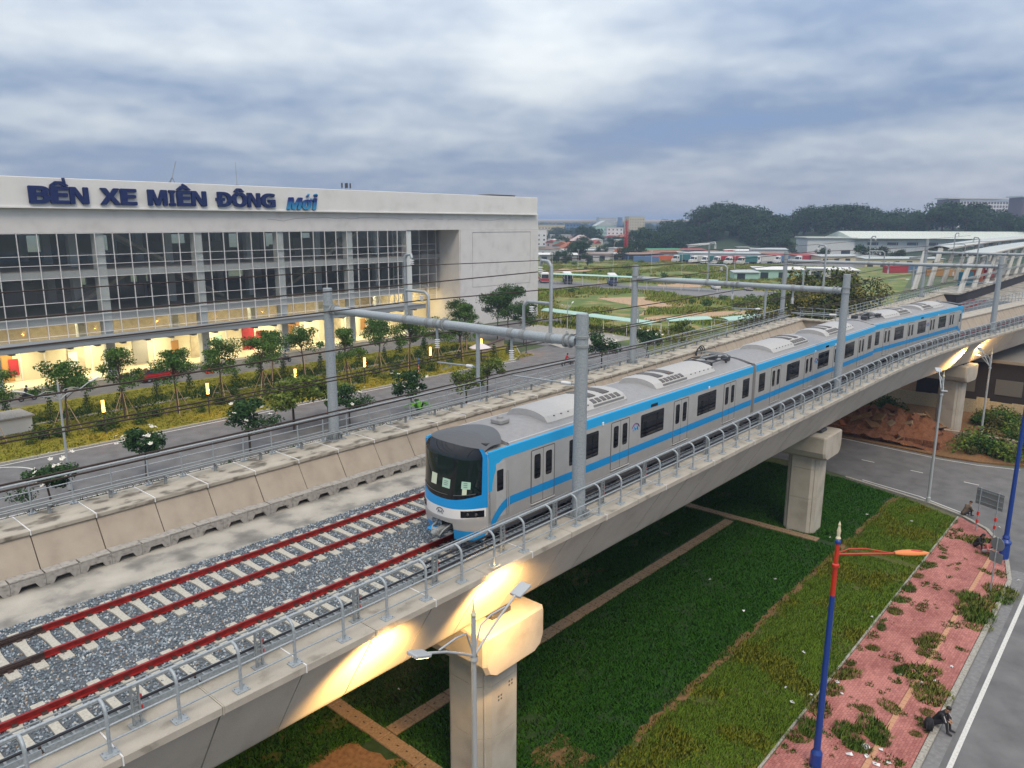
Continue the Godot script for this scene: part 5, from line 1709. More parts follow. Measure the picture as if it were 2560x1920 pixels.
	var wb := MB.new()
	wb.tube([Vector3.ZERO, Vector3(0, 3.2, 0)], 0.04, 6, 0.02)
	part(a2, "mast", wb, "galv_dull")
	part(a2, "foot", bx(-0.25, 0.25, 0, 0.15, -0.25, 0.25, 0.03), "dark_steel")
	var a3 := thing("roof_antenna", "small cluster of panel antennas on the terminal roof", "antenna", Vector3(59.0, 23.4, -84))
	for q in [[-0.8, 0], [-0.1, 0.4], [0.2, -0.4], [0.8, 0]]:
		var pb := MB.new()
		pb.tube([Vector3(q[0], 0, q[1]), Vector3(q[0], 1.3, q[1])], 0.04, 6)
		part(a3, "pole", pb, "galv_dull")
		part(a3, "panel", bx(q[0] - 0.13, q[0] + 0.13, 0.5, 1.25, q[1] + 0.05, q[1] + 0.15, 0.02), "dark_steel")
	var rb := thing("roof_hatch", "low dark roof hatch near the terminal's right end", "roof hatch", Vector3(94.6, 23.4, -84))
	part(rb, "box", bx(-3.6, 3.6, 0, 0.35, -1.4, 1.4, 0.05), "dark_steel")
	part(rb, "lid", bx(-3.8, 3.8, 0.352, 0.43, -1.6, 1.6, 0.02), "inner_dark")

# --- plants ---------------------------------------------------------------------------------------------------------
func leaves(b: MB, o: Vector3, r: Vector3, n: int, size: float, c0: Color, c1: Color, shell := 0.45, lift := 0.35) -> void:
	for i in n:
		var d := Vector3(R.randfn(), R.randfn(), R.randfn()).normalized()
		var p := o + d * r * lerpf(shell, 1.0, pow(R.randf(), 0.6))
		var up := (d * (1.0 - lift) + Vector3(R.randfn(), R.randfn() + 1.0, R.randfn()) * 0.6).normalized()
		var s := up.cross(Vector3(R.randfn(), R.randfn(), R.randfn())).normalized()
		var f := s.cross(up)
		var l := size * R.randf_range(0.6, 1.25)
		b.col = c0.lerp(c1, R.randf())
		var m := up
		var a := p - f * l * 0.5
		var e := p + f * l * 0.5
		var w := s * l * 0.3
		b.t3(a, e, p + w, m, m, (m + s * 0.4).normalized())
		b.t3(a, p - w, e, m, (m - s * 0.4).normalized(), m)
	b.col = Color(1, 1, 1)
func young_tree(h: float, spread: float, clumps: int, c0: Color, c1: Color, seed_: int, open := 1.0) -> Array:   # trunk and crown meshes
	R.seed = seed_
	var tb := MB.new()
	var cb := MB.new()
	var top := Vector3(R.randf_range(-0.25, 0.25), h * 0.62, R.randf_range(-0.25, 0.25))
	tb.tube([Vector3.ZERO, Vector3(top.x * 0.3, h * 0.3, top.z * 0.3), top], 0.09, 7, 0.055)
	for k in clumps:
		var a := TAU * k / clumps * 1.9 + R.randf_range(-0.5, 0.5)
		var lev := R.randf()
		var rad := spread * (0.25 + 0.75 * R.randf()) * (1.0 - 0.45 * lev)
		var p := Vector3(cos(a) * rad, lerpf(h * 0.52, h * 0.94, lev), sin(a) * rad)
		var st := top.lerp(Vector3(top.x * 0.4, h * 0.38, top.z * 0.4), R.randf() * (1.0 - lev))
		tb.tube([st, st.lerp(p, 0.55) + Vector3(0, 0.2, 0), p], 0.035, 5, 0.015)
		leaves(cb, p, Vector3(0.85, 0.5, 0.85) * spread * 0.5 * R.randf_range(0.6, 1.25), int(260 * open), 0.22, c0, c1, 0.15, 0.7)
	return [tb, cb]
func bush(rad: float, h: float, n: int, size: float, c0: Color, c1: Color, seed_: int) -> MB:
	R.seed = seed_
	var b := MB.new()
	for k in 5: leaves(b, Vector3(R.randf_range(-0.4, 0.4) * rad, h * R.randf_range(0.3, 0.65), R.randf_range(-0.4, 0.4) * rad), Vector3(rad * 0.6, h * 0.4, rad * 0.6), n / 5, size, c0, c1, 0.3, 0.5)
	return b
func blades(n: int, h: float, w: float, seed_: int, c0: Color, c1: Color, rad: float) -> MB:   # grass tuft
	R.seed = seed_
	var b := MB.new()
	for i in n:
		var a := R.randf() * TAU
		var o := Vector3(cos(a), 0, sin(a)) * rad * sqrt(R.randf())
		var lean := Vector3(R.randfn(), 0, R.randfn()) * h * 0.4
		var s := Vector3(cos(a + 1.3), 0, sin(a + 1.3)) * w * 0.5
		b.col = c0.lerp(c1, R.randf())
		var t := o + lean + Vector3.UP * h * R.randf_range(0.6, 1.15)
		var m := (Vector3.UP + lean.normalized() * 0.5).normalized()
		if (s * 2.0).cross(t - o + s).dot(m) > 0: b.t3(o - s, o + s, t, m, m, m)
		else: b.t3(o + s, o - s, t, m, m, m)
	return b

func garden() -> void:
	var dg := [Color(0.03, 0.075, 0.018), Color(0.095, 0.18, 0.038)]
	var yg := [Color(0.06, 0.10, 0.02), Color(0.17, 0.21, 0.045)]
	var protos := []
	for k in 5: protos.append(young_tree(7.0, 2.35, 15 + k, dg[0], dg[1] if k % 2 else Color(0.13, 0.22, 0.045), 100 + k))
	var trees := [[1.2, -57.0, 0, 0.98, "nearest the left edge"], [6.7, -56.6, 1, 1.05, "with the fullest dark crown, second from the left"], [12.0, -57.3, 2, 1.0, "in front of the red car, left of two"], [16.3, -55.3, 3, 0.95, "in front of the red car, right of two"],
		[21.6, -56.6, 4, 0.98, "fifth from the left"], [26.0, -55.8, 0, 1.05, "sixth from the left"], [35.2, -62.0, 1, 1.0, "standing back towards the terminal road"], [36.2, -54.6, 2, 0.95, "right behind the near catenary mast"],
		[42.4, -56.4, 3, 1.02, "ninth from the left"], [47.0, -56.0, 4, 1.0, "left of the white parasol, two before it"], [51.4, -55.4, 0, 1.0, "just left of the white parasol"], [55.6, -55.1, 1, 0.92, "just behind the white parasol"], [62.0, -60.5, 2, 1.0, "right of the parasol beside the low wall"], [30.6, -61.5, 3, 0.92, "set back between two lamps"]]
	var stake := MB.new()
	stake.tube([Vector3(1.25, 0, 0), Vector3(0.08, 2.7, 0)], 0.035, 6, 0.028)
	var sm := stake.mesh()
	var meshes := []
	for p in protos: meshes.append([p[0].mesh(), p[1].mesh()])
	R.seed = 51
	for q in trees:
		var t := thing("garden_tree", "young staked tree " + q[4] + " in the garden bed", "tree", Vector3(q[0], 0.12, q[1]), R.randf() * TAU, "staked trees in the garden bed")
		t.scale = Vector3.ONE * q[3]
		part(t, "trunk", meshes[q[2]][0], "bark")
		part(t, "crown", meshes[q[2]][1], "leaf")
		var a0 := R.randf() * TAU
		for k in 4: part(t, "stake", sm, "stake", Transform3D(rot_y(a0 + k * TAU / 4 + R.randf_range(-0.3, 0.3)), Vector3.ZERO))
	# full trees at the far end of the terminal
	for q in [[71.0, -62.5, 1.15, "dark full tree in front of the terminal's blank end wall"], [77.5, -66.0, 1.2, "second dark tree by the terminal's right corner"], [71.5, -57.5, 0.95, "smaller dark tree by the forecourt near the terminal corner"], [66.5, -66.5, 0.95, "tree at the foot of the set back bay"]]:
		var pr := young_tree(7.2, 2.9, 22, Color(0.02, 0.05, 0.015), Color(0.065, 0.13, 0.03), 130 + int(q[0]))
		var t := thing("shade_tree", q[3], "tree", Vector3(q[0], 0.05, q[1]), 0.4, "dark trees by the terminal corner")
		t.scale = Vector3.ONE * q[2]
		part(t, "trunk", pr[0], "bark")
		part(t, "crown", pr[1], "leaf")
	# frangipani trees with white blossom along the verge below the viaduct
	var fl := MB.new()
	for k in 5: fl.quad(Vector3(0, 0, 0), Vector3(cos(TAU * k / 5.0 + 0.5), 0.2, sin(TAU * k / 5.0 + 0.5)) * 0.14, Vector3(cos(TAU * k / 5.0), 0.35, sin(TAU * k / 5.0)) * 0.18, Vector3(cos(TAU * k / 5.0 - 0.5), 0.2, sin(TAU * k / 5.0 - 0.5)) * 0.14)
	var flm := fl.mesh()
	var fi := 0
	for q in [[-1.4, -35.4, 0.95, "partly hidden behind the double street lamp"], [5.5, -37.6, 1.05, "alone on the road edge, second from the left"], [14.2, -38.3, 1.15, "left of the thin yellow green bush"], [24.0, -38.0, 1.05, "right of the near catenary mast"], [31.5, -38.2, 1.1, "above the bright banana plant"], [63.4, -37.4, 1.2, "with many blossoms beyond the leading car"], [72.0, -36.0, 1.15, "beside the forecourt lamp"]]:
		var pr := young_tree(4.0, 1.9, 12, Color(0.016, 0.045, 0.016), Color(0.055, 0.11, 0.035), 160 + fi, 1.0)
		var t := thing("frangipani_tree", "dark leaved frangipani with white blossom " + q[3], "tree", Vector3(q[0], 0.1, q[1]), fi * 1.1, "frangipani trees on the verge")
		t.scale = Vector3.ONE * q[2]
		part(t, "trunk", pr[0], "bark")
		part(t, "crown", pr[1], "leaf")
		for k in 16:
			var a := R.randf() * TAU
			var rr := 1.9 * sqrt(R.randf())
			part(t, "blossom", flm, "flower", Transform3D(Basis.from_euler(Vector3(R.randf_range(-0.6, 0.6), a, R.randf_range(-0.6, 0.6))), Vector3(cos(a) * rr, R.randf_range(2.6, 4.1), sin(a) * rr)))
		fi += 1
	# loose yellow green shrubs
	fi = 0
	for q in [[20.4, -41.4, 1.5, "tall thin yellow green bush in front of the garden tree row"], [24.6, -42.0, 1.35, "yellow green bush beside the near mast"], [37.8, -36.6, 1.15, "low yellow green bush below the registration arm"], [43.0, -38.5, 1.2, "spreading green bush right of the registration arm"], [90.0, -40.5, 1.1, "green bush beside the brick paved corner"]]:
		var pr := young_tree(3.4, 1.8, 14, yg[0], yg[1], 190 + fi, 0.7)
		var t := thing("loose_shrub", q[3], "shrub", Vector3(q[0], 0.1, q[1]), fi * 0.9, "loose shrubs on the verge")
		t.scale = Vector3.ONE * q[2]
		part(t, "stem", pr[0], "bark")
		part(t, "foliage", pr[1], "leaf")
		fi += 1
	var bn := thing("banana_plant", "bright green broad leaved plant under a frangipani", "plant", Vector3(31.5, 0.1, -37.0))
	var lf := MB.new()
	for k in 14:
		var a := TAU * k / 14 + R.randf()
		var d := Vector3(cos(a), 0, sin(a))
		var s := Vector3(-d.z, 0, d.x) * 0.22
		lf.col = Color(0.06, 0.20, 0.02).lerp(Color(0.13, 0.33, 0.04), R.randf())
		var p1 := d * 0.6 + Vector3.UP * R.randf_range(1.0, 1.7)
		var p2 := d * 1.5 + Vector3.UP * R.randf_range(0.7, 1.4)
		lf.quad(Vector3.UP * 0.3 - s * 0.3, Vector3.UP * 0.3 + s * 0.3, p1 + s, p1 - s)
		lf.quad(p1 - s, p1 + s, p2 + s * 0.2, p2 - s * 0.2)
	part(bn, "leaves", lf, "leaf")
	# conical shrubs by the terminal road, round bushes in the bed
	R.seed = 61
	var cone := MB.new()
	for k in 6: leaves(cone, Vector3(0, 0.25 + k * 0.32, 0), Vector3(1, 0.5, 1) * (0.72 - k * 0.105), 120 - k * 14, 0.16, Color(0.014, 0.035, 0.012), Color(0.045, 0.085, 0.025), 0.3, 0.4)
	var cst := MB.new()
	cst.tube([Vector3.ZERO, Vector3(0, 1.6, 0)], 0.05, 5, 0.02)
	var proto: Node3D
	for q in [[4.5, -65.7], [7.8, -64.3], [11.2, -64.4], [14.7, -64.6], [18.2, -64.3], [22.4, -65.4], [27.4, -64.4], [31.2, -65.3], [34.6, -65.6], [39.8, -65.2], [43.4, -66.0], [46.6, -66.0], [49.9, -64.6], [54.0, -66.2], [57.5, -64.9], [60.8, -53.9], [64.1, -53.8], [66.1, -55.6], [59.0, -66.4]]:
		var at := Vector3(q[0], 0.12, q[1])
		if proto == null:
			proto = thing("conical_shrub", "small dark conical shrub nearest the white utility building", "shrub", at, 0.0, "conical shrubs")
			part(proto, "foliage", cone, "leaf")
			part(proto, "stem", cst, "bark")
		else: copy(proto, at, R.randf() * TAU, R.randf_range(0.8, 1.15), "dark conical shrub %s of the row by the terminal road" % zone(q[0], 4, 62, ["at the left end", "behind the first lamps", "left of the middle", "in the middle", "right of the middle", "towards the parasol", "at the right end"]))
	var bm := [bush(0.8, 1.1, 260, 0.2, Color(0.04, 0.075, 0.015), Color(0.11, 0.16, 0.04), 62), bush(1.0, 1.3, 320, 0.22, Color(0.025, 0.055, 0.015), Color(0.075, 0.13, 0.03), 63), bush(0.7, 0.8, 240, 0.16, Color(0.07, 0.10, 0.02), Color(0.16, 0.19, 0.05), 64)]
	var bms := []
	for b in bm: bms.append(b.mesh())
	R.seed = 65
	var bl := [[3.2, -54.4], [5.4, -54.9], [8.7, -54.3], [9.8, -54.4], [12.3, -54.3], [14.1, -55.8], [18.1, -54.3], [22.0, -54.1], [37.1, -54.1], [40.8, -55.5], [42.3, -53.9], [48.1, -54.8], [53.1, -54.6], [45.9, -57.2]]
	for k in 22: bl.append([R.randf_range(2, 64), R.randf_range(-63.5, -52.5)])
	for q in bl:
		var o := one("garden_bush", bms[R.randi() % 3], "leaf", "low bush on the %s side of the garden bed, %s" % [zone(q[1], -64, -52, ["terminal road", "inner", "boulevard"]), zone(q[0], 2, 64, ["at the white utility building", "by the first garden lamp", "by the second garden lamp", "by the third garden lamp", "by the fourth garden lamp", "by the fifth garden lamp", "near the parasol"])], "shrub", Vector3(q[0], 0.1, q[1]), R.randf() * TAU, "bushes in the garden bed")
		o.scale = Vector3.ONE * R.randf_range(0.6, 1.2)
	# turf and ground cover
	var tuft := blades(9, 0.10, 0.05, 70, Color(0.17, 0.20, 0.018), Color(0.37, 0.36, 0.045), 0.22)
	var list := []
	R.seed = 71
	for i in 26000: list.append(Transform3D(rot_y(R.randf() * TAU).scaled(Vector3.ONE * R.randf_range(0.7, 1.5)), Vector3(R.randf_range(-2, 66), 0.13, R.randf_range(-69.0, -50.7))))
	scatter(self, "garden_grass", tuft, "leaf", list)
	var dark := blades(10, 0.34, 0.07, 72, Color(0.02, 0.05, 0.012), Color(0.06, 0.11, 0.03), 0.3)
	list = []
	for i in 1600: list.append(Transform3D(rot_y(R.randf() * TAU).scaled(Vector3.ONE * R.randf_range(0.6, 1.4)), Vector3(R.randf_range(-2, 64), 0.13, -62.6 + R.randfn() * 1.2)))
	for i in 9000: list.append(Transform3D(rot_y(R.randf() * TAU).scaled(Vector3.ONE * R.randf_range(0.6, 1.5)), Vector3(R.randf_range(-8, 84), 0.11, R.randf_range(-36.6, -26.0))))
	scatter(self, "ground_cover", dark, "leaf", list)
	street_furniture()

func street_furniture() -> void:
	R.seed = 81
	# lit garden lamps
	var post := MB.new()
	post.lathe([Vector2(0.16, 0.0), Vector2(0.16, 0.05), Vector2(0.06, 0.1), Vector2(0.055, 1.9), Vector2(0.12, 1.95), Vector2(0.12, 2.0), Vector2(0.0, 2.0)], Vector3.ZERO, 10)
	var tube := MB.new()
	tube.lathe([Vector2(0.0, 2.0), Vector2(0.13, 2.01), Vector2(0.13, 3.1), Vector2(0.0, 3.12)], Vector3.ZERO, 12)
	var cap := MB.new()
	cap.lathe([Vector2(0.15, 3.12), Vector2(0.15, 3.17), Vector2(0.0, 3.21)], Vector3.ZERO, 12)
	var pm := post.mesh()
	var tm := tube.mesh()
	var cm := cap.mesh()
	var lx := [8.6, 18.3, 28.2, 37.5, 47.9, 57.3, 66.8]
	for i in 7:
		var t := thing("garden_lamp", "lit tubular garden lamp, number %s from the left along the boulevard" % ["one", "two", "three", "four", "five", "six", "seven"][i], "lamp", Vector3(lx[i], 0.13, -53.0), 0.0, "lit garden lamps")
		part(t, "post", pm, "dark_steel")
		part(t, "glowing_tube", tm, "lamp_tube")
		part(t, "cap", cm, "dark_steel")
		var ol := OmniLight3D.new()
		ol.name = "lamp_light"
		ol.light_color = Color(1.0, 0.66, 0.26)
		ol.light_energy = 3.0
		ol.light_size = 0.12
		ol.omni_range = 60.0; ol.omni_attenuation = 2.0
		ol.shadow_enabled = true
		ol.position = Vector3(0, 2.5, 0.25)
		t.add_child(ol, true)
	# twin arm street lamps
	twin_lamp(Vector3(1.2, 0.1, -40.0), 7.6, 0.15, "twin arm street lamp on the left verge below the viaduct")
	twin_lamp(Vector3(85.7, 0.05, -45.9), 5.6, 0.9, "twin arm street lamp on the brick paved corner of the forecourt")
	twin_lamp(Vector3(86.3, 0.05, -60.3), 5.2, 0.3, "twin arm street lamp by the first mint walkway roof")
	# pump house, parasol, sign, barrier
	var ph := thing("utility_box", "low white utility building with a flat grey roof in the garden bed", "utility box", Vector3(2.6, 0.12, -60.4), 0.05)
	part(ph, "wall", bx(-3.4, 2.0, 0, 1.35, -1.5, 1.5, 0.02), "plain_white")
	part(ph, "roof", bx(-3.6, 2.2, 1.352, 1.55, -1.7, 1.7, 0.03), "trough")
	var pa := thing("parasol", "open pale pink parasol over a table in the garden bed", "parasol", Vector3(56.4, 0.12, -52.4))
	var cb := MB.new()
	cb.lathe([Vector2(1.5, 2.1), Vector2(0.75, 2.45), Vector2(0.05, 2.75)], Vector3.ZERO, 8)
	cb.lathe([Vector2(1.5, 2.0), Vector2(1.5, 2.1)], Vector3.ZERO, 8)
	part(pa, "canopy", cb, "parasol")
	var pl := MB.new()
	pl.tube([Vector3.ZERO, Vector3(0, 2.7, 0)], 0.03, 6)
	part(pa, "pole", pl, "galv")
	var fb := MB.new()
	fb.lathe([Vector2(0.3, 0), Vector2(0.3, 0.08), Vector2(0.05, 0.14)], Vector3.ZERO, 12)
	part(pa, "foot", fb, "kerb")
	var tb := thing("garden_table", "small dark table under the parasol", "table", Vector3(57.4, 0.12, -52.6))
	part(tb, "top", bx(-0.6, 0.6, 0.7, 0.76, -0.4, 0.4, 0.01), "hotel_brown")
	for q in [[-0.5, -0.3], [0.5, -0.3], [-0.5, 0.3], [0.5, 0.3]]: part(tb, "leg", bx(q[0] - 0.03, q[0] + 0.03, 0, 0.698, q[1] - 0.03, q[1] + 0.03), "hotel_brown")
	var lw := thing("low_wall", "low beige planter wall with a dark coping at the end of the garden", "wall", Vector3(65.5, 0.12, -58.6), 0.33)
	part(lw, "wall", bx(-4.2, 4.2, 0, 0.95, -0.2, 0.2, 0.02), "wall")
	part(lw, "coping", bx(-4.3, 4.3, 0.952, 1.08, -0.3, 0.3, 0.02), "hotel_brown")
	var sg := thing("direction_sign", "small blue round sign on a striped post by the boulevard", "sign", Vector3(45.0, 0.13, -52.0), 0.25)
	var sp := MB.new()
	sp.tube([Vector3.ZERO, Vector3(0, 1.5, 0)], 0.04, 8)
	part(sg, "post", sp, "white_paint")
	for k in 3: part(sg, "red_stripe", bx(-0.046, 0.046, 0.25 + k * 0.42, 0.45 + k * 0.42, -0.046, 0.046), "tape_red")
	var sd := MB.new()
	sd.lathe([Vector2(0.0, -0.02), Vector2(0.36, -0.02), Vector2(0.36, 0.02), Vector2(0.0, 0.02)], Vector3(0, 1.8, 0), 20, aim(Vector3(0.3, 0, 1)))
	part(sg, "disc", sd, "sign_blue")
	# red car, motorbikes and riders on the terminal road
	car_thing("red_car", "bright red hatchback passing on the terminal road", Vector3(22.4, 0.02, -73.4), -0.02, "car_red")
	motorbike("dark motorbike with a rider on the terminal road at the left", Vector3(8.4, 0.02, -72.9), 0.05)
	motorbike("dark motorbike ridden on the terminal road behind the garden trees", Vector3(39.1, 0.02, -72.2), 0.1)
	motorbike("motorbike parked beside the orange barrier on the terminal road", Vector3(31.0, 0.02, -74.0), 0.4, false)
	motorbike("motorbike ridden along the boulevard beyond the leading car", Vector3(63.0, 0.03, -42.6), -0.5)
	rider("person in dark clothes riding a motorbike at the left of the terminal road", Vector3(8.4, 0.02, -72.9), 0.05, Color(0.02, 0.02, 0.025), Color(0.03, 0.03, 0.04))
	rider("person riding a motorbike on the terminal road behind the trees", Vector3(39.1, 0.02, -72.2), 0.1, Color(0.12, 0.13, 0.15), Color(0.02, 0.02, 0.03))
	rider("person in a red top riding a motorbike on the boulevard", Vector3(63.0, 0.03, -42.6), -0.5, Color(0.40, 0.03, 0.04), Color(0.02, 0.02, 0.03))
	var ba := thing("barrier", "small red and orange plastic barrier on the terminal road", "barrier", Vector3(28.4, 0.02, -72.8), 0.1)
	part(ba, "block", bx(-0.35, 0.1, 0, 0.75, -0.2, 0.2, 0.05), "tape_red")
	part(ba, "second_block", bx(0.14, 0.6, 0, 0.7, -0.2, 0.2, 0.05), "crane_orange")

func twin_lamp(at: Vector3, h: float, turn: float, label: String) -> void:
	var t := thing("twin_street_lamp", label, "street lamp", at, turn, "twin arm street lamps")
	var pb := MB.new()
	pb.lathe([Vector2(0.2, 0), Vector2(0.2, 0.5), Vector2(0.1, 0.6), Vector2(0.065, h), Vector2(0.03, h + 0.25), Vector2(0.0, h + 0.5)], Vector3.ZERO, 10)
	part(t, "pole", pb, "lamp_grey")
	for s in [-1.0, 1.0]:
		var a := MB.new()
		a.tube([Vector3(0, h - 1.1, 0), Vector3(s * 0.5, h - 0.75, 0), Vector3(s * 1.4, h - 0.6, 0), Vector3(s * 2.2, h - 0.15, 0)], 0.035, 6)
		a.tube([Vector3(0, h - 0.9, 0), Vector3(s * 0.4, h - 0.4, 0), Vector3(s * 0.9, h - 0.35, 0), Vector3(s * 1.5, h - 0.55, 0)], 0.025, 6)
		part(t, "arm", a, "lamp_grey")
		var hd := MB.new()
		hd.cbox(Vector3(s * 2.5, h - 0.05, 0), Vector3(0.7, 0.1, 0.22), 0.03, Basis(Vector3.BACK, s * 0.3))
		part(t, "lamp_head", hd, "white_paint")

func wheel(parent: Node3D, o: Vector3, r: float, w: float) -> void:
	var b := MB.new()
	b.lathe([Vector2(r * 0.62, -w / 2), Vector2(r * 0.94, -w / 2), Vector2(r, -w * 0.3), Vector2(r, w * 0.3), Vector2(r * 0.94, w / 2), Vector2(r * 0.62, w / 2)], Vector3.ZERO, 18, aim(Vector3(0, 0, 1)))
	var t := part(parent, "tyre", b, "tyre", Transform3D(Basis(), o))
	var k := MB.new()
	k.lathe([Vector2(0.0, -w * 0.42), Vector2(r * 0.62, -w * 0.36), Vector2(r * 0.62, w * 0.36), Vector2(0.0, w * 0.42)], Vector3.ZERO, 14, aim(Vector3(0, 0, 1)))
	part(t, "rim", k, "chrome")
func car_thing(called: String, label: String, at: Vector3, turn: float, paint: String) -> void:
	var t := thing(called, label, "car", at, turn)
	var lo := PackedVector2Array()
	for q in [[-2.15, 0.3], [2.1, 0.3], [2.2, 0.5], [2.16, 0.78], [1.3, 0.98], [-1.9, 1.02], [-2.2, 0.9], [-2.22, 0.5]]: lo.append(Vector2(q[0], q[1]))
	var b := MB.new()
	b.prism(lo, -0.86, 0.86)
	for s in [-1.0, 1.0]: b.cbox(Vector3(0, 0.62, s * 0.87), Vector3(4.1, 0.42, 0.06), 0.025)
	part(t, "body", b, paint)
	var cab := [[1.25, 0.98], [0.45, 1.46], [-1.2, 1.5], [-1.98, 1.02]]
	var g := MB.new()
	var rf := MB.new()
	for s in [-1.0, 1.0]:
		var a := Vector3(cab[0][0], cab[0][1], s * 0.82)
		var c := Vector3(cab[1][0], cab[1][1], s * 0.62)
		var d := Vector3(cab[2][0], cab[2][1], s * 0.62)
		var e := Vector3(cab[3][0], cab[3][1], s * 0.82)
		if s > 0: g.quad(e, a, c, d)
		else: g.quad(a, e, d, c)
	g.quad(Vector3(cab[0][0], cab[0][1], 0.82), Vector3(cab[0][0], cab[0][1], -0.82), Vector3(cab[1][0], cab[1][1], -0.62), Vector3(cab[1][0], cab[1][1], 0.62))
	g.quad(Vector3(cab[3][0], cab[3][1], -0.82), Vector3(cab[3][0], cab[3][1], 0.82), Vector3(cab[2][0], cab[2][1], 0.62), Vector3(cab[2][0], cab[2][1], -0.62))
	part(t, "windows", g, "dark_glass")
	rf.cbox(Vector3(-0.38, 1.5, 0), Vector3(1.75, 0.06, 1.28), 0.025)
	part(t, "roof", rf, paint)
	for q in [[1.35, 0.8], [1.35, -0.8], [-1.35, 0.8], [-1.35, -0.8]]: wheel(t, Vector3(q[0], 0.33, q[1]), 0.33, 0.2)
	for s in [-0.62, 0.62]:
		part(t, "headlight", bx(2.12, 2.2, 0.62, 0.76, s - 0.18, s + 0.18, 0.02), "white_paint")
		part(t, "tail_light", bx(-2.25, -2.17, 0.72, 0.88, s - 0.16, s + 0.16, 0.02), "tape_red")
func motorbike(label: String, at: Vector3, turn: float, ridden := true) -> void:
	var t := thing("motorbike", label, "motorbike", at, turn, "motorbikes on the roads")
	for x in [-0.62, 0.62]: wheel(t, Vector3(x, 0.28, 0), 0.28, 0.09)
	var b := MB.new()
	b.cbox(Vector3(-0.15, 0.5, 0), Vector3(0.75, 0.3, 0.24), 0.08)
	b.cbox(Vector3(0.42, 0.6, 0), Vector3(0.22, 0.55, 0.3), 0.07, Basis(Vector3.BACK, 0.35))
	part(t, "body", b, "cloth_black")
	var s := MB.new()
	s.cbox(Vector3(-0.3, 0.72, 0), Vector3(0.8, 0.12, 0.26), 0.05)
	part(t, "seat", s, "rubber")
	var h := MB.new()
	h.tube([Vector3(0.35, 0.98, -0.33), Vector3(0.45, 1.0, 0), Vector3(0.35, 0.98, 0.33)], 0.02, 6)
	h.tube([Vector3(0.62, 0.28, 0.07), Vector3(0.44, 0.98, 0.05)], 0.025, 6)
	part(t, "handlebar", h, "chrome")

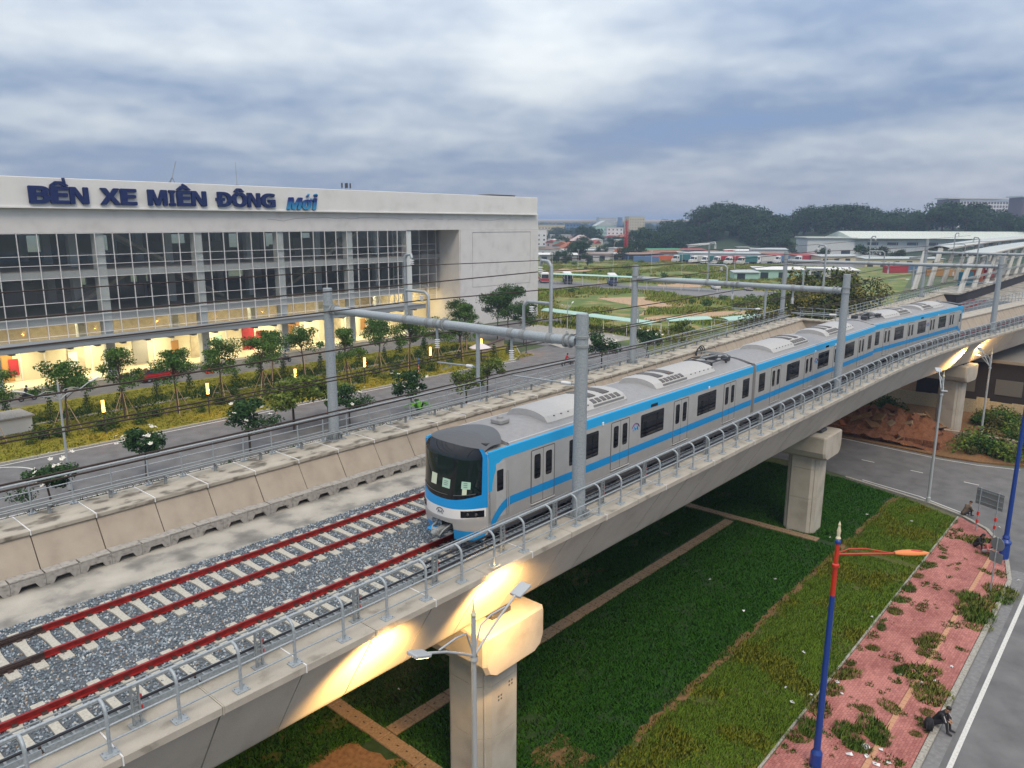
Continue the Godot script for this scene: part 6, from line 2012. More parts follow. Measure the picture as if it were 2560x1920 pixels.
# --- people: one continuous skin drawn round tapered bones (surface nets) -----------------------------------------------
# bone: [from, to, radius from, radius to, colour]
func skin_mesh(b: MB, bones: Array, cell: float, blend: float) -> void:
	var lo := Vector3.INF
	var hi := -Vector3.INF
	for q in bones:
		var m: float = maxf(q[2], q[3]) + cell * 2
		lo = lo.min(q[0] - Vector3.ONE * m).min(q[1] - Vector3.ONE * m)
		hi = hi.max(q[0] + Vector3.ONE * m).max(q[1] + Vector3.ONE * m)
	var nx := int((hi.x - lo.x) / cell) + 2
	var ny := int((hi.y - lo.y) / cell) + 2
	var nz := int((hi.z - lo.z) / cell) + 2
	var f := PackedFloat32Array()
	f.resize(nx * ny * nz)
	f.fill(1.0)
	var near := PackedInt32Array()
	near.resize(nx * ny * nz)
	var best := PackedFloat32Array()
	best.resize(nx * ny * nz)
	best.fill(9.0)
	for bi in bones.size():
		var q: Array = bones[bi]
		var a: Vector3 = q[0]
		var d: Vector3 = q[1] - a
		var dd := maxf(d.length_squared(), 1e-6)
		var m: float = maxf(q[2], q[3]) + blend + cell * 1.5
		var l := ((a.min(q[1]) - Vector3.ONE * m - lo) / cell).floor()
		var h := ((a.max(q[1]) + Vector3.ONE * m - lo) / cell).ceil()
		for i in range(maxi(0, int(l.x)), mini(nx, int(h.x) + 1)):
			for j in range(maxi(0, int(l.y)), mini(ny, int(h.y) + 1)):
				for k in range(maxi(0, int(l.z)), mini(nz, int(h.z) + 1)):
					var p := lo + Vector3(i, j, k) * cell
					var t := clampf((p - a).dot(d) / dd, 0, 1)
					var s: float = p.distance_to(a + d * t) - lerpf(q[2], q[3], t)
					var ix := (i * ny + j) * nz + k
					var o := f[ix]
					if s < best[ix]: best[ix] = s; near[ix] = bi
					if o > 0.99: f[ix] = s
					else:
						var w := clampf(0.5 + 0.5 * (o - s) / blend, 0, 1)
						f[ix] = lerpf(o, s, w) - blend * w * (1 - w)
	var vid := {}
	var pos := []
	var nor := []
	var cl := []
	var off := [0, nz * ny, nz, nz * ny + nz, 1, nz * ny + 1, nz + 1, nz * ny + nz + 1]
	var cor := []
	for c in 8: cor.append(Vector3(c & 1, (c >> 1) & 1, (c >> 2) & 1))
	var eds := [[0, 1], [2, 3], [4, 5], [6, 7], [0, 2], [1, 3], [4, 6], [5, 7], [0, 4], [1, 5], [2, 6], [3, 7]]
	for i in nx - 1:
		for j in ny - 1:
			for k in nz - 1:
				var ix := (i * ny + j) * nz + k
				var mask := 0
				for c in 8:
					if f[ix + off[c]] < 0: mask |= 1 << c
				if mask == 0 or mask == 255: continue
				var s := Vector3.ZERO
				var n := 0
				for e in eds:
					var fa := f[ix + off[e[0]]]
					var fb := f[ix + off[e[1]]]
					if (fa < 0) != (fb < 0):
						s += cor[e[0]].lerp(cor[e[1]], fa / (fa - fb)); n += 1
				var g := Vector3.ZERO
				for c in 8: g += (cor[c] * 2.0 - Vector3.ONE) * f[ix + off[c]]
				vid[ix] = pos.size()
				pos.append(lo + (Vector3(i, j, k) + s / n) * cell)
				nor.append(g.normalized())
				cl.append(bones[near[ix]][4])
	var ax := [ny * nz, nz, 1]
	for ix in vid:
		var k: int = ix % nz
		var j: int = (ix / nz) % ny
		var i: int = ix / (nz * ny)
		for a in 3:
			var fa := f[ix]
			var fb := f[ix + ax[a]]
			if (fa < 0) == (fb < 0): continue
			var u: int = ax[(a + 1) % 3]
			var v: int = ax[(a + 2) % 3]
			if not (vid.has(ix - u) and vid.has(ix - v) and vid.has(ix - u - v)): continue
			var q := [vid[ix], vid[ix - u], vid[ix - u - v], vid[ix - v]]
			if fa > 0: q.reverse()
			b.col = cl[q[0]]
			b.q4(pos[q[0]], pos[q[1]], pos[q[2]], pos[q[3]], nor[q[0]], nor[q[1]], nor[q[2]], nor[q[3]])
	b.col = Color(1, 1, 1)

# joints: hip, chest, neck, head, and per side shoulder, elbow, wrist, fingers' direction, hip joint, knee, ankle, toe
func person(label: String, at: Vector3, turn: float, J: Dictionary, top: Color, legs: Color, shoes: Color, hat := "", hand_cell := 0.007, short_leg := false) -> Node3D:
	var sk := Color(0.34, 0.19, 0.12)
	var t := thing("person", label, "person", at, turn)
	var b := MB.new()
	var bones := [[J.hip, J.hip.lerp(J.chest, 0.5), 0.145, 0.135, top], [J.hip.lerp(J.chest, 0.5), J.chest, 0.135, 0.15, top], [J.chest, J.neck - (J.neck - J.chest) * 0.25, 0.14, 0.08, top], [J.neck - (J.neck - J.chest) * 0.2, J.head - (J.head - J.neck) * 0.3, 0.052, 0.05, sk]]
	for s in ["l", "r"]:
		bones.append([J.chest + (J["sh_" + s] - J.chest) * 0.4, J["sh_" + s], 0.11, 0.075, top])
		bones.append([J["sh_" + s], J["el_" + s], 0.066, 0.048, top])
		bones.append([J["el_" + s], J["wr_" + s], 0.044, 0.03, top if not short_leg else sk])
		bones.append([J.hip + (J["hj_" + s] - J.hip) * 0.5, J["hj_" + s], 0.13, 0.105, legs])
		bones.append([J["hj_" + s], J["kn_" + s], 0.098, 0.064, legs])
		bones.append([J["kn_" + s], J["an_" + s], 0.06, 0.04, legs if not short_leg else sk])
		bones.append([J["an_" + s], J["to_" + s], 0.044, 0.036, shoes])
	skin_mesh(b, bones, 0.028, 0.03)
	for s in ["l", "r"]:   # palm, four unequal fingers and a thumb from the side of the palm
		var w: Vector3 = J["wr_" + s]
		var d: Vector3 = J["hd_" + s].normalized()
		var side := d.cross(Vector3.UP).normalized()
		var dn := side.cross(d).normalized() * (-1.0 if side.cross(d).y > 0 else 1.0)
		var hb := [[w, w + d * 0.075, 0.026, 0.028, sk], [w + d * 0.03 + side * 0.02, w + d * 0.08 + side * 0.026, 0.018, 0.016, sk], [w + d * 0.03 - side * 0.02, w + d * 0.08 - side * 0.026, 0.018, 0.016, sk]]
		var ln := [0.058, 0.07, 0.066, 0.05]
		for k in 4:
			var r0 := w + d * 0.085 + side * (0.03 - k * 0.02)
			var k1: Vector3 = r0 + d * ln[k] * 0.55 + dn * 0.012
			hb.append([r0, k1, 0.0095, 0.009, sk]); hb.append([k1, k1 + d * ln[k] * 0.35 + dn * ln[k] * 0.4, 0.009, 0.008, sk])
		var sg := 1.0 if s == "l" else -1.0
		var t0 := w + d * 0.03 + side * 0.03 * sg
		hb.append([t0, t0 + d * 0.035 + side * 0.028 * sg, 0.012, 0.0105, sk]); hb.append([t0 + d * 0.035 + side * 0.028 * sg, t0 + d * 0.065 + side * 0.03 * sg + dn * 0.012, 0.0105, 0.009, sk])
		skin_mesh(b, hb, hand_cell, 0.008)
	# head with jaw, nose, ears
	var up: Vector3 = (J.head - J.neck).normalized()
	var fw: Vector3 = (J.face - up * J.face.dot(up)).normalized()
	var rt := fw.cross(up)
	var h: Vector3 = J.head
	var hs := [[h - up * 0.01 - fw * 0.02, h + up * 0.045 - fw * 0.015, 0.083, 0.08, sk], [h + fw * 0.035 - up * 0.03, h + fw * 0.045 - up * 0.075, 0.056, 0.038, sk], [h + fw * 0.088 + up * 0.01, h + fw * 0.104 - up * 0.022, 0.008, 0.014, sk],
		[h + rt * 0.082 + up * 0.012, h + rt * 0.084 - up * 0.025, 0.014, 0.01, sk], [h - rt * 0.082 + up * 0.012, h - rt * 0.084 - up * 0.025, 0.014, 0.01, sk], [h + fw * 0.085 - rt * 0.022 - up * 0.052, h + fw * 0.085 + rt * 0.022 - up * 0.052, 0.009, 0.009, Color(0.30, 0.12, 0.09)]]
	skin_mesh(b, hs, 0.011, 0.018)
	part(t, "body", b, "skin_tint")
	var ey := MB.new()
	for s in [-0.032, 0.032]: ey.sphere(h + fw * 0.083 + rt * s + up * 0.014, Vector3.ONE * 0.011, 6)
	part(t, "eyes", ey, "hair")
	var hr := MB.new()
	var hair := []
	if hat == "helmet": hair = [[h + up * 0.035 - fw * 0.015, h + up * 0.06 - fw * 0.02, 0.118, 0.105, Color(1, 1, 1)], [h + up * 0.05 + fw * 0.08, h + up * 0.05 + fw * 0.13, 0.03, 0.02, Color(1, 1, 1)]]
	elif hat == "long": hair = [[h + up * 0.04 - fw * 0.03, h + up * 0.05 - fw * 0.02, 0.094, 0.085, Color(1, 1, 1)], [h - fw * 0.07, h - fw * 0.1 - up * 0.2, 0.07, 0.045, Color(1, 1, 1)]]
	else: hair = [[h + up * 0.045 - fw * 0.03, h + up * 0.055 - fw * 0.015, 0.09, 0.083, Color(1, 1, 1)]]
	skin_mesh(hr, hair, 0.013, 0.02)
	part(t, "helmet" if hat == "helmet" else "hair", hr, "hair")
	return t
func sit_joints(lean: float, knee_y: float, foot_y: float, reach: float) -> Dictionary:   # seated low, facing +z
	var J := {}
	J.hip = Vector3(0, 0.14, 0)
	J.chest = Vector3(0, 0.48, 0.1 + lean * 0.5)
	J.neck = Vector3(0, 0.68, 0.16 + lean)
	J.head = Vector3(0, 0.83, 0.2 + lean * 1.25)
	J.face = Vector3(0, -0.35, 1)
	for s in [["l", 1.0], ["r", -1.0]]:
		var k: String = s[0]
		var g: float = s[1]
		J["sh_" + k] = Vector3(0.185 * g, 0.6, 0.13 + lean * 0.8)
		J["el_" + k] = Vector3(0.25 * g, 0.38, 0.24 + lean)
		J["wr_" + k] = Vector3(0.08 * g, 0.40, 0.38 + reach)
		J["hd_" + k] = Vector3(-0.2 * g, -0.3, 1)
		J["hj_" + k] = Vector3(0.1 * g, 0.15, 0.04)
		J["kn_" + k] = Vector3(0.16 * g, knee_y, 0.42)
		J["an_" + k] = Vector3(0.13 * g, foot_y + 0.06, 0.5)
		J["to_" + k] = Vector3(0.15 * g, foot_y + 0.04, 0.66)
	return J
func rider(label: String, at: Vector3, turn: float, top: Color, legs: Color) -> void:   # astride a motorbike that points along +x
	var J := sit_joints(0.02, 0.2, -0.35, 0.2)
	for k in J:
		if J[k] is Vector3 and not k.begins_with("hd") and k != "face": J[k] += Vector3(0, 0.72, 0)
	for s in [["l", 1.0], ["r", -1.0]]:
		J["kn_" + s[0]] = Vector3(0.2 * s[1], 0.74, 0.45)
		J["an_" + s[0]] = Vector3(0.18 * s[1], 0.36, 0.3)
		J["to_" + s[0]] = Vector3(0.18 * s[1], 0.33, 0.46)
		J["wr_" + s[0]] = Vector3(0.3 * s[1], 1.06, 0.52)
		J["el_" + s[0]] = Vector3(0.3 * s[1], 1.1, 0.26)
		J["hd_" + s[0]] = Vector3(0, -0.2, 1)
	var p := person(label, at + rot_y(turn) * Vector3(-0.22, 0, 0), turn + PI / 2, J, top, legs, Color(0.02, 0.02, 0.02), "helmet", 0.012)
	p.set_meta("group", "people on motorbikes")

# --- street corner at the lower right -------------------------------------------------------------------------------------
func flood(t: Node3D, at: Vector3, towards: Vector3, e: float, ang: float) -> void:
	var sp := SpotLight3D.new()
	sp.name = "flood_light"
	sp.light_color = Color(1.0, 0.78, 0.46)
	sp.light_energy = e
	sp.spot_angle = ang
	sp.spot_angle_attenuation = 1.0
	sp.spot_range = 60.0; sp.spot_attenuation = 2.0
	sp.light_size = 0.25
	sp.shadow_enabled = true
	t.add_child(sp, true)
	sp.look_at_from_position(at, towards, Vector3.UP if absf((towards - at).normalized().y) < 0.95 else Vector3.RIGHT)
func pole_lamp(label: String, at: Vector3, h: float, heads: Array, lit: bool, aims: Array) -> void:   # grey pole with a forked top and two flat heads
	var t := thing("fork_street_lamp", label, "street lamp", at, 0.0, "grey forked street lamps")
	var pb := MB.new()
	pb.lathe([Vector2(0.14, 0), Vector2(0.14, 0.4), Vector2(0.1, 0.45), Vector2(0.062, h)], Vector3.ZERO, 10)
	pb.lathe([Vector2(0.1, h - 1.25), Vector2(0.115, h - 1.2), Vector2(0.1, h - 1.1)], Vector3.ZERO, 10)
	part(t, "pole", pb, "lamp_grey")
	var fin := MB.new()
	fin.lathe([Vector2(0.05, h), Vector2(0.075, h + 0.06), Vector2(0.045, h + 0.14), Vector2(0.03, h + 0.2), Vector2(0.0, h + 0.55)], Vector3.ZERO, 8)
	part(t, "finial", fin, "ivory")
	for i in heads.size():
		var e: Vector3 = heads[i]
		var ab := MB.new()
		var d := Vector3(e.x, 0, e.z)
		ab.tube([Vector3(0, h - 1.1, 0), d * 0.25 + Vector3.UP * lerpf(h - 0.95, e.y, 0.15), d * 0.6 + Vector3.UP * lerpf(h - 0.8, e.y, 0.5), e], 0.035, 6)
		ab.tube([Vector3(0, h - 1.1, 0), d * 0.16 + Vector3.UP * (h - 0.35), d * 0.4 + Vector3.UP * lerpf(h - 0.35, e.y, 0.45), d * 0.75 + Vector3.UP * lerpf(h - 0.7, e.y, 0.75)], 0.025, 6)
		part(t, "arm", ab, "lamp_grey")
		var ang := atan2(-d.z, d.x)
		var bs := rot_y(ang) * Basis(Vector3.BACK, 0.35)
		var hb := MB.new()
		hb.cbox(e + bs * Vector3(0.25, 0, 0), Vector3(0.52, 0.09, 0.36), 0.02, bs)
		part(t, "lamp_head", hb, "lamp_grey")
		if lit:
			var gb := MB.new()
			gb.cbox(e + bs * Vector3(0.25, -0.05, 0), Vector3(0.42, 0.02, 0.28), 0.004, bs)
			part(t, "lamp_face", gb, "flood_face")
			flood(t, e + bs * Vector3(0.25, -0.12, 0) + at, aims[i], 125.0, 41.0)
func corner() -> void:
	R.seed = 91
	# lit lamp in front of the nearest pier, its two heads throwing light on the girder
	pole_lamp("grey forked street lamp in front of the nearest pier, throwing warm light on the girder", Vector3(-4.03, 0.05, 5.0), 9.0, [Vector3(1.6, 8.95, 0.0), Vector3(-1.6, 8.72, 0.0)], true, [Vector3(-1.3, 7.75, 3.0), Vector3(-5.75, 7.6, 3.0)])
	pole_lamp("grey forked street lamp on the kerb of the crossing road", Vector3(39.2, 0.05, 6.4), 8.8, [Vector3(1.0, 8.95, -0.5), Vector3(-1.0, 8.0, 0.3)], false, [])
	pole_lamp("grey street lamp in the weeds beside the farthest pier, glowing on the girder", Vector3(57.6, 0.1, 6.2), 7.9, [Vector3(0.9, 8.0, -0.9), Vector3(-1.1, 7.9, -0.7)], true, [Vector3(60.5, 8.0, 5.0), Vector3(55.8, 7.9, 4.6)])
	# red and blue lamp post in the foreground
	var rp := thing("painted_lamp_post", "tall lamp post painted red above and blue below with an orange lamp", "street lamp", Vector3(8.0, 0.06, 10.0))
	var lo := MB.new()
	lo.lathe([Vector2(0.2, 0), Vector2(0.2, 0.6), Vector2(0.12, 0.75), Vector2(0.085, 6.6)], Vector3.ZERO, 14)
	part(rp, "lower_pole", lo, "pole_blue")
	var hi := MB.new()
	hi.lathe([Vector2(0.085, 6.6), Vector2(0.075, 7.6), Vector2(0.12, 7.63), Vector2(0.12, 7.72), Vector2(0.07, 7.76), Vector2(0.065, 8.45)], Vector3.ZERO, 14)
	part(rp, "upper_pole", hi, "pole_red")
	var col := MB.new()
	col.lathe([Vector2(0.075, 8.45), Vector2(0.095, 8.47), Vector2(0.095, 8.56), Vector2(0.06, 8.6)], Vector3.ZERO, 14)
	part(rp, "collar", col, "pole_blue")
	var fin := MB.new()
	fin.lathe([Vector2(0.06, 8.6), Vector2(0.085, 8.64), Vector2(0.05, 8.72), Vector2(0.065, 8.9), Vector2(0.035, 9.05), Vector2(0.045, 9.12), Vector2(0.0, 9.25)], Vector3.ZERO, 12)
	part(rp, "finial", fin, "ivory")
	var ad := Vector3(0.62, 0, 0.785).normalized()
	var arm := MB.new()
	arm.tube([Vector3(0, 8.08, 0), ad * 1.95 + Vector3.UP * 8.16], 0.035, 8)
	arm.tube([Vector3(0, 8.1, 0), ad * 0.4 + Vector3.UP * 8.28, ad * 0.9 + Vector3.UP * 8.3, ad * 1.7 + Vector3.UP * 8.17], 0.02, 8)
	part(rp, "arm", arm, "pole_red")
	var hd := MB.new()
	var bs := Basis(ad, Vector3.UP, ad.cross(Vector3.UP))
	for k in 10:
		var rings := []
		for e in [k, k + 1]:
			var t: float = e / 10.0
			var w := 0.17 * pow(sin(PI * clampf(t * 0.86 + 0.1, 0, 1)), 0.6)
			var ring := []
			for a in 13:
				var an := TAU * a / 12.0
				ring.append(ad * (1.85 + t * 1.1) + Vector3.UP * (8.17 + 0.02 * t + sin(an) * w * (0.62 if sin(an) > 0 else 0.3)) + bs.z * cos(an) * w)
			rings.append(ring)
		for a in 12: hd.quad(rings[0][a], rings[0][a + 1], rings[1][a + 1], rings[1][a])
	part(rp, "lamp_head", hd, "lamp_orange")
	var ht := MB.new()
	ht.sphere(ad * 2.5 + Vector3.UP * 8.235, Vector3(0.3, 0.055, 0.1), 12)
	var hm := ht.mesh()
	part(rp, "lamp_lid", hm, "pole_red", Transform3D(bs, ad * 2.5 + Vector3.UP * 8.235) * Transform3D(Basis(), -(ad * 2.5 + Vector3.UP * 8.235)))
	# blue post at the right edge
	var bp := thing("painted_lamp_post", "blue lamp post at the tip of the brick pavement by the right edge", "street lamp", Vector3(32.2, 0.1, 11.9))
	var b2 := MB.new()
	b2.lathe([Vector2(0.26, 0), Vector2(0.26, 0.9), Vector2(0.3, 0.95), Vector2(0.3, 1.05), Vector2(0.17, 1.2), Vector2(0.2, 1.3), Vector2(0.13, 1.45), Vector2(0.09, 9.2)], Vector3.ZERO, 14)
	part(bp, "pole", b2, "pole_blue")
	var b3 := MB.new()
	b3.tube([Vector3(0, 8.9, 0), Vector3(0.8, 9.2, 0.9), Vector3(1.2, 9.25, 1.4)], 0.04, 8)
	part(bp, "arm", b3, "pole_red")
	var b4 := MB.new()
	b4.sphere(Vector3(1.5, 9.25, 1.75), Vector3(0.4, 0.1, 0.3), 12)
	part(bp, "lamp_head", b4, "lamp_orange")
	# sign boards seen from behind
	var sb := thing("sign_board", "wide grey sign board seen from behind on two taped posts", "sign", Vector3(35.45, 0.1, 10.4), -0.42)
	for z in [-0.55, 0.55]:
		var p := MB.new()
		p.tube([Vector3(0, 0, z), Vector3(0, 2.85, z)], 0.035, 8)
		part(sb, "post", p, "galv")
		for y in [0.55, 1.05]: part(sb, "reflector", bx(-0.06, 0.06, y, y + 0.24, z - 0.06, z + 0.06, 0.01), "tape_red")
	part(sb, "panel", bx(0.04, 0.07, 1.75, 2.8, -0.85, 0.85, 0.008), "sign_back")
	for y in [1.95, 2.3, 2.65]: part(sb, "rail", bx(0.005, 0.038, y - 0.025, y + 0.025, -0.8, 0.8), "galv_dull")
	var rs := thing("round_sign", "round sign above a square one seen from behind on one post", "sign", Vector3(27.2, 0.1, 12.1), -0.5)
	var rp2 := MB.new()
	rp2.tube([Vector3.ZERO, Vector3(0, 2.95, 0)], 0.035, 8)
	part(rs, "post", rp2, "galv")
	var rd := MB.new()
	rd.lathe([Vector2(0, -0.012), Vector2(0.36, -0.012), Vector2(0.36, 0.012), Vector2(0, 0.012)], Vector3(0.05, 2.6, 0), 24, aim(Vector3.RIGHT))
	part(rs, "disc", rd, "sign_back")
	part(rs, "plate", bx(0.04, 0.06, 1.6, 2.15, -0.36, 0.36, 0.006), "sign_back")
	# people on the pavement
	var J := sit_joints(0.16, 0.42, -0.1, 0.06)
	var p1 := person("person in a black striped jacket sitting on the kerb of the brick pavement", Vector3(13.3, 0.15, 12.6), -0.15, J, Color(0.014, 0.013, 0.016), Color(0.02, 0.018, 0.02), Color(0.03, 0.03, 0.03), "", 0.006, false)
	var stp := MB.new()
	for s in ["l", "r"]: stp.tube([J["sh_" + s] + Vector3(0, 0.055, 0.035), J["sh_" + s].lerp(J["el_" + s], 0.5) + Vector3(0, 0.04, 0.05), J["el_" + s] + Vector3(0, 0.03, 0.05)], 0.014, 5)
	part(p1, "jacket_stripe", stp, "cloth_white")
	var bag := thing("backpack", "black backpack on the kerb beside the sitting person", "bag", Vector3(12.75, 0.14, 12.5), 0.3)
	var bb := MB.new()
	bb.sphere(Vector3(0, 0.26, 0), Vector3(0.24, 0.28, 0.18), 14)
	part(bag, "bag", bb, "cloth_black")
	var bs2 := MB.new()
	for z in [-0.1, 0.1]: bs2.tube([Vector3(-0.18, 0.45, z), Vector3(-0.28, 0.3, z), Vector3(-0.2, 0.1, z)], 0.02, 5)
	part(bag, "strap", bs2, "rubber")
	person("person in brown crouching at the tip of the lawn by the kerb", Vector3(38.0, 0.14, 8.75), 0.9, sit_joints(0.22, 0.42, -0.05, 0.1), Color(0.10, 0.07, 0.045), Color(0.015, 0.015, 0.018), Color(0.02, 0.02, 0.02), "", 0.01)
	person("person in a pink top sitting behind the round sign", Vector3(32.35, 0.12, 10.95), -0.5, sit_joints(0.12, 0.36, 0.0, 0.1), Color(0.45, 0.14, 0.13), Color(0.5, 0.48, 0.46), Color(0.4, 0.35, 0.3), "long", 0.01)
	person("person in black sitting left of the person in pink", Vector3(33.0, 0.12, 10.35), -0.4, sit_joints(0.18, 0.4, 0.0, 0.1), Color(0.014, 0.012, 0.014), Color(0.02, 0.018, 0.02), Color(0.03, 0.03, 0.03), "long", 0.01)
	person("person in dark clothes sitting right of the person in pink", Vector3(32.9, 0.12, 11.3), -1.0, sit_joints(0.14, 0.4, 0.0, 0.1), Color(0.02, 0.018, 0.022), Color(0.03, 0.03, 0.035), Color(0.03, 0.03, 0.03), "", 0.01)
	# lawns
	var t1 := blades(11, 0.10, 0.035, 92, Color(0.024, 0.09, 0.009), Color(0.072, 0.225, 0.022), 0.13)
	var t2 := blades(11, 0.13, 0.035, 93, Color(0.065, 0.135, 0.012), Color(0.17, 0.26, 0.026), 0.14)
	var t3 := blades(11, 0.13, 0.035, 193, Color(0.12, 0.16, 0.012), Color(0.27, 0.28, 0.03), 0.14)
	var l3 := []
	var nz := FastNoiseLite.new()
	nz.seed = 7; nz.frequency = 0.22
	var l1 := []
	var l2 := []
	R.seed = 94
	for i in 120000:
		var x := R.randf_range(-8, 40.5)
		var z := R.randf_range(-7.5, 8.55)
		var lim := 40.6 - maxf(0.0, z) * 0.3 - (0.1 if z < 4.5 else (z - 4.5) * 0.25)
		if x > lim: continue
		if absf(z + 2.55) < 0.36 and x < 28 or absf(x + 1.05) < 0.36 or absf(x - 27.75) < 0.36: continue
		if nz.get_noise_2d(x * 1.5, z * 1.5) < -0.28 and R.randf() < 0.6: continue
		if x > -6.5 and x < -0.9 and z > -3.3 and z < 2.4 and nz.get_noise_2d(x * 2.0 + 30, z * 2.0) < 0.28: continue
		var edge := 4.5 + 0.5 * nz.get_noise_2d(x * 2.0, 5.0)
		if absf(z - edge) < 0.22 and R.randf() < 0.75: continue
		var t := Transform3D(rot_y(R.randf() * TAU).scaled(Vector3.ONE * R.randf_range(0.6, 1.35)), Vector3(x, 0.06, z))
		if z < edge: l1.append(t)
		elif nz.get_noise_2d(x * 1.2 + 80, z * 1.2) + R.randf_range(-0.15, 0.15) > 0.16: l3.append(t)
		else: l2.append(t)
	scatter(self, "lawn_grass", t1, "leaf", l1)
	scatter(self, "verge_grass", t2, "leaf", l2)
	scatter(self, "verge_grass", t3, "leaf", l3)
	# weeds growing through the pavement
	var wd := [blades(420, 0.24, 0.05, 95, Color(0.05, 0.11, 0.014), Color(0.15, 0.23, 0.035), 0.55), blades(420, 0.19, 0.05, 96, Color(0.09, 0.12, 0.018), Color(0.23, 0.25, 0.055), 0.6)]
	var wm := [wd[0].mesh(), wd[1].mesh()]
	R.seed = 97
	for q in [[24.6, 11.9, 2.0], [23.6, 12.2, 1.6], [25.6, 11.5, 1.5], [22.7, 12.3, 1.1], [27.4, 12.55, 1.5], [26.4, 12.6, 1.2], [20.2, 11.0, 0.9], [19.4, 10.9, 1.0], [18.5, 11.0, 0.8], [16.6, 11.2, 1.4], [15.8, 11.7, 1.5], [15.2, 12.1, 1.3], [16.2, 10.6, 0.7], [13.3, 11.0, 0.8], [11.4, 10.9, 1.1], [10.9, 11.3, 0.9], [10.6, 10.2, 1.3], [10.0, 10.8, 0.9], [12.5, 10.3, 0.5], [14.4, 8.95, 1.0], [12.9, 8.9, 0.9], [11.4, 8.9, 1.0], [9.9, 9.1, 1.1], [9.2, 9.0, 0.9], [21.5, 9.0, 0.7], [23.0, 8.9, 0.8], [24.5, 8.9, 0.7], [26.5, 8.85, 0.6], [28.3, 8.9, 0.9], [33.9, 10.1, 1.3], [34.3, 10.6, 0.9], [17.3, 9.2, 0.6], [19.5, 8.95, 0.6], [13.9, 12.2, 0.5], [12.2, 12.2, 0.5], [30.0, 9.3, 0.4], [31.2, 9.1, 0.4]]:
		var lab := ("broad " if q[2] > 1.2 else ("small " if q[2] < 0.7 else "")) + "clump of weeds on the " + ("lawn side" if q[1] < 9.4 else ("kerb side" if q[1] > 11.6 else "middle")) + " of the brick pavement, " + ("by the painted lamp post" if q[0] < 12 else ("beside the sitting person" if q[0] < 15.5 else ("past the sitting person" if q[0] < 21.0 else ("before the round sign" if q[0] < 29 else "at the pavement tip"))))
		var o := one("weed_clump", wm[R.randi() % 2], "leaf", lab, "weed", Vector3(q[0], 0.09, q[1]), R.randf() * TAU, "weeds on the pavement")
		o.scale = Vector3(q[2] * R.randf_range(0.8, 1.3), lerpf(0.7, 1.3, R.randf()) * sqrt(q[2]), q[2] * R.randf_range(0.6, 0.95))
	# sprouts in the joints
	var sp := blades(14, 0.07, 0.03, 99, Color(0.05, 0.10, 0.014), Color(0.17, 0.21, 0.04), 0.08)
	var sl := []
	for i in 5200:
		var x := R.randf_range(3, 37)
		var z := R.randf_range(8.66, 12.5)
		if x > 37.5 - maxf(0.0, z - 8.7) * 1.6: continue
		var edge := 0.35 * exp(-(z - 8.6) * 2.5) + 0.12 * exp(-absf(z - 11.3) * 3.0)
		if nz.get_noise_2d(x * 3.0, z * 3.0 + 60) + edge > 0.31: sl.append(Transform3D(rot_y(R.randf() * TAU).scaled(Vector3.ONE * R.randf_range(0.5, 1.8)), Vector3(x, 0.11, z)))
	scatter(self, "joint_sprouts", sp, "leaf", sl)
	# litter
	for q in [[10.2, 11.0, 0.5], [9.7, 11.2, 0.45], [10.4, 11.5, 0.35], [9.5, 11.6, 0.4], [16.0, 10.7, 0.4], [16.4, 11.9, 0.25], [15.9, 11.5, 0.25], [18.0, 12.2, 0.25], [12.9, 9.3, 0.25], [13.6, 8.9, 0.3], [12.0, 8.4, 0.3], [11.0, 8.0, 0.35], [14.9, 7.0, 0.3], [21.0, 3.2, 0.3], [18.6, 0.6, 0.25], [16.6, 3.4, 0.3], [34.6, 6.5, 0.4], [36.6, 6.7, 0.3], [33.9, 4.0, 0.25], [28.5, 3.5, 0.25], [11.8, 7.4, 0.2], [20.2, 8.3, 0.25], [-2.5, -1.0, 0.2], [1.2, -4.4, 0.2], [9.4, 10.7, 0.4], [9.9, 11.9, 0.35], [37.3, 10.9, 0.3], [29.5, 13.0, 0.3]]:
		var lb := MB.new()
		var s: float = q[2] * 0.7
		var pts := []
		for k in 6: pts.append(Vector3(cos(TAU * k / 6.0) * s * R.randf_range(0.25, 0.6), R.randf_range(0.01, 0.1), sin(TAU * k / 6.0) * s * R.randf_range(0.2, 0.5)))
		for k in 6: lb.tri(pts[(k + 1) % 6], pts[k], Vector3(0, 0.05 + R.randf() * 0.06, 0))
		one("litter", lb, "litter", "crumpled white scrap of litter lying on the ground", "litter", Vector3(q[0], 0.1, q[1]), R.randf() * TAU, "scraps of litter")
	# rubble bank beyond the crossing road
	var mound := MB.new()
	var H := func(x: float, z: float) -> float:
		var a := 2.1 * exp(-(pow((x - 56.0) / 3.2, 2) + pow((z + 1.6) / 3.4, 2))) + 1.2 * exp(-(pow((x - 58.0) / 3.0, 2) + pow((z - 1.6) / 2.2, 2))) + 1.1 * exp(-(pow((x - 58.0) / 4.0, 2) + pow((z + 6.0) / 3.0, 2)))
		return 0.1 + a * (0.85 + 0.35 * nz.get_noise_2d(x * 5.0, z * 5.0)) + 0.18 * nz.get_noise_2d(x * 12.0, z * 12.0)
	for i in 40:
		for k in 44:
			var x := 52.2 + i * 0.28
			var z := -9.0 + k * 0.3
			mound.quad(Vector3(x, H.call(x, z + 0.3), z + 0.3), Vector3(x + 0.28, H.call(x + 0.28, z + 0.3), z + 0.3), Vector3(x + 0.28, H.call(x + 0.28, z), z), Vector3(x, H.call(x, z), z))
	var rm := thing("rubble_heap", "heap of red earth and broken slabs under the viaduct", "rubble")
	part(rm, "earth", mound, "red_earth")
	R.seed = 98
